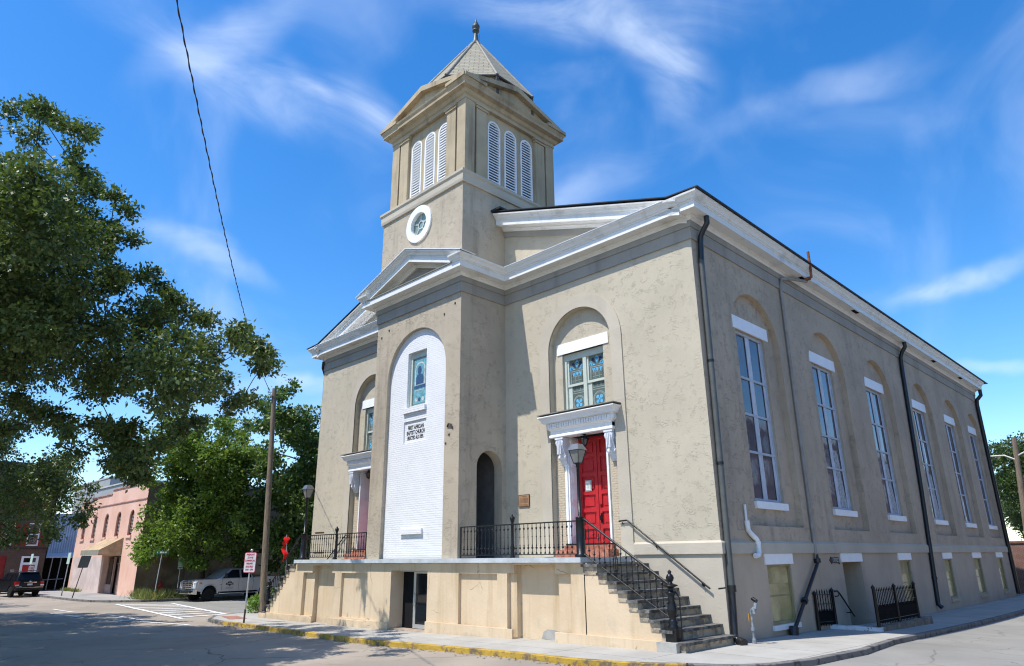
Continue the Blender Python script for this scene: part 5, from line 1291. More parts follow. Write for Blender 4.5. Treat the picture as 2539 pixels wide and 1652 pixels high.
# clumps of foliage: x, y, z, radius in metres
OAK = [(-18.9,-14.1,12.2,1.30), (-14.7,-14.5,7.3,0.56), (-16.6,-16.4,14.0,0.77), (-20.3,-17.8,11.7,0.91), (-19.0,-18.2,14.2,0.95), (-12.7,-13.6,8.0,1.44), (-22.8,-15.4,8.7,0.85), (-17.7,-16.1,15.3,0.57), (-13.8,-12.4,12.1,0.60), (-12.0,-15.8,8.9,0.78), (-11.5,-13.8,10.5,1.10), (-27.0,-17.5,12.7,1.15), (-17.5,-15.2,14.0,1.42), (-16.0,-13.8,9.8,0.79), (-20.6,-17.8,10.8,1.00), (-20.8,-15.9,10.9,1.18), (-20.6,-18.5,15.5,1.35), (-9.5,-11.0,6.1,0.63), (-20.7,-18.4,16.6,0.99), (-21.8,-20.5,15.4,0.75), (-19.8,-16.4,8.1,0.82), (-14.0,-15.9,10.4,0.83), (-25.7,-17.5,10.8,0.76), (-24.6,-17.9,8.9,0.47), (-16.1,-15.4,9.2,1.19), (-29.1,-20.9,16.1,0.78), (-20.4,-16.8,15.6,1.05), (-22.0,-19.2,17.0,0.96), (-21.2,-14.1,15.1,1.38), (-12.2,-9.0,8.3,0.57), (-23.4,-16.6,15.6,1.17), (-15.7,-18.2,8.7,0.78), (-12.1,-10.3,6.2,0.51), (-15.0,-15.6,8.9,0.81), (-29.5,-21.5,17.1,0.38), (-17.0,-19.5,13.4,1.27), (-14.3,-17.2,9.4,1.21), (-19.2,-16.4,9.5,0.97), (-22.8,-19.9,15.2,1.44), (-19.1,-12.7,9.0,0.93), (-12.8,-14.5,11.9,0.81), (-20.1,-14.1,9.4,1.41), (-15.5,-16.1,12.3,0.97), (-19.6,-17.0,13.2,1.16), (-19.7,-18.6,16.6,0.48), (-19.5,-18.8,8.5,0.70), (-25.8,-18.6,12.2,0.80), (-28.4,-19.4,12.5,0.96), (-12.5,-9.5,7.5,1.05), (-25.2,-18.8,19.6,0.54), (-21.0,-12.7,11.8,1.07), (-14.6,-16.0,11.6,0.77), (-15.8,-12.3,12.2,0.79), (-12.8,-17.0,12.9,0.34), (-13.4,-11.6,7.4,0.92), (-13.5,-14.6,9.9,1.04), (-18.1,-10.2,8.5,1.17), (-16.2,-18.6,12.4,1.15), (-19.6,-12.3,16.1,0.41), (-14.9,-8.8,9.3,0.63), (-15.2,-18.5,11.1,1.39), (-16.6,-16.7,9.4,1.16), (-25.0,-16.7,9.5,1.32), (-12.0,-11.0,9.3,0.47), (-14.8,-14.2,9.2,1.10), (-25.6,-16.5,11.1,1.33), (-25.6,-14.0,9.2,0.64), (-22.0,-17.9,9.5,1.00), (-21.7,-11.5,9.1,1.01), (-19.7,-13.2,8.2,0.47), (-16.7,-12.5,12.6,1.19), (-19.5,-14.1,17.4,0.60), (-16.6,-13.4,7.6,0.42), (-12.6,-12.3,11.3,0.38), (-23.2,-18.4,18.5,0.50), (-22.0,-15.6,11.7,0.87), (-19.6,-10.7,9.1,0.94), (-14.1,-13.2,12.8,0.73), (-13.7,-11.1,9.3,0.85), (-21.5,-19.3,12.2,0.82), (-16.6,-15.5,10.4,0.87), (-24.5,-15.0,11.5,1.03), (-15.3,-7.7,8.1,0.76), (-15.2,-17.9,7.3,0.54), (-26.7,-19.2,12.9,1.38), (-20.1,-15.6,9.8,1.12), (-20.7,-19.9,12.3,0.53), (-23.3,-14.3,15.0,0.78), (-17.9,-17.1,9.5,0.99), (-16.8,-17.6,14.4,1.10), (-22.7,-19.7,13.3,0.78), (-10.5,-10.7,8.0,0.44), (-16.7,-17.0,11.8,1.27), (-12.5,-14.5,9.1,1.39), (-12.8,-16.8,10.7,1.44), (-15.6,-9.5,8.7,1.27), (-12.6,-15.1,6.7,0.39), (-10.9,-14.7,11.5,0.93), (-10.3,-13.3,8.7,0.47), (-9.8,-11.0,6.9,1.23), (-17.3,-9.0,11.0,0.37), (-23.1,-18.7,14.5,0.75), (-27.0,-19.9,15.6,1.27), (-16.6,-13.0,10.3,1.13), (-17.9,-13.7,10.0,1.43), (-29.2,-18.2,10.9,1.27), (-14.6,-13.8,12.0,1.41), (-13.6,-16.4,9.7,1.00), (-25.6,-19.2,16.0,1.16), (-23.5,-17.1,11.7,1.23), (-30.2,-19.4,11.3,1.13), (-20.9,-18.9,9.9,1.22), (-17.8,-19.3,12.6,1.09), (-24.4,-19.8,13.2,0.96), (-27.8,-19.8,14.4,0.89), (-21.4,-13.5,13.8,1.44), (-25.3,-16.7,12.7,1.13), (-17.0,-16.4,7.7,0.89), (-24.9,-20.4,14.1,0.63), (-13.2,-17.2,13.2,0.39), (-25.4,-19.4,11.3,1.14), (-26.7,-17.8,11.6,1.05), (-28.2,-17.0,10.2,0.99), (-11.6,-12.3,8.2,0.81), (-19.9,-17.9,13.9,1.08), (-15.8,-11.9,10.5,0.46), (-13.7,-11.0,8.2,0.77), (-15.0,-16.2,7.5,0.95), (-15.3,-9.9,10.1,0.68), (-26.4,-15.2,10.6,1.29), (-20.5,-19.7,11.1,0.43), (-13.3,-12.7,10.3,0.47), (-15.4,-11.4,7.2,0.58), (-21.3,-18.1,11.8,1.15), (-25.4,-20.8,16.6,1.00), (-10.0,-14.7,9.7,1.31), (-15.1,-13.1,10.4,1.31), (-17.5,-17.1,13.2,1.17), (-15.7,-16.1,14.4,0.40), (-18.6,-16.8,15.7,0.70), (-13.1,-10.4,9.0,0.70), (-26.0,-18.3,13.6,1.15), (-20.0,-16.1,14.5,1.44), (-18.8,-17.0,7.8,0.57), (-17.5,-17.8,10.4,1.32), (-19.4,-12.1,10.3,0.93), (-12.1,-16.0,11.4,1.26), (-23.9,-14.8,13.8,1.17), (-25.9,-19.6,18.0,0.95), (-30.4,-20.5,13.1,0.45), (-11.0,-9.5,6.7,0.40), (-22.2,-13.4,10.4,1.06), (-17.6,-19.4,14.6,0.80), (-11.1,-13.7,7.8,0.87), (-25.0,-20.3,14.9,0.93), (-28.3,-20.6,15.6,1.11), (-19.4,-18.7,11.0,1.27), (-21.1,-11.7,10.0,1.05), (-22.0,-20.1,16.1,0.84), (-12.9,-17.7,11.9,1.34), (-13.1,-17.0,8.3,1.29), (-18.5,-17.5,7.9,0.63), (-24.9,-18.8,9.9,1.26), (-16.4,-14.6,7.8,0.80), (-22.8,-14.2,9.3,1.21), (-18.9,-13.7,8.8,1.33), (-21.9,-14.4,12.7,1.22), (-20.9,-17.7,13.9,0.78), (-28.4,-21.2,19.0,1.20), (-29.3,-18.5,10.0,0.62), (-17.6,-12.1,9.8,0.92), (-12.9,-16.4,12.4,0.85), (-21.9,-16.5,11.7,0.77), (-9.7,-14.8,10.9,0.90), (-22.2,-19.3,11.0,1.03), (-13.4,-10.0,10.2,0.22), (-10.3,-8.6,8.2,0.34), (-10.9,-14.9,13.7,0.21), (-17.9,-9.2,5.0,0.31), (-13.7,-13.8,15.2,0.28), (-14.7,-11.7,10.9,0.24), (-11.4,-12.3,11.8,0.29), (-18.8,-13.8,7.2,0.24), (-8.1,-9.2,7.4,0.27), (-15.2,-14.6,16.2,0.29), (-11.8,-8.2,6.7,0.28), (-13.5,-13.2,13.6,0.34), (-13.4,-10.8,10.8,0.20), (-14.6,-10.8,5.9,0.21), (-14.1,-15.2,15.3,0.32), (-16.8,-9.8,5.2,0.32), (-12.7,-11.7,11.5,0.22), (-12.5,-12.5,5.3,0.22), (-14.8,-11.4,10.8,0.21), (-16.0,-13.0,14.9,0.26), (-16.2,-12.5,14.8,0.23), (-12.3,-9.3,9.4,0.22), (-15.8,-8.4,6.5,0.21), (-15.1,-8.2,6.5,0.23), (-11.0,-10.7,4.9,0.22), (-13.3,-11.8,10.5,0.31), (-12.7,-8.0,6.7,0.23), (-14.2,-8.9,6.0,0.20), (-8.5,-9.3,7.6,0.32), (-11.0,-12.4,9.6,0.19), (-14.0,-10.2,4.5,0.25), (-11.6,-10.2,9.2,0.30), (-13.8,-10.2,4.6,0.27), (-10.7,-14.0,13.3,0.33), (-12.9,-12.9,12.9,0.21), (-13.4,-7.3,7.3,0.29), (-16.9,-10.4,6.2,0.30), (-17.9,-10.6,6.7,0.32), (-11.9,-10.2,5.3,0.32), (-15.6,-15.7,15.0,0.26), (-10.5,-8.7,8.4,0.32), (-15.8,-11.4,11.1,0.29), (-17.7,-9.7,5.4,0.19), (-11.7,-12.6,12.2,0.20), (-16.0,-11.2,11.1,0.23), (-12.9,-9.3,9.5,0.21), (-18.2,-15.5,16.3,0.32), (-13.5,-8.8,9.7,0.32), (-19.3,-11.4,6.6,0.26), (-12.1,-7.4,8.4,0.22), (-9.9,-8.3,7.4,0.27), (-11.1,-7.7,8.1,0.31), (-15.6,-10.4,5.6,0.27), (-13.5,-13.5,14.1,0.34), (-10.0,-9.0,8.2,0.29), (-16.1,-12.3,6.4,0.22), (-13.8,-15.9,14.3,0.27), (-12.8,-7.0,8.3,0.30), (-12.7,-12.2,9.8,0.32), (-12.9,-7.4,7.1,0.25), (-16.4,-9.0,5.8,0.19), (-13.4,-10.4,10.5,0.23), (-7.8,-10.1,7.7,0.22), (-14.2,-13.3,15.4,0.31), (-15.3,-10.7,6.1,0.33), (-11.7,-10.6,9.6,0.19), (-13.9,-11.1,5.9,0.19), (-16.5,-7.5,6.9,0.21), (-18.7,-13.8,18.1,0.29), (-15.2,-14.0,16.1,0.19), (-13.8,-11.6,10.8,0.31), (-12.2,-10.6,4.6,0.32), (-11.6,-11.6,9.9,0.22), (-14.4,-10.7,5.4,0.31), (-14.5,-6.6,9.5,0.23), (-17.7,-12.9,7.1,0.31), (-16.0,-9.7,5.5,0.32), (-17.1,-9.8,6.4,0.20), (-15.4,-13.5,5.7,0.24), (-20.4,-12.9,6.4,0.21), (-19.0,-11.4,6.9,0.40), (-15.0,-11.8,5.2,0.33), (-19.7,-10.0,6.7,0.42), (-13.8,-10.1,4.5,0.22), (-20.9,-12.6,7.6,0.28), (-17.0,-12.6,6.6,0.31), (-16.5,-10.3,5.1,0.31), (-13.6,-10.6,4.6,0.32), (-14.7,-10.1,5.4,0.22), (-14.8,-10.1,5.2,0.33), (-14.4,-10.4,5.7,0.24), (-14.1,-10.6,5.3,0.20), (-14.5,-10.3,6.0,0.29), (-14.7,-10.0,4.5,0.32), (-12.7,-10.8,4.7,0.30), (-14.9,-10.3,4.9,0.23)]
OAK2 = [(-35.8,-16.4,11.3,0.46), (-28.8,-11.1,8.8,0.54), (-36.0,-12.0,5.6,1.46), (-26.8,-12.2,7.1,0.83), (-31.6,-12.4,3.7,0.72), (-30.3,-14.2,10.1,0.58), (-35.1,-14.2,5.1,1.12), (-33.5,-11.4,7.7,1.15), (-32.1,-10.5,3.6,0.53), (-33.5,-14.6,8.9,0.92), (-31.1,-11.9,7.1,1.21), (-31.4,-8.4,5.4,0.68), (-25.3,-11.8,8.4,0.37), (-36.5,-15.1,7.3,0.97), (-31.8,-13.8,3.8,0.76), (-28.4,-13.8,4.2,0.93), (-23.4,-11.6,7.3,0.73), (-25.3,-11.4,4.7,1.04), (-30.1,-14.2,5.5,0.87), (-26.9,-12.4,3.7,0.77), (-26.8,-13.4,6.4,1.47), (-30.8,-13.9,6.1,0.81), (-30.4,-13.0,9.3,1.24), (-25.3,-9.9,5.0,0.71), (-29.2,-16.0,9.2,0.81), (-37.6,-13.3,3.8,0.64), (-33.6,-12.9,4.3,0.81), (-29.6,-12.8,7.8,0.95), (-35.5,-13.8,8.8,0.85), (-28.4,-11.9,7.9,1.33), (-35.1,-14.7,4.2,0.71), (-31.1,-10.0,4.8,1.15), (-33.7,-13.1,7.8,0.99), (-30.5,-14.3,9.3,0.98), (-34.8,-11.9,5.9,1.21), (-27.5,-15.3,7.1,0.86), (-32.4,-14.2,9.6,1.28), (-35.1,-15.2,7.2,0.91), (-31.9,-14.7,6.9,1.08), (-30.5,-9.5,5.9,1.40), (-33.4,-9.9,3.8,0.61), (-24.7,-9.8,4.5,0.75), (-31.2,-11.7,10.2,0.45), (-33.9,-12.5,10.4,0.85), (-28.7,-10.5,4.8,1.27), (-29.8,-15.2,4.7,0.59), (-24.5,-10.0,3.7,0.47), (-28.3,-13.4,7.0,0.81), (-25.6,-10.0,5.7,0.87), (-27.1,-13.3,8.9,1.16), (-31.9,-14.7,4.3,0.99), (-29.8,-15.0,7.2,1.43), (-33.3,-13.2,8.7,0.96), (-26.5,-9.7,5.8,0.78), (-36.0,-12.2,4.1,0.93), (-32.6,-8.7,4.1,0.60), (-27.6,-11.1,5.4,1.08), (-31.4,-13.3,9.1,0.91), (-31.6,-13.0,7.4,1.02), (-27.9,-9.2,6.3,0.78), (-30.6,-10.1,3.2,0.26), (-27.1,-9.2,3.2,0.29), (-25.3,-9.7,7.6,0.21), (-28.4,-7.9,5.3,0.31), (-25.2,-12.7,10.1,0.24), (-22.5,-11.4,7.7,0.30), (-23.4,-12.9,9.5,0.37), (-28.0,-12.2,10.2,0.29), (-27.0,-10.9,2.8,0.21), (-26.4,-10.4,3.0,0.38), (-23.6,-10.1,3.2,0.22), (-25.9,-8.5,3.8,0.25), (-25.2,-8.7,3.7,0.36), (-27.3,-11.5,9.6,0.26), (-28.7,-7.8,4.4,0.37), (-27.9,-9.1,3.1,0.34), (-26.2,-10.1,7.8,0.24), (-29.0,-12.5,10.8,0.31), (-26.5,-12.9,10.2,0.38), (-25.8,-12.6,10.2,0.36), (-28.3,-13.0,10.5,0.27), (-24.3,-8.7,6.7,0.24)]
MAPLE = [(-41.7,0.2,6.2,0.61), (-36.9,2.5,8.8,0.54), (-41.8,2.4,3.4,1.17), (-42.5,2.9,4.4,0.79), (-38.5,3.0,5.7,0.77), (-40.2,4.4,7.1,0.55), (-41.8,4.5,7.5,1.17), (-39.8,2.1,8.7,1.00), (-42.6,1.4,5.9,1.34), (-46.8,1.7,3.3,0.71), (-39.3,2.0,4.5,1.29), (-37.4,0.8,8.4,1.31), (-37.0,2.5,7.3,0.94), (-46.0,2.8,3.0,0.91), (-39.6,0.8,5.5,0.78), (-41.2,4.7,8.9,0.49), (-41.7,1.1,7.1,1.17), (-41.3,2.8,6.2,1.36), (-42.2,2.2,7.5,0.90), (-40.6,1.7,4.9,1.21), (-42.3,0.7,8.1,0.95), (-39.3,0.6,3.9,1.12), (-37.5,2.1,8.3,1.27), (-41.3,-0.5,9.7,0.69), (-44.7,2.1,5.4,1.04), (-45.7,1.5,3.8,0.77), (-43.9,1.6,3.7,1.27), (-39.7,-0.3,10.1,0.50), (-41.4,0.0,8.2,1.02), (-40.2,1.4,2.6,0.39), (-39.6,4.2,5.1,0.35), (-38.5,-0.6,9.0,1.13), (-37.6,2.0,9.7,0.52), (-43.4,2.8,7.9,1.15), (-43.6,1.2,9.5,1.06), (-38.3,2.2,3.1,0.53), (-38.2,1.3,7.8,0.96), (-43.8,2.0,5.8,1.00), (-39.1,3.6,5.5,0.70), (-40.8,1.1,9.3,1.20), (-44.5,2.7,2.8,0.69), (-42.2,1.5,10.7,0.73), (-41.0,3.5,4.4,0.82), (-43.6,4.7,3.5,0.68), (-40.8,3.9,6.7,0.82), (-40.2,2.8,4.2,0.99), (-40.7,0.7,8.1,0.80), (-39.9,3.0,10.2,0.46), (-39.9,2.8,6.5,1.17), (-45.9,1.7,5.0,0.84), (-39.2,3.7,6.1,0.69), (-40.1,4.2,7.8,0.74), (-38.9,0.5,9.1,1.22), (-36.5,2.5,8.9,0.37), (-42.0,0.8,3.1,0.88), (-37.7,2.9,8.6,0.64), (-38.4,0.7,10.2,0.70), (-40.1,3.3,8.9,1.18), (-37.7,1.9,6.1,1.07), (-44.7,1.2,2.9,0.50), (-43.1,1.6,4.6,1.11), (-38.9,2.1,7.0,0.86), (-40.0,4.6,3.5,0.52), (-40.6,-1.6,6.9,0.32), (-37.8,3.2,10.2,0.49), (-38.7,2.3,11.2,0.50), (-39.9,1.6,1.9,0.35), (-39.0,3.0,2.4,0.36), (-41.8,-0.6,2.0,0.33), (-44.4,-0.1,3.2,0.39), (-42.6,-0.6,2.3,0.42), (-35.1,0.5,10.5,0.37), (-39.1,4.6,7.0,0.38), (-43.6,-0.1,2.3,0.52), (-37.7,3.8,9.1,0.49), (-36.9,3.1,9.9,0.36), (-39.0,3.3,10.6,0.51), (-39.2,2.9,11.4,0.34), (-39.0,4.6,8.1,0.34), (-44.2,-0.1,3.1,0.48), (-42.3,-0.7,5.1,0.42), (-36.2,3.1,3.7,0.40), (-41.1,-1.6,8.3,0.35), (-37.6,4.1,8.3,0.46), (-43.4,0.4,2.4,0.37), (-36.7,3.2,4.9,0.43), (-43.0,-0.5,7.1,0.37), (-39.3,2.1,1.8,0.34), (-42.5,-1.0,10.5,0.45), (-38.4,3.6,2.7,0.45), (-42.1,-0.2,11.3,0.55), (-42.5,-1.0,7.5,0.40), (-38.0,-1.4,10.3,0.36), (-41.5,2.7,1.8,0.31), (-39.9,4.8,3.6,0.41), (-40.4,3.7,2.6,0.52), (-34.1,2.2,8.7,0.52), (-45.4,0.3,2.4,0.44), (-40.4,2.5,1.7,0.48), (-41.1,-1.2,4.2,0.33), (-35.1,1.1,10.2,0.49), (-40.0,-0.2,11.3,0.44)]
DARKTREE = [(-34.2,4.4,11.2,0.85), (-37.8,12.7,3.5,0.38), (-34.4,6.0,9.8,0.93), (-34.3,9.3,3.4,1.08), (-40.3,10.7,4.5,1.51), (-36.5,6.7,11.5,0.92), (-36.3,11.4,2.8,0.70), (-34.4,6.8,7.9,1.08), (-36.5,8.1,10.3,1.20), (-37.3,4.3,8.2,1.05), (-40.8,6.6,9.6,1.09), (-35.6,7.6,2.1,0.76), (-41.4,7.0,4.0,1.03), (-37.6,5.4,11.5,0.88), (-41.1,12.2,2.2,1.01), (-38.8,11.2,9.0,1.32), (-32.8,8.0,9.6,1.18), (-43.5,6.5,9.5,0.60), (-39.8,5.7,3.7,1.07), (-37.8,4.6,4.9,0.88), (-40.8,8.8,11.3,0.94), (-37.7,8.3,3.8,1.59), (-36.5,6.5,10.6,0.88), (-36.6,4.1,10.8,0.50), (-40.9,8.8,2.2,0.51), (-33.1,7.7,7.1,1.01), (-39.6,13.4,2.2,0.86), (-38.7,10.3,3.5,1.46), (-39.5,9.1,5.5,1.05), (-38.9,9.9,6.6,1.55), (-36.2,10.5,12.8,0.52), (-38.1,12.1,7.0,0.81), (-38.9,10.0,10.0,1.43), (-34.5,5.7,6.7,0.88), (-39.8,9.8,7.8,1.31), (-41.9,5.7,9.5,0.57), (-38.0,7.0,3.6,1.03), (-43.9,6.8,6.1,0.57), (-41.5,9.4,2.8,0.90), (-32.8,8.6,11.0,0.67), (-36.6,6.7,3.4,1.51), (-42.1,8.2,7.2,1.38), (-39.0,8.8,7.7,1.21), (-36.8,10.8,9.5,1.10), (-38.3,9.5,5.1,1.08), (-37.8,12.3,8.2,0.46), (-37.0,11.6,3.7,0.86), (-38.6,5.0,3.3,0.68), (-37.7,6.5,6.3,1.32), (-39.1,5.3,5.3,1.08), (-37.7,8.6,7.5,1.55), (-39.1,10.3,5.2,1.31), (-37.9,11.2,10.5,1.15), (-39.9,10.4,2.2,0.98), (-34.0,9.7,8.5,0.52), (-35.2,4.2,8.0,0.99), (-32.9,7.5,11.5,1.00), (-40.1,11.0,7.1,1.05), (-33.6,5.3,11.2,0.87), (-36.3,11.2,4.5,0.74), (-36.4,9.4,6.7,0.97), (-32.3,8.2,7.2,0.96), (-33.7,9.1,10.4,0.75), (-34.0,9.2,9.4,0.87), (-32.9,8.5,5.9,1.07), (-35.4,10.6,10.1,0.43), (-35.3,3.6,10.6,0.48), (-32.8,9.4,4.6,0.39), (-33.7,6.9,5.5,1.40), (-41.9,8.9,2.3,0.53), (-35.6,12.2,3.9,0.52), (-35.6,12.2,4.0,0.54), (-40.4,8.7,1.2,0.42), (-35.8,6.8,1.2,0.49), (-30.8,8.7,10.6,0.36), (-37.7,6.7,14.3,0.46), (-32.7,9.9,8.2,0.40), (-36.4,12.7,4.0,0.52), (-39.2,5.4,13.0,0.44), (-37.2,12.3,0.9,0.51), (-34.6,4.1,12.6,0.38), (-40.4,4.6,11.5,0.38), (-31.0,8.8,7.8,0.43), (-33.1,10.1,10.9,0.41), (-39.9,7.4,1.5,0.42), (-43.2,6.8,1.7,0.48), (-43.3,6.3,2.4,0.38), (-39.5,4.7,2.3,0.55), (-40.3,9.4,1.0,0.49), (-43.7,5.8,4.4,0.45), (-38.1,3.1,8.4,0.38), (-33.0,8.4,13.1,0.43), (-34.0,10.9,7.7,0.52), (-35.7,10.6,0.9,0.46), (-33.5,10.4,8.4,0.36), (-37.6,5.8,13.7,0.44), (-39.4,3.8,6.3,0.35), (-33.7,10.5,11.6,0.44), (-36.0,3.9,12.2,0.50), (-35.1,11.6,7.8,0.42)]
FARTREE = [(-2.3,57.2,3.9,1.06), (-1.0,48.5,5.4,0.95), (0.1,56.5,10.6,0.90), (0.5,47.7,10.0,0.83), (-3.3,55.5,10.2,1.20), (-1.6,50.7,4.5,1.16), (0.9,53.1,8.6,0.52), (-0.2,51.6,8.1,1.37), (-1.4,52.3,8.5,1.29), (-1.8,47.6,5.4,0.67), (-3.1,55.1,6.4,0.88), (-1.9,58.7,3.3,0.83), (-1.1,48.2,7.0,1.44), (-1.3,50.4,3.3,0.53), (-3.6,56.8,7.4,1.09), (-0.3,52.0,6.6,1.08), (-4.1,55.7,8.3,0.46), (0.0,57.4,8.3,0.76), (-1.6,57.0,4.8,1.05), (-0.2,53.3,8.9,1.34), (-0.9,57.9,9.2,1.25), (-1.2,54.3,9.4,1.12), (-1.0,58.0,5.0,1.04), (-1.3,57.6,2.5,0.54), (-0.8,51.3,3.9,1.35), (-1.7,53.0,4.7,1.24), (-2.6,47.6,8.3,0.41), (-2.8,53.6,5.3,0.67), (-1.5,51.1,8.9,0.88), (0.8,49.6,7.5,0.90), (-3.6,56.9,5.9,0.61), (-0.2,49.8,7.6,1.22), (-0.4,54.0,10.6,1.10), (-1.8,49.5,7.1,1.00), (0.4,52.8,5.3,0.37), (-1.3,51.0,7.3,1.49), (0.6,51.4,9.1,0.91), (-2.5,54.3,5.0,1.11), (-2.6,50.5,6.1,0.54), (0.7,50.1,5.7,0.52), (-2.7,55.6,8.0,0.94), (1.2,54.0,10.4,0.41), (1.2,50.8,10.9,0.38), (-0.1,50.0,4.5,1.16), (-1.5,52.9,10.4,0.83), (-0.0,56.5,6.0,0.43), (-2.7,49.3,9.3,0.58), (-0.1,54.4,11.3,0.49), (-1.9,55.4,8.7,0.82), (-1.6,50.0,9.3,1.23), (-1.7,53.8,3.2,0.47), (-0.1,57.6,6.9,0.60), (-1.0,53.1,7.3,0.87), (1.3,51.6,10.0,0.60), (-2.5,48.2,8.6,0.66)]

# ------------------------------------------------------------------ trees
def leaf_mat(name, c1, c2, trans=.30, rough=.42):
    t = NT(name, rough, .5)
    g = t.n.new('ShaderNodeNewGeometry')
    c = t.mix(g.outputs['Random Per Island'], c1, c2)
    t.col(c)
    tr = t.n.new('ShaderNodeBsdfTranslucent'); t.l.new(t.mix(.5, c, (.20, .30, .02)), tr.inputs['Color'])
    ms = t.n.new('ShaderNodeMixShader'); ms.inputs[0].default_value = trans
    t.l.new(t.b.outputs[0], ms.inputs[1]); t.l.new(tr.outputs[0], ms.inputs[2])
    t.l.new(ms.outputs[0], t.n['Material Output'].inputs['Surface']); return t.mat
def bark_mat(name, c):
    t = NT(name, .95, .1); g = t.noise(2.0, 6, .7, co=t.map((5, 5, .8)))
    t.col(t.mix(t.rng(g, .3, .7), tuple(x*.6 for x in c), c)); t.bump(g, .03); return t.mat
M_BARK = bark_mat('dark_bark', (.075, .060, .048))
def leaf_object(name, P, A, N, L, Wd, mat, parent):
    n = len(P); B = np.cross(N, A); B /= np.linalg.norm(B, axis=1, keepdims=True)+1e-9
    v = np.empty((n, 4, 3), np.float32); l = L[:, None]; w = Wd[:, None]
    v[:, 0] = P; v[:, 1] = P+A*l*.45+B*w; v[:, 2] = P+A*l; v[:, 3] = P+A*l*.45-B*w
    me = D.meshes.new(name); me.vertices.add(4*n); me.vertices.foreach_set('co', v.reshape(-1))
    me.loops.add(4*n); me.loops.foreach_set('vertex_index', np.arange(4*n, dtype=np.int32))
    me.polygons.add(n); me.polygons.foreach_set('loop_start', np.arange(0, 4*n, 4, dtype=np.int32)); me.polygons.foreach_set('loop_total', np.full(n, 4, np.int32))
    me.materials.append(mat); me.update(calc_edges=True)
    o = D.objects.new(name, me); COL.objects.link(o); attach(o, parent); return o
def unit(a): return a/(np.linalg.norm(a, axis=1, keepdims=True)+1e-9)
def grow_tree(name, label, cat, group, trunk, clumps, mat, leaf=(.12, .030), sprays=60, per=20, spread=.17, seed=1, bark=None, flat=.8, droop=.2):
    """trunk and limbs reach every clump; each clump is many small sprays of leaves"""
    rg = np.random.default_rng(seed); rn = random.Random(seed)
    b = Vector(trunk[0][:3]); rt = empty(name, b, label, cat, group)
    tk = MB(); tk.tube([p[:3] for p in trunk], [p[3] for p in trunk], 10)
    nodes = [(Vector(p[:3]), p[3]*.75) for p in trunk[1:]]
    top = Vector(trunk[-1][:3])
    twigs = []
    for c in sorted(clumps, key=lambda c: (Vector(c[:3])-top).length):
        q = Vector(c[:3])
        best = min(nodes, key=lambda nd: (nd[0]-q).length-min(nd[1], .15)*3.0)
        a, ra = best; d = q-a; L = d.length
        r0 = min(ra*.75, .025+.012*L+.02); r1 = max(.016, r0*.45)
        mid = a+d*.5+Vector((rn.uniform(-.1, .1), rn.uniform(-.1, .1), rn.uniform(-.02, .14)))*L
        pts = [a*(1-t)**2+mid*2*t*(1-t)+q*t*t for t in (0, .25, .5, .75, 1)]
        rr = [r0+(r1-r0)*t for t in (0, .25, .5, .75, 1)]
        tk.tube(pts, rr, 6, caps=False); nodes += [(p, r) for p, r in zip(pts[1:], rr[1:])]
        for k in range(7):
            u = Vector((rn.gauss(0, 1), rn.gauss(0, 1), rn.gauss(0, .8))).normalized()*c[3]*rn.uniform(.6, 1.0)
            tk.tube([q, q+u*.5+Vector((0, 0, .05)), q+u], [.012, .008, .004], 3, caps=False)
    tk.build('trunk', bark or M_BARK, rt)
    P, A, N = [], [], []
    for c in clumps:
        ns = max(10, int(sprays*c[3]**1.8))
        u = unit(rg.normal(size=(ns, 3))); u[:, 2] *= flat; rad = c[3]*rg.random(ns)[:, None]**(1/2.4)*1.06
        tips = np.array(c[:3])+u*rad
        outw = unit(u+np.array([0, 0, .15]))
        pp = np.repeat(tips, per, 0)+rg.normal(size=(ns*per, 3))*spread*np.array([1, 1, .7])
        aa = unit(np.repeat(outw, per, 0)*.7+rg.normal(size=(ns*per, 3))*.75+np.array([0, 0, -droop]))
        nn = unit(rg.normal(size=(ns*per, 3))*.65+np.array([0, 0, 1.0]))
        P.append(pp); A.append(aa); N.append(nn)
    P, A, N = np.concatenate(P), np.concatenate(A), np.concatenate(N)
    s = rg.uniform(.65, 1.25, len(P))
    leaf_object('crown', P, A, N, leaf[0]*s, leaf[1]*s, mat, rt)
    return rt
M_OAK = leaf_mat('oak_leaf', (.030, .055, .013), (.125, .175, .042), .25, .50)
M_MAPLE = leaf_mat('bright_leaf', (.080, .150, .020), (.20, .295, .042), .42, .50)
M_DKLEAF = leaf_mat('glossy_dark_leaf', (.040, .085, .018), (.14, .22, .05), .28, .45)
M_FAR = leaf_mat('far_leaf', (.030, .060, .016), (.075, .12, .035), .30, .5)
M_BUSH = leaf_mat('bush_leaf', (.10, .20, .02), (.18, .30, .05), .35, .5)
grow_tree('oak_tree', 'big live oak whose boughs reach over the street on the left', 'tree', 'oaks of the square', [(-18.8, -20.2, -.6, .62), (-18.8, -20.0, 1.5, .50), (-18.6, -19.4, 4.0, .46), (-18.4, -18.6, 7.0, .38), (-18.2, -17.6, 10.5, .26), (-18.2, -16.5, 14.0, .14)], OAK, M_OAK, (.145, .042), 58, 26, .13, 11, droop=.45)
grow_tree('oak_tree', 'lower shaded oak behind, hanging over the black vehicle and the brick building', 'tree', 'oaks of the square', [(-33, -19.5, -.6, .50), (-33, -19.2, 2.5, .40), (-32, -17, 5.0, .30), (-31, -14.5, 7.0, .2)], OAK2, M_OAK, (.165, .046), 44, 20, .15, 12, droop=.45)
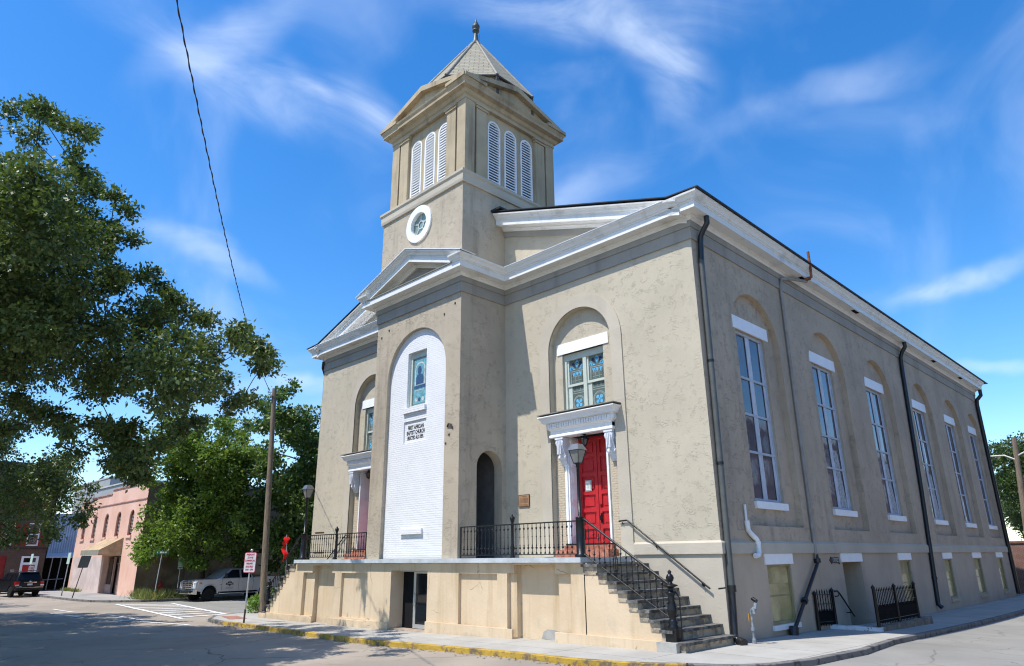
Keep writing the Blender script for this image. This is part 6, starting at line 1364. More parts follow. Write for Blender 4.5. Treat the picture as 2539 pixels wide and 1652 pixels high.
grow_tree('street_tree', 'bright green tree on the far pavement above the silver pickup', 'tree', None, [(-40.9, 3.0, -.5, .22), (-40.8, 2.9, 1.5, .18), (-40.3, 2.4, 4.0, .15), (-39.8, 1.6, 7.0, .09), (-39.5, 1.2, 9.5, .05)], MAPLE, M_MAPLE, (.21, .085), 40, 18, .20, 13)
grow_tree('dense_tree', 'dense dark green tree between the utility pole and the church', 'tree', None, [(-40.6, 9.0, -.5, .30), (-40.4, 8.9, 2.5, .24), (-39.3, 8.6, 5.5, .18), (-38.5, 8.2, 9.0, .1)], DARKTREE, M_DKLEAF, (.26, .095), 42, 18, .22, 14)
grow_tree('garden_tree', 'leafy tree behind the far end of the church on the right', 'tree', None, [(-1.0, 54, -.5, .35), (-1.0, 54, 3, .28), (-1.0, 53.6, 6.0, .2), (-1, 53.4, 8.4, .1)], FARTREE, M_FAR, (.22, .075), 40, 16, .25, 15)
# more of the square's oaks, out of frame to the left: they shade the street
rn = random.Random(21)
MORE = [(-47+rn.gauss(0, 3.2), -17.5+rn.gauss(0, 2.3), 8.2+rn.gauss(0, 1.5), rn.uniform(1.0, 1.7)) for _ in range(38)]
grow_tree('oak_tree', 'unseen oak past the left edge shading the junction', 'tree', 'oaks of the square', [(-47, -19.5, -.6, .5), (-47, -19, 2.5, .42), (-47, -18, 6, .3), (-47, -17.5, 8.5, .2)], MORE, M_OAK, (.30, .085), 22, 14, .30, 16)
NEAR = [(-17.5+rn.gauss(0, 3.8), -20.5+rn.gauss(0, 2.2), 10.2+rn.gauss(0, 1.6), rn.uniform(1.0, 1.6)) for _ in range(30)]
NEAR = [c for c in NEAR if (c[0]-9.39)*-.705-(c[1]+17.04)*.709 > .77*((c[0]-9.39)*-.672+(c[1]+17.04)*.672+.3*c[2]) + 1.2]
if len(NEAR) > 6: grow_tree('oak_tree', 'oak just outside the left edge dappling the near street', 'tree', 'oaks of the square', [(-23, -24.5, -.6, .5), (-23, -24, 3, .42), (-22, -22.5, 6.5, .3), (-20, -21, 9.5, .2)], NEAR, M_OAK, (.22, .06), 30, 16, .24, 17)
# shrub at the foot of the pole
sh = empty('shrub', (-24.1, -.75, -.42), 'small bright green shrub at the foot of the utility pole', 'shrub')
rg = np.random.default_rng(4); n = 1500
cc = np.array([(-24.15, -.9, .0), (-23.5, -.35, .15), (-24.0, -.4, .35), (-22.9, -.3, .0), (-23.8, -1.2, -.1)])[rg.integers(0, 5, n)]
leaf_object('foliage', cc+unit(rg.normal(size=(n, 3)))*(rg.random((n, 1))**.4*.42), unit(rg.normal(size=(n, 3))+np.array([0, 0, .5])), unit(rg.normal(size=(n, 3))*.7+np.array([0, 0, 1])), rg.uniform(.08, .16, n), rg.uniform(.03, .05, n), M_BUSH, sh)
m = MB()
for c in ((-24.15, -.9, .2), (-23.5, -.35, .35), (-24.0, -.4, .5), (-22.9, -.3, .2)): m.tube([(-23.9, -.6, -.45), c], [.02, .006], 5)
m.build('stem', M_BARK, sh)
# weeds
def blades(name, areas, n, H, seed, label):
    rg = np.random.default_rng(seed); a = np.array(areas)[rg.integers(0, len(areas), n)]
    P = np.stack([a[:, 0]+rg.normal(size=n)*a[:, 2], a[:, 1]+rg.normal(size=n)*a[:, 3], np.full(n, -.44)], 1)
    A = unit(rg.normal(size=(n, 3))*.45+np.array([0, 0, 1.0])); N = unit(rg.normal(size=(n, 3))+np.array([0, 0, .1]))
    rt = empty(name+'_root', P.mean(0), None, None)
    o = leaf_object(name, P, A, N, rg.uniform(.35, 1.0, n)*H, rg.uniform(.012, .03, n), leaf_mat('weed_leaf', (.12, .15, .03), (.30, .30, .10), .3, .6), rt)
    w = o.matrix_world.copy(); o.parent = None; D.objects.remove(rt); o['kind'] = 'stuff'; o['label'] = label; o['category'] = 'grass'
blades('grass', [(-41.2, -.1, .55, .5), (-42.6, .5, .9, .5), (-41.0, 1.6, .25, .8), (-44.5, .5, .6, .25)], 2600, .75, 5, 'tall dry weeds around the street name sign')
blades('grass', [(-61.5, -.15, .5, .1), (-58.8, -.15, .5, .1)], 700, .38, 6, 'short green grass at the foot of the pink wall')

# dry leaves caught along the kerb
rg = np.random.default_rng(9); kp = k_yel+[k_west[2]]; P = []
for i in range(520):
    j = rg.integers(0, len(kp)-1); t = rg.random(); x = kp[j][0]*(1-t)+kp[j+1][0]*t; y = kp[j][1]*(1-t)+kp[j+1][1]*t-abs(rg.normal())*.16-.03
    P.append((x, y, hgt(x, y)-.12))
P = np.array(P); rt = empty('leaf_litter_root', P.mean(0), None, None)
o = leaf_object('leaf_litter', P, unit(rg.normal(size=P.shape)*np.array([1, 1, .15])), unit(rg.normal(size=P.shape)*.35+np.array([0, 0, 1])), rg.uniform(.04, .10, len(P)), rg.uniform(.014, .03, len(P)), leaf_mat('dry_leaf', (.14, .09, .04), (.30, .22, .10), .1, .8), rt)
o.parent = None; D.objects.remove(rt); o['kind'] = 'stuff'; o['label'] = 'dry leaves scattered in the gutter along the yellow kerb'; o['category'] = 'leaves'
# ------------------------------------------------------------------ buildings across the side street
PK = empty('pink_building', (-54, 8, -.43), 'faded pink two storey building with arched windows and a sloping awning', 'building')
def pink_mat():
    t = NT('faded_pink_stucco', .9, .12)
    b = t.mix(t.rng(t.noise(.5, 6, .6), .3, .7), (.66, .40, .30), (.74, .49, .385))
    st = t.rng(t.noise(1, 6, .7, co=t.map((1.2, 1.2, .2))), .52, .75); b = t.mix(t.math('MULTIPLY', st, .35), b, (.42, .25, .21))
    t.col(b); t.bump(t.noise(6, 6), .01); return t.mat
M_PINK = pink_mat()
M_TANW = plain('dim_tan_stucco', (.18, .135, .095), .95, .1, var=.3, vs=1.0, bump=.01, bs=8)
fpk = front(.30); PWC = [-48.8, -51.9, -55.05, -58.15, -61.25]
pw = [arch(c, 1.02, 3.78, 5.15, 12) for c in PWC]
en_r = rect(-54.0, -49.8, -.9, 2.32)
m = MB(); m.holed([(-63.2, -.9), (-45.9, -.9), (-45.9, 7.48), (-54.5, 7.48), (-54.5, 7.15), (-60.0, 7.12), (-60.0, 6.95), (-63.2, 6.9)], pw+[en_r], fpk, 0)
for l in pw: m.reveal(l, fpk, 0, .25)
m.reveal(en_r, fpk, 0, 1.3)
m.box(-63.2, -63.15, .3, 20, -.9, 6.9)
m.build('front_wall', M_PINK, PK)
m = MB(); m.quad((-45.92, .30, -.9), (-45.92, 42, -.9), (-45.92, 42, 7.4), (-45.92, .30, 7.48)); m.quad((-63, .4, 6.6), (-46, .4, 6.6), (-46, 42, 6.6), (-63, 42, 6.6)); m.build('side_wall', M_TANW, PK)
m = MB(); m.box(-63.2, -45.85, .24, .42, 6.28, 6.36)
for a, b, z in ((-54.5, -45.85, 7.48), (-60, -54.5, 7.15), (-63.2, -60, 6.93)): m.box(a, b, .22, .5, z-.01, z+.07)
m.build('coping', plain('rosy_coping', (.40, .24, .20), .9, .1, var=.25, vs=2), PK)
m = MB(); m.prism(rect(-62.6, -54.2, -.45, 2.28), fpk, -.01, .0); m.build('whitewashed_patch', plain('pale_patch', (.56, .46, .42), .9, .1, var=.12, vs=1.2), PK)
M_WOODR = plain('red_brown_frame', (.22, .075, .05), .8, .2, var=.25)
for c, l in zip(PWC, pw):
    m = MB(); i_ = arch(c, .84, 3.86, 5.15, 12); m.holed(l, [i_], fpk, .10); m.reveal(i_, fpk, .10, .2)
    o = m.build('window', M_WOODR, PK)
    p = MB(); p.prism(arch(c, .9, 3.8, 5.15, 10), fpk, .21, .23); p.build('pane', M_GLASS_D, o)
    s = MB()
    for i in range(15): s.add([fpk(c-.40, 3.95+i*.105, .13), fpk(c+.40, 3.95+i*.105, .13), fpk(c+.40, 4.01+i*.105, .19), fpk(c-.40, 4.01+i*.105, .19)], [(0, 1, 2, 3)])
    s.build('slat', plain('grey_slat', (.30, .28, .25), .7, .2), o)
    s = MB(); s.prism(rect(c-.62, c+.62, 3.60, 3.77), fpk, -.10, .1); s.build('sill', M_PINK, o)
m = MB(); m.add([fpk(-54.6, 2.75, -1.55), fpk(-49.9, 2.75, -1.55), fpk(-49.9, 3.65, .0), fpk(-54.6, 3.65, 0), fpk(-54.6, 2.70, -1.55), fpk(-49.9, 2.70, -1.55), fpk(-49.9, 3.60, .0), fpk(-54.6, 3.60, 0)], [(0, 1, 2, 3), (4, 5, 6, 7), (0, 1, 5, 4)])
m.add([fpk(-49.9, 2.75, -1.55), fpk(-49.9, 3.65, 0), fpk(-49.9, 2.4, 0), fpk(-49.9, 2.42, -1.55)], [(0, 1, 2, 3)]); m.add([fpk(-54.6, 2.75, -1.55), fpk(-54.6, 3.65, 0), fpk(-54.6, 2.4, 0), fpk(-54.6, 2.42, -1.55)], [(0, 1, 2, 3)])
m.add([fpk(-54.6+i*.235, 2.42-(.06 if i % 2 else 0), -1.56) for i in range(21)]+[fpk(-54.6+i*.235, 2.76, -1.56) for i in range(21)], [(i, i+1, 22+i, 21+i) for i in range(20)], 1)
m.build('awning', [plain('tan_canvas', (.42, .31, .19), .9, .1, var=.25, vs=1.5), plain('grey_canvas_valance', (.26, .25, .20), .9, .1)], PK)
m = MB(); m.prism(rect(-53.98, -49.82, -.5, 2.3), fpk, .62, .66); m.build('shopfront', plain('dim_shopfront', (.075, .062, .05), .6, .3), PK)
for a, b, z0, z1 in ((-53.7, -52.4, .25, 2.1), (-50.9, -50.0, .25, 2.1)): m = MB(); m.prism(rect(a, b, z0, z1), fpk, .35, .38); m.build('shop_window', M_GLASS_D, PK)
m = MB(); m.prism(rect(-52.2, -51.1, -.45, 1.65), fpk, .56, .6); m.build('shop_door', plain('brown_wood_door', (.15, .085, .05), .7, .25), PK)
m = MB()
for a in (-53.85, -52.3, -51.05, -49.95): m.prism(rect(a, a+.12, -.45, 2.25), fpk, .28, .42)
m.prism(rect(-53.73, -52.3, -.45, .22), fpk, .30, .40); m.prism(rect(-50.93, -49.95, -.45, .22), fpk, .30, .40); m.prism(rect(-52.18, -51.05, 1.7, 1.78), fpk, .5, .56); m.build('shop_frame', plain('worn_pink_frame', (.42, .28, .24), .8, .2, var=.2), PK)
sp_k = side(-45.90)
for y, z0, z1, w, cc_ in ((4.3, .25, 2.35, 1.25, (.22, .18, .14)), (9.6, .9, 2.45, 1.5, (.30, .24, .17)), (13.6, .9, 2.4, 1.5, (.22, .19, .15)), (17.8, .9, 2.4, 1.5, (.26, .19, .11)), (22.4, .4, 1.4, 1.6, (.55, .36, .10)), (26, .9, 2.4, 1.5, (.24, .2, .15))):
    m = MB(); m.prism(rect(y-w/2, y+w/2, z0, z1), sp_k, -.03, 0); o = m.build('boarded_window', plain('board_%d' % int(y*10), cc_, .9, .1, var=.2), PK)
    m = MB(); m.prism(rect(y-w/2-.1, y+w/2+.1, z1, z1+.3), sp_k, -.05, 0); m.build('lintel', M_DARK, o)
m = MB(); m.box(-45.9, -45.6, 2.8, 8, -.5, .2); m.build('base_ledge', M_TANW, PK)

BB = empty('brick_building', (-66, -10, -.45), 'dark brown brick building with red shutters and a red and white doorway', 'building')
fbb = side(-66.0); bwn = [(-2.42, .92), (-4.35, .92), (-6.6, .92), (-8.8, .92)]
wins = [rect(c-w/2, c+w/2, 3.30, 5.25) for c, w in bwn]+[rect(c-w/2, c+w/2, 6.6, 8.4) for c, w in bwn]
drs = [rect(-2.98, -1.68, -.6, 2.42), rect(-5.35, -4.05, -.6, 2.42)]
m = MB(); m.holed([(-26, -.9), (-1.12, -.9), (-1.12, 10.4), (-26, 10.4)], wins+drs, fbb, 0)
for l in wins+drs: m.reveal(l, fbb, 0, .2)
m.box(-78, -66.0, -1.20, -1.121, -.9, 10.4); m.box(-78, -66.02, -26, -1.2, 10.2, 10.3); m.build('wall', M_BRNBRICK, BB)
m = MB(); m.prism(rect(-26, -1.12, 3.0, 3.14), fbb, -.06, 0); m.prism(rect(-26, -1.1, 10.2, 10.5), fbb, -.12, 0); m.build('brick_band', plain('dark_band', (.07, .05, .042), .9, .1), BB)
M_SHUT = plain('dark_red_shutter', (.26, .018, .016), .6, .3, var=.15)
for i, l in enumerate(wins):
    c = (l[0][0]+l[1][0])/2; z0, z1 = l[0][1], l[2][1]; m = MB()
    for q in (rect(c-.46, c-.36, z0, z1), rect(c+.36, c+.46, z0, z1), rect(c-.36, c+.36, z0, z0+.1), rect(c-.36, c+.36, z1-.1, z1), rect(c-.36, c+.36, (z0+z1)/2-.04, (z0+z1)/2+.04)): m.prism(q, fbb, .02, .12)
    o = m.build('window', M_WHITE, BB)
    p = MB(); p.prism(rect(c-.36, c+.36, z0+.1, z1-.1), fbb, .09, .10)
    p.build('pane', plain('tan_blind', (.34, .27, .20), .5, .3) if i == 1 else M_GLASS_D, o)
    if i == 0:
        r_ = MB(); r_.holed([(c+.24*math.cos(k*PI/10), z0+.5+.24*math.sin(k*PI/10)) for k in range(20)], [[(c+.20*math.cos(k*PI/10), z0+.5+.20*math.sin(k*PI/10)) for k in range(20)]], fbb, .085); r_.prism(rect(c-.10, c-.03, z0+.42, z0+.58), fbb, .083, .088); r_.prism(rect(c+.03, c+.10, z0+.42, z0+.58), fbb, .083, .088)
        r_.build('window_emblem', plain('grey_decal', (.22, .22, .23), .6, .3), o)
    for e in (-1, 1):
        s = MB(); s.prism(rect(c+e*.66-.19, c+e*.66+.19, z0, z1), fbb, -.05, -.005)
        for k in range(16): s.prism(rect(c+e*.66-.14, c+e*.66+.14, z0+.08+k*(z1-z0)/17, z0+.12+k*(z1-z0)/17), fbb, -.062, -.05)
        s.build('shutter', M_SHUT, o)
m = MB(); l = drs[0]
for q in (rect(-2.98, -2.80, -.5, 2.42), rect(-1.86, -1.68, -.5, 2.42), rect(-2.80, -1.86, 2.28, 2.42), rect(-2.80, -1.86, 1.70, 1.90)): m.prism(q, fbb, -.06, .15)
do = m.build('doorway', M_WHITE, BB)
m = MB(); m.prism(rect(-2.80, -1.86, -.5, 1.70), fbb, .10, .15); m.build('door', plain('bright_red_door', (.42, .02, .03), .5, .35), do)
m = MB(); m.prism(rect(-2.28, -1.90, .80, 1.60), fbb, .085, .10, 0)
for k in range(6): m.prism(rect(-2.24, -1.94, 1.46-k*.11, 1.51-k*.11), fbb, .082, .086, 1)
m.build('door_sign', [M_SIGNW, M_SIGNR], do)
m = MB(); m.prism(rect(-2.80, -1.86, 1.90, 2.28), fbb, .12, .14); m.build('transom', M_GLASS_D, do)
m = MB(); m.prism(rect(-5.35, -4.05, -.5, 2.42), fbb, .08, .12); m.build('door', M_SHUT, BB)
m = MB(); m.prism(rect(-3.62, -3.34, 1.05, 1.32), fbb, -.02, .0); m.build('wall_plate', plain('pale_plate', (.30, .29, .26), .6, .3), BB)

TB = empty('corrugated_shed', (-71, 1.5, -.43), 'pale blue corrugated metal shed with a lean-to, squeezed between brick and pink buildings', 'building')
m = MB(); y0, y1, n = -1.1, 6.0, 70
for k in range(n):
    a, b = y0+(y1-y0)*k/n, y0+(y1-y0)*(k+1)/n; e = .05
    m.quad((-71+e*(k % 2), a, 2.3), (-71+e*((k+1) % 2), b, 2.3), (-71+e*((k+1) % 2), b, 6.4), (-71+e*(k % 2), a, 6.4))
m.build('corrugated_wall', plain('blue_grey_tin', (.60, .66, .72), .5, .4, .2, var=.15, vs=.8), TB)
m = MB(); m.add([(-71, -1.1, 2.75), (-71, 3, 2.75), (-68.2, 3, 2.40), (-68.2, -1.1, 2.40), (-71, -1.1, 2.65), (-71, 3, 2.65), (-68.2, 3, 2.28), (-68.2, -1.1, 2.28)], [(0, 1, 2, 3), (4, 5, 6, 7), (2, 3, 7, 6), (0, 3, 7, 4)]); m.build('lean_to_roof', M_FLASH, TB)
m = MB(); m.quad((-70.9, -1.1, -.9), (-70.9, 6, -.9), (-70.9, 6, 2.4), (-70.9, -1.1, 2.4)); m.build('dark_bay', M_DARK, TB)
m = MB()
for y in (-.2, .5): m.tube([(-68.3, y, -.5), (-68.3, y+.1, 2.3)], .05, 6)
m.tube([(-68.2, -.9, .35), (-68.2, 1.0, .42)], .035, 6); m.build('steel_post', M_GALV, TB)

GB = empty('grey_garage_building', (-92, 18, -.43), 'plain pale grey parking structure rising behind the pink building', 'building')
m = MB(); m.box(-100, -78, 8.0, 30, -.9, 10.55); m.box(-100, -84.5, 7.9, 30, 10.5, 11.6); m.build('wall', plain('grey_render', (.30, .31, .31), .9, .1, var=.08, vs=.3), GB)
m = MB(); m.box(-100.1, -77.9, 7.86, 8.3, 10.45, 10.6); m.box(-100.1, -84.4, 7.82, 8.3, 11.55, 11.7); m.build('coping', plain('pale_coping', (.42, .42, .40), .8, .2), GB)

GW = empty('garden_wall', (-3, 42, -.43), 'red brick garden wall behind the far end of the church', 'wall')
m = MB(); m.box(-22, 1.35, 41.0, 41.3, -.9, 2.55); m.build('brickwork', raw_brick('garden_brick', (.23, .10, .07), (.17, .08, .06), (.28, .25, .22), 'x'), GW)
m = MB(); m.box(-22, 1.42, 40.93, 41.37, 2.55, 2.70); m.build('coping', plain('brick_coping', (.20, .10, .075), .9, .1, var=.2), GW)
fp_ = empty('utility_pole', (-.75, 43.2, -.43), 'brown wooden pole with a side arm at the right edge, behind the church', 'utility pole')
m = MB(); m.tube([(-.75, 43.2, -.5), (-.35, 43.2, 4), (.12, 43.2, 9.8)], [.22, .20, .16], 10); m.build('shaft', M_POLE, fp_)
m = MB(); m.tube([(.02, 43.15, 8.2), (-.7, 43.1, 8.62), (-1.9, 43.1, 8.65)], .06, 6); m.tube([(.05, 43.15, 8.5), (.9, 43.1, 8.9), (3.0, 43.0, 9.3)], .06, 6); m.build('arm', plain('pale_metal_arm', (.55, .54, .46), .5, .4), fp_)
# unseen houses opposite, mirrored in the windows and extended to darken the side wall
OB = empty('unseen_corner_house', (24, 22, -.43), 'red brick house across the side street, out of frame and mirrored in the tall windows', 'building')
m = MB(); m.box(20, 34, -2, 19, -.9, 11.2); m.build('wall', raw_brick('mirrored_brick', (.34, .12, .09), (.27, .10, .08), (.4, .35, .3), 'y'), OB)
m = MB(); m.add([(19.6, -2.4, 11.2), (34.4, -2.4, 11.2), (34.4, 19.4, 11.2), (19.6, 19.4, 11.2), (27, -2.4, 14.2), (27, 19.4, 14.2)], [(0, 1, 4), (2, 3, 5), (0, 4, 5, 3), (1, 2, 5, 4), (0, 1, 2, 3)]); m.build('roof', M_SLATE_D, OB)
for y in (1, 4.5, 8, 11.5, 15):
    for z in (1, 4.4, 7.8):
        m = MB(); m.box(19.93, 20.0, y-.6, y+.6, z, z+2.2); m.build('window', M_WHITE, OB)

OB2 = empty('unseen_terrace_house', (25, 55, -.43), 'long red brick terrace across the side street, out of frame to the right, extended to darken the side wall', 'building')
m = MB(); m.box(20.5, 34, 24, 110, -.9, 14.0); m.build('wall', raw_brick('unseen_terrace_brick', (.30, .13, .10), (.24, .11, .085), (.4, .35, .3), 'y'), OB2)
m = MB(); m.box(20.1, 34.3, 23.7, 110.3, 14.0, 14.7); m.build('cornice', M_WHITE, OB2)
for y in range(27, 108, 4):
    for z in (1, 4.6, 8.2, 11.2):
        m = MB(); m.box(20.43, 20.5, y-.7, y+.7, z, z+2.2); m.build('window', M_WHITE if y % 8 else M_GLASS_D, OB2)

# ------------------------------------------------------------------ vehicles (built at the origin: x forward, y to the left)
def car_paint(name, c, metal=.6, rough=.28):
    t = NT(name, rough, .5, metal); t.b.inputs['Coat Weight'].default_value = .6; t.b.inputs['Coat Roughness'].default_value = .06
    t.col(t.mix(t.rng(t.noise(2.2, 5), .35, .7), tuple(x*.9 for x in c), c))
    d = t.rng(t.noise(3, 5, .7), .45, .8, rough, rough+.18); t.rough(d); return t.mat
M_SILVER = car_paint('silver_paint', (.52, .54, .58)); M_BLACKP = car_paint('black_paint', (.005, .0055, .007), .0, .30); M_BLACKP.node_tree.nodes['Principled BSDF'].inputs['Coat Weight'].default_value = .15; M_BLACKP.node_tree.nodes['Principled BSDF'].inputs['Specular IOR Level'].default_value = .25
M_CHROME = plain('chrome', (.75, .76, .78), .12, .5, 1.0, var=.05)
M_TYRE = plain('tyre_rubber', (.012, .012, .012), .85, .2, var=.2)
M_TINT = plain('tinted_glass', (.006, .007, .010), .12, .22)
M_TRIM = plain('black_trim', (.014, .014, .014), .6, .3)
M_AMBER = plain('amber_lens', (.65, .16, .02), .2, .5); M_REDL = plain('red_lens', (.45, .012, .012), .15, .6); M_CLEAR = plain('clear_lens', (.62, .64, .66), .08, .7, .3)
def bevelled(o, w, seg=2):
    b = o.modifiers.new('soft_edges', 'BEVEL'); b.width = w; b.segments = seg; b.limit_method = 'ANGLE'; b.angle_limit = R(28); b.harden_normals = False
    for p in o.data.polygons: p.use_smooth = True
    return o
sidey = lambda s: (lambda a, b, t: (a, s*t, b))
def archpts(cx, r, z, n=10): return [(cx+r*math.cos(PI-PI*i/n), z+r*math.sin(PI*i/n)) for i in range(n+1)]
def wheel(root, x, y, r, w, s, spokes=8):
    t = MB(); pr = [(r*.66, -w/2), (r*.90, -w/2), (r, -w*.36), (r, w*.36), (r*.90, w/2), (r*.66, w/2)]
    t.lathe([(a, z) for a, z in pr], n=22); t.v = [(x+p[0], y+p[2], r+p[1]) for p in t.v]
    o = t.build('wheel', M_TYRE, root)
    m = MB(); m.lathe([(r*.67, -w*.42), (r*.67, w*.42), (r*.60, w*.42), (r*.58, w*.25), (.0, w*.22)], n=22)
    m.lathe([(.09, w*.2), (.085, w*.40), (.0, w*.42)], n=10)
    for k in range(spokes):
        a = 2*PI*k/spokes; c, s_ = math.cos(a), math.sin(a); px, pz = -s_*.035, c*.035
        q = [(c*.07+px, s_*.07+pz), (c*r*.62+px*1.2, s_*r*.62+pz*1.2), (c*r*.62-px*1.2, s_*r*.62-pz*1.2), (c*.07-px, s_*.07-pz)]
        m.add([(u, v, w*.22) for u, v in q]+[(u, v, w*.40) for u, v in q], [(4, 5, 6, 7), (0, 1, 5, 4), (1, 2, 6, 5), (2, 3, 7, 6), (3, 0, 4, 7)])
    m.v = [(x+p[0], y+s*p[2], r+p[1]) for p in m.v]; m.build('rim', M_CHROME, o)
def windowed(root, name, quad, mat, off, n=None):
    a, b, c, d = [Vector(q) for q in quad]; nn = (b-a).cross(d-a).normalized()*off
    m = MB(); m.add([p+nn for p in (a, b, c, d)]+[p-nn*.5 for p in (a, b, c, d)], [(0, 1, 2, 3), (0, 1, 5, 4), (1, 2, 6, 5), (2, 3, 7, 6), (3, 0, 4, 7)])
    return m.build(name, mat, root)

# silver crew-cab pickup, nose towards the junction
TK = empty('pickup_truck', (-38.75, 4.12, -.555), 'silver crew cab pickup with chrome grille parked by the side street trees', 'pickup truck', world=False, rz=R(-83))
hw = 1.0; wf_, wr_ = 2.05, -1.98
prof = [(-3.08, .72), (-2.52, .60)] + archpts(wr_, .53, .46) + [(-1.42, .56), (1.50, .56)] + archpts(wf_, .53, .46) + [(2.62, .60), (2.98, .66), (3.0, 1.14), (2.86, 1.27), (1.36, 1.33), (-1.06, 1.36), (-1.10, 1.42), (-3.06, 1.42)]
m = MB(); m.prism(prof, lambda a, b, t: (a, t, b), -hw, hw); bevelled(m.build('body', M_SILVER, TK), .05)
m = MB(); m.add([(-1.04, -.95, 1.32), (1.46, -.95, 1.32), (1.46, .95, 1.32), (-1.04, .95, 1.32), (-.86, -.74, 1.97), (.58, -.74, 1.97), (.58, .74, 1.97), (-.86, .74, 1.97)], [(0, 3, 2, 1), (4, 5, 6, 7), (0, 1, 5, 4), (1, 2, 6, 5), (2, 3, 7, 6), (3, 0, 4, 7)])
bevelled(m.build('cab', M_SILVER, TK), .06)
m = MB(); m.box(-2.98, -1.12, -.9, .9, 1.425, 1.432); m.build('bed_cover', M_TRIM, TK)
m = MB(); m.box(-2.9, 2.9, -.86, .86, .42, 1.0); m.build('underbody', M_DARK, TK)
ws_ = lambda x, z, s: (x, s*(.95-.21*(z-1.32)/.65), z)
for s in (1, -1):
    for pts in ([(.92, 1.38), (-.02, 1.38), (-.02, 1.88), (.50, 1.88), (1.20, 1.38)], [(-.16, 1.38), (-.90, 1.38), (-.80, 1.88), (-.16, 1.88)]):
        P = [Vector(ws_(x, z, s))+Vector((0, s*.012, 0)) for x, z in pts]
        m = MB(); m.add(P, [tuple(range(len(P)))]); m.build('side_window', M_TINT, TK)
    m = MB()
    for x in (1.24, .05, -1.02): m.box(x-.008, x+.008, s*1.0, s*1.004, .62, 1.34)
    m.build('door_gap', M_TRIM, TK)
    for x in (.22, -.86):
        m = MB(); m.box(x-.11, x+.09, s*1.0, s*1.035, 1.15, 1.19); m.build('door_handle', M_SILVER, TK)
    m = MB(); m.add([(1.02, s*.97, 1.40), (1.02, s*1.22, 1.38), (1.10, s*1.22, 1.38), (1.10, s*.97, 1.40), (1.02, s*.99, 1.66), (1.02, s*1.22, 1.68), (1.10, s*1.20, 1.68), (1.10, s*.99, 1.66)], [(0, 1, 2, 3), (4, 5, 6, 7), (0, 1, 5, 4), (1, 2, 6, 5), (2, 3, 7, 6), (3, 0, 4, 7)]); m.build('side_mirror', M_TRIM, TK)
    m = MB(); m.tube([(1.42, s*1.02, .48), (1.30, s*1.06, .44), (-1.30, s*1.06, .44), (-1.42, s*1.02, .48)], .05, 8); m.build('running_board', M_CHROME, TK)
    for cx in (wf_, wr_):
        m = MB(); m.tube([(x, s*1.0, z) for x, z in archpts(cx, .55, .46, 14)], .045, 8); m.build('wheel_arch', M_SILVER, TK)
        wheel(TK, cx, s*.86, .41, .28, s)
    m = MB(); m.add([(3.012, s*.62, .80), (3.012, s*.98, .80), (2.80, s*1.012, .86), (2.80, s*1.012, 1.18), (2.97, s*.97, 1.20), (3.0, s*.62, 1.20)], [(0, 1, 4, 5), (1, 2, 3, 4)]); m.build('headlight', M_CLEAR, TK)
    m = MB(); m.box(2.62, 2.80, s*1.0, s*1.016, 1.06, 1.16); m.build('side_indicator', M_AMBER, TK)
    m = MB(); m.box(3.165, 3.185, s*.58, s*.80, .52, .66); m.build('fog_light', M_DARK, TK)
P = [(.62, -.70, 1.93), (.62, .70, 1.93), (1.42, .86, 1.36), (1.42, -.86, 1.36)]
windowed(TK, 'windscreen', P, M_TINT, .03); windowed(TK, 'rear_window', [(-.89, .62, 1.88), (-.89, -.62, 1.88), (-1.03, -.7, 1.42), (-1.03, .7, 1.42)], M_TINT, .02)
m = MB(); m.box(2.99, 3.03, -.60, .60, .76, 1.22); gr = m.build('grille', M_TRIM, TK)
m = MB()
for z in (.78, .90, 1.02, 1.14): m.box(3.03, 3.06, -.60, .60, z, z+.055)
for y in (-.6, -.2, .16, .56): m.box(3.03, 3.055, y, y+.04, .76, 1.22)
m.build('chrome_bar', M_CHROME, gr)
m = MB(); m.prism([(2.90, .44), (3.14, .46), (3.18, .54), (3.16, .72), (3.02, .76), (2.90, .74)], lambda a, b, t: (a, t, b), -1.02, 1.02); bevelled(m.build('front_bumper', M_CHROME, TK), .03)
m = MB(); m.box(3.17, 3.19, -.42, .42, .50, .66); m.build('air_intake', M_TRIM, TK)
m = MB(); m.box(-3.24, -3.05, -1.0, 1.0, .50, .70); bevelled(m.build('rear_bumper', M_CHROME, TK), .03)
m = MB(); m.prism([(2.9, 1.26), (2.85, 1.29), (1.5, 1.36), (1.4, 1.34)], lambda a, b, t: (a, t, b), -.52, .52); m.build('hood_bulge', M_SILVER, TK)
m = MB(); f = lambda a, b, t: (.70-a, 1.004+t, b)
m.prism([(-.24, 1.02), (-.29, 1.08), (-.15, 1.08), (-.13, 1.15), (-.05, 1.17), (0, 1.22), (.05, 1.17), (.13, 1.15), (.15, 1.08), (.29, 1.08), (.24, 1.02), (.29, .96), (.10, .96), (.06, .91), (0, .88), (-.06, .91), (-.10, .96), (-.29, .96)], f, 0, .004, 0)
m.prism(rect(-.18, .18, 1.0, 1.04), f, .004, .006, 1); m.prism([(-.05, 1.1), (.05, 1.1), (0, 1.18)], f, .004, .006, 1)
for z in (.80, .74): m.prism(rect(-.26, .26, z, z+.018), f, 0, .003, 0)
m.prism([(-.72, .98), (-.60, 1.03), (-.50, .98), (-.60, 1.0)], f, 0, .004, 0)
m.build('door_emblem', [plain('decal_black', (.02, .02, .022), .4, .4), plain('decal_grey', (.42, .43, .45), .4, .4)], TK)

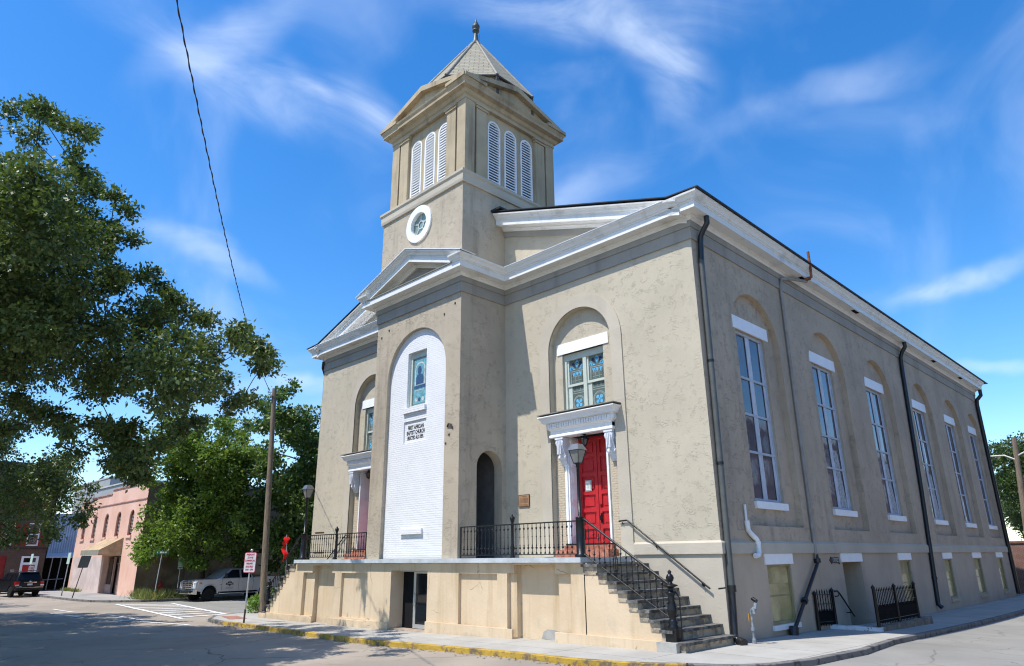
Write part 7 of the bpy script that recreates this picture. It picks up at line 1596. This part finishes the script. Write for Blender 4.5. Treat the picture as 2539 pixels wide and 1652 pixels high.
# black sport utility seen from behind
SV = empty('suv', (-57.0, -4.55, -.555), 'black sport utility vehicle seen from behind in the shade of the oak', 'car', world=False, rz=R(187.5))
prof = [(-2.36, .62), (-2.0, .48)] + archpts(-1.42, .44, .42) + [(-.9, .44), (.95, .44)] + archpts(1.42, .44, .42) + [(1.95, .46), (2.36, .55), (2.40, .88), (2.22, 1.04), (1.25, 1.14), (-2.30, 1.16), (-2.40, .95)]
m = MB(); m.prism(prof, lambda a, b, t: (a, t, b), -.94, .94); bevelled(m.build('body', M_BLACKP, SV), .06)
m = MB(); m.add([(-2.30, -.88, 1.13), (1.30, -.88, 1.13), (1.30, .88, 1.13), (-2.30, .88, 1.13), (-2.02, -.68, 1.76), (.42, -.68, 1.76), (.42, .68, 1.76), (-2.02, .68, 1.76)], [(0, 3, 2, 1), (4, 5, 6, 7), (0, 1, 5, 4), (1, 2, 6, 5), (2, 3, 7, 6), (3, 0, 4, 7)]); bevelled(m.build('cabin', M_BLACKP, SV), .06)
m = MB(); m.box(-2.2, 2.2, -.8, .8, .34, .9); m.build('underbody', M_DARK, SV)
vs_ = lambda x, z, s: (x, s*(.892-.20*(z-1.13)/.63), z)
for s in (1, -1):
    for pts in ([(.98, 1.19), (.10, 1.19), (.10, 1.68), (.40, 1.68)], [(-.02, 1.19), (-.95, 1.19), (-.95, 1.68), (-.02, 1.68)], [(-1.07, 1.19), (-1.95, 1.19), (-1.80, 1.66), (-1.07, 1.68)]):
        P = [Vector(vs_(x, z, s))+Vector((0, s*.006, 0)) for x, z in pts]; m = MB(); m.add(P, [tuple(range(4))]); m.build('side_window', M_TINT, SV)
    for cx in (1.42, -1.42): wheel(SV, cx, s*.80, .385, .25, s, 6)
    m = MB(); m.tube([(-1.8, s*.56, 1.80), (-1.65, s*.56, 1.86), (.1, s*.56, 1.86), (.3, s*.56, 1.79)], .022, 6); m.build('roof_rail', M_CHROME, SV)
    m = MB(); m.add([(-2.385, s*.66, 1.12), (-2.385, s*.92, 1.12), (-2.20, s*.955, 1.10), (-2.20, s*.955, .86), (-2.39, s*.93, .84), (-2.41, s*.70, .86)], [(0, 1, 4, 5), (1, 2, 3, 4)]); m.v = [(x-.02, y, z) for x, y, z in m.v]
    tl = m.build('tail_light', M_REDL, SV)
    m = MB(); m.box(-2.435, -2.42, s*.70, s*.93, .80, .90); m.build('lamp_lens', M_CLEAR, tl)
    m = MB(); m.box(.90, 1.0, s*.92, s*1.10, 1.16, 1.32); m.build('side_mirror', M_BLACKP, SV)
windowed(SV, 'rear_window', [(-2.30, .66, 1.20), (-2.30, -.66, 1.20), (-2.06, -.60, 1.68), (-2.06, .60, 1.68)], M_TINT, .03)
m = MB(); m.box(-2.20, -1.95, -.62, .62, 1.72, 1.775); bevelled(m.build('spoiler', M_BLACKP, SV), .02)
m = MB(); m.box(-2.435, -2.36, -.42, .42, 1.02, 1.075); m.build('tailgate_trim', M_CHROME, SV)
m = MB(); m.lathe([(.07, 0), (.07, .015), (0, .02)], n=12); m.v = [(-2.40-p[2], p[0], 1.11+p[1]*.75) for p in m.v]; m.build('badge', M_CHROME, SV)
m = MB(); m.box(-2.43, -2.41, -.17, .17, .84, .96); m.build('licence_plate', plain('plate_white', (.55, .55, .56), .5, .3), SV)
m = MB(); m.box(-2.48, -2.25, -.92, .92, .50, .70); bevelled(m.build('rear_bumper', M_BLACKP, SV), .04)
m = MB(); m.box(-2.485, -2.46, -.88, .88, .685, .71); m.build('bumper_trim', M_CHROME, SV)
m = MB(); m.box(-2.42, -2.40, .52, .66, .72, .80); m.build('sticker', plain('sticker_grey', (.30, .31, .32), .5, .3), SV)
# the parked car whose roof shows over the parapet of the parking structure
car2 = copy_tree(SV)
car2.location = (-92.5, 10.2, 10.6); car2.rotation_euler = (0, 0, R(10))
tag(car2, 'car parked on top of the grey parking structure, only its roof showing', 'car')
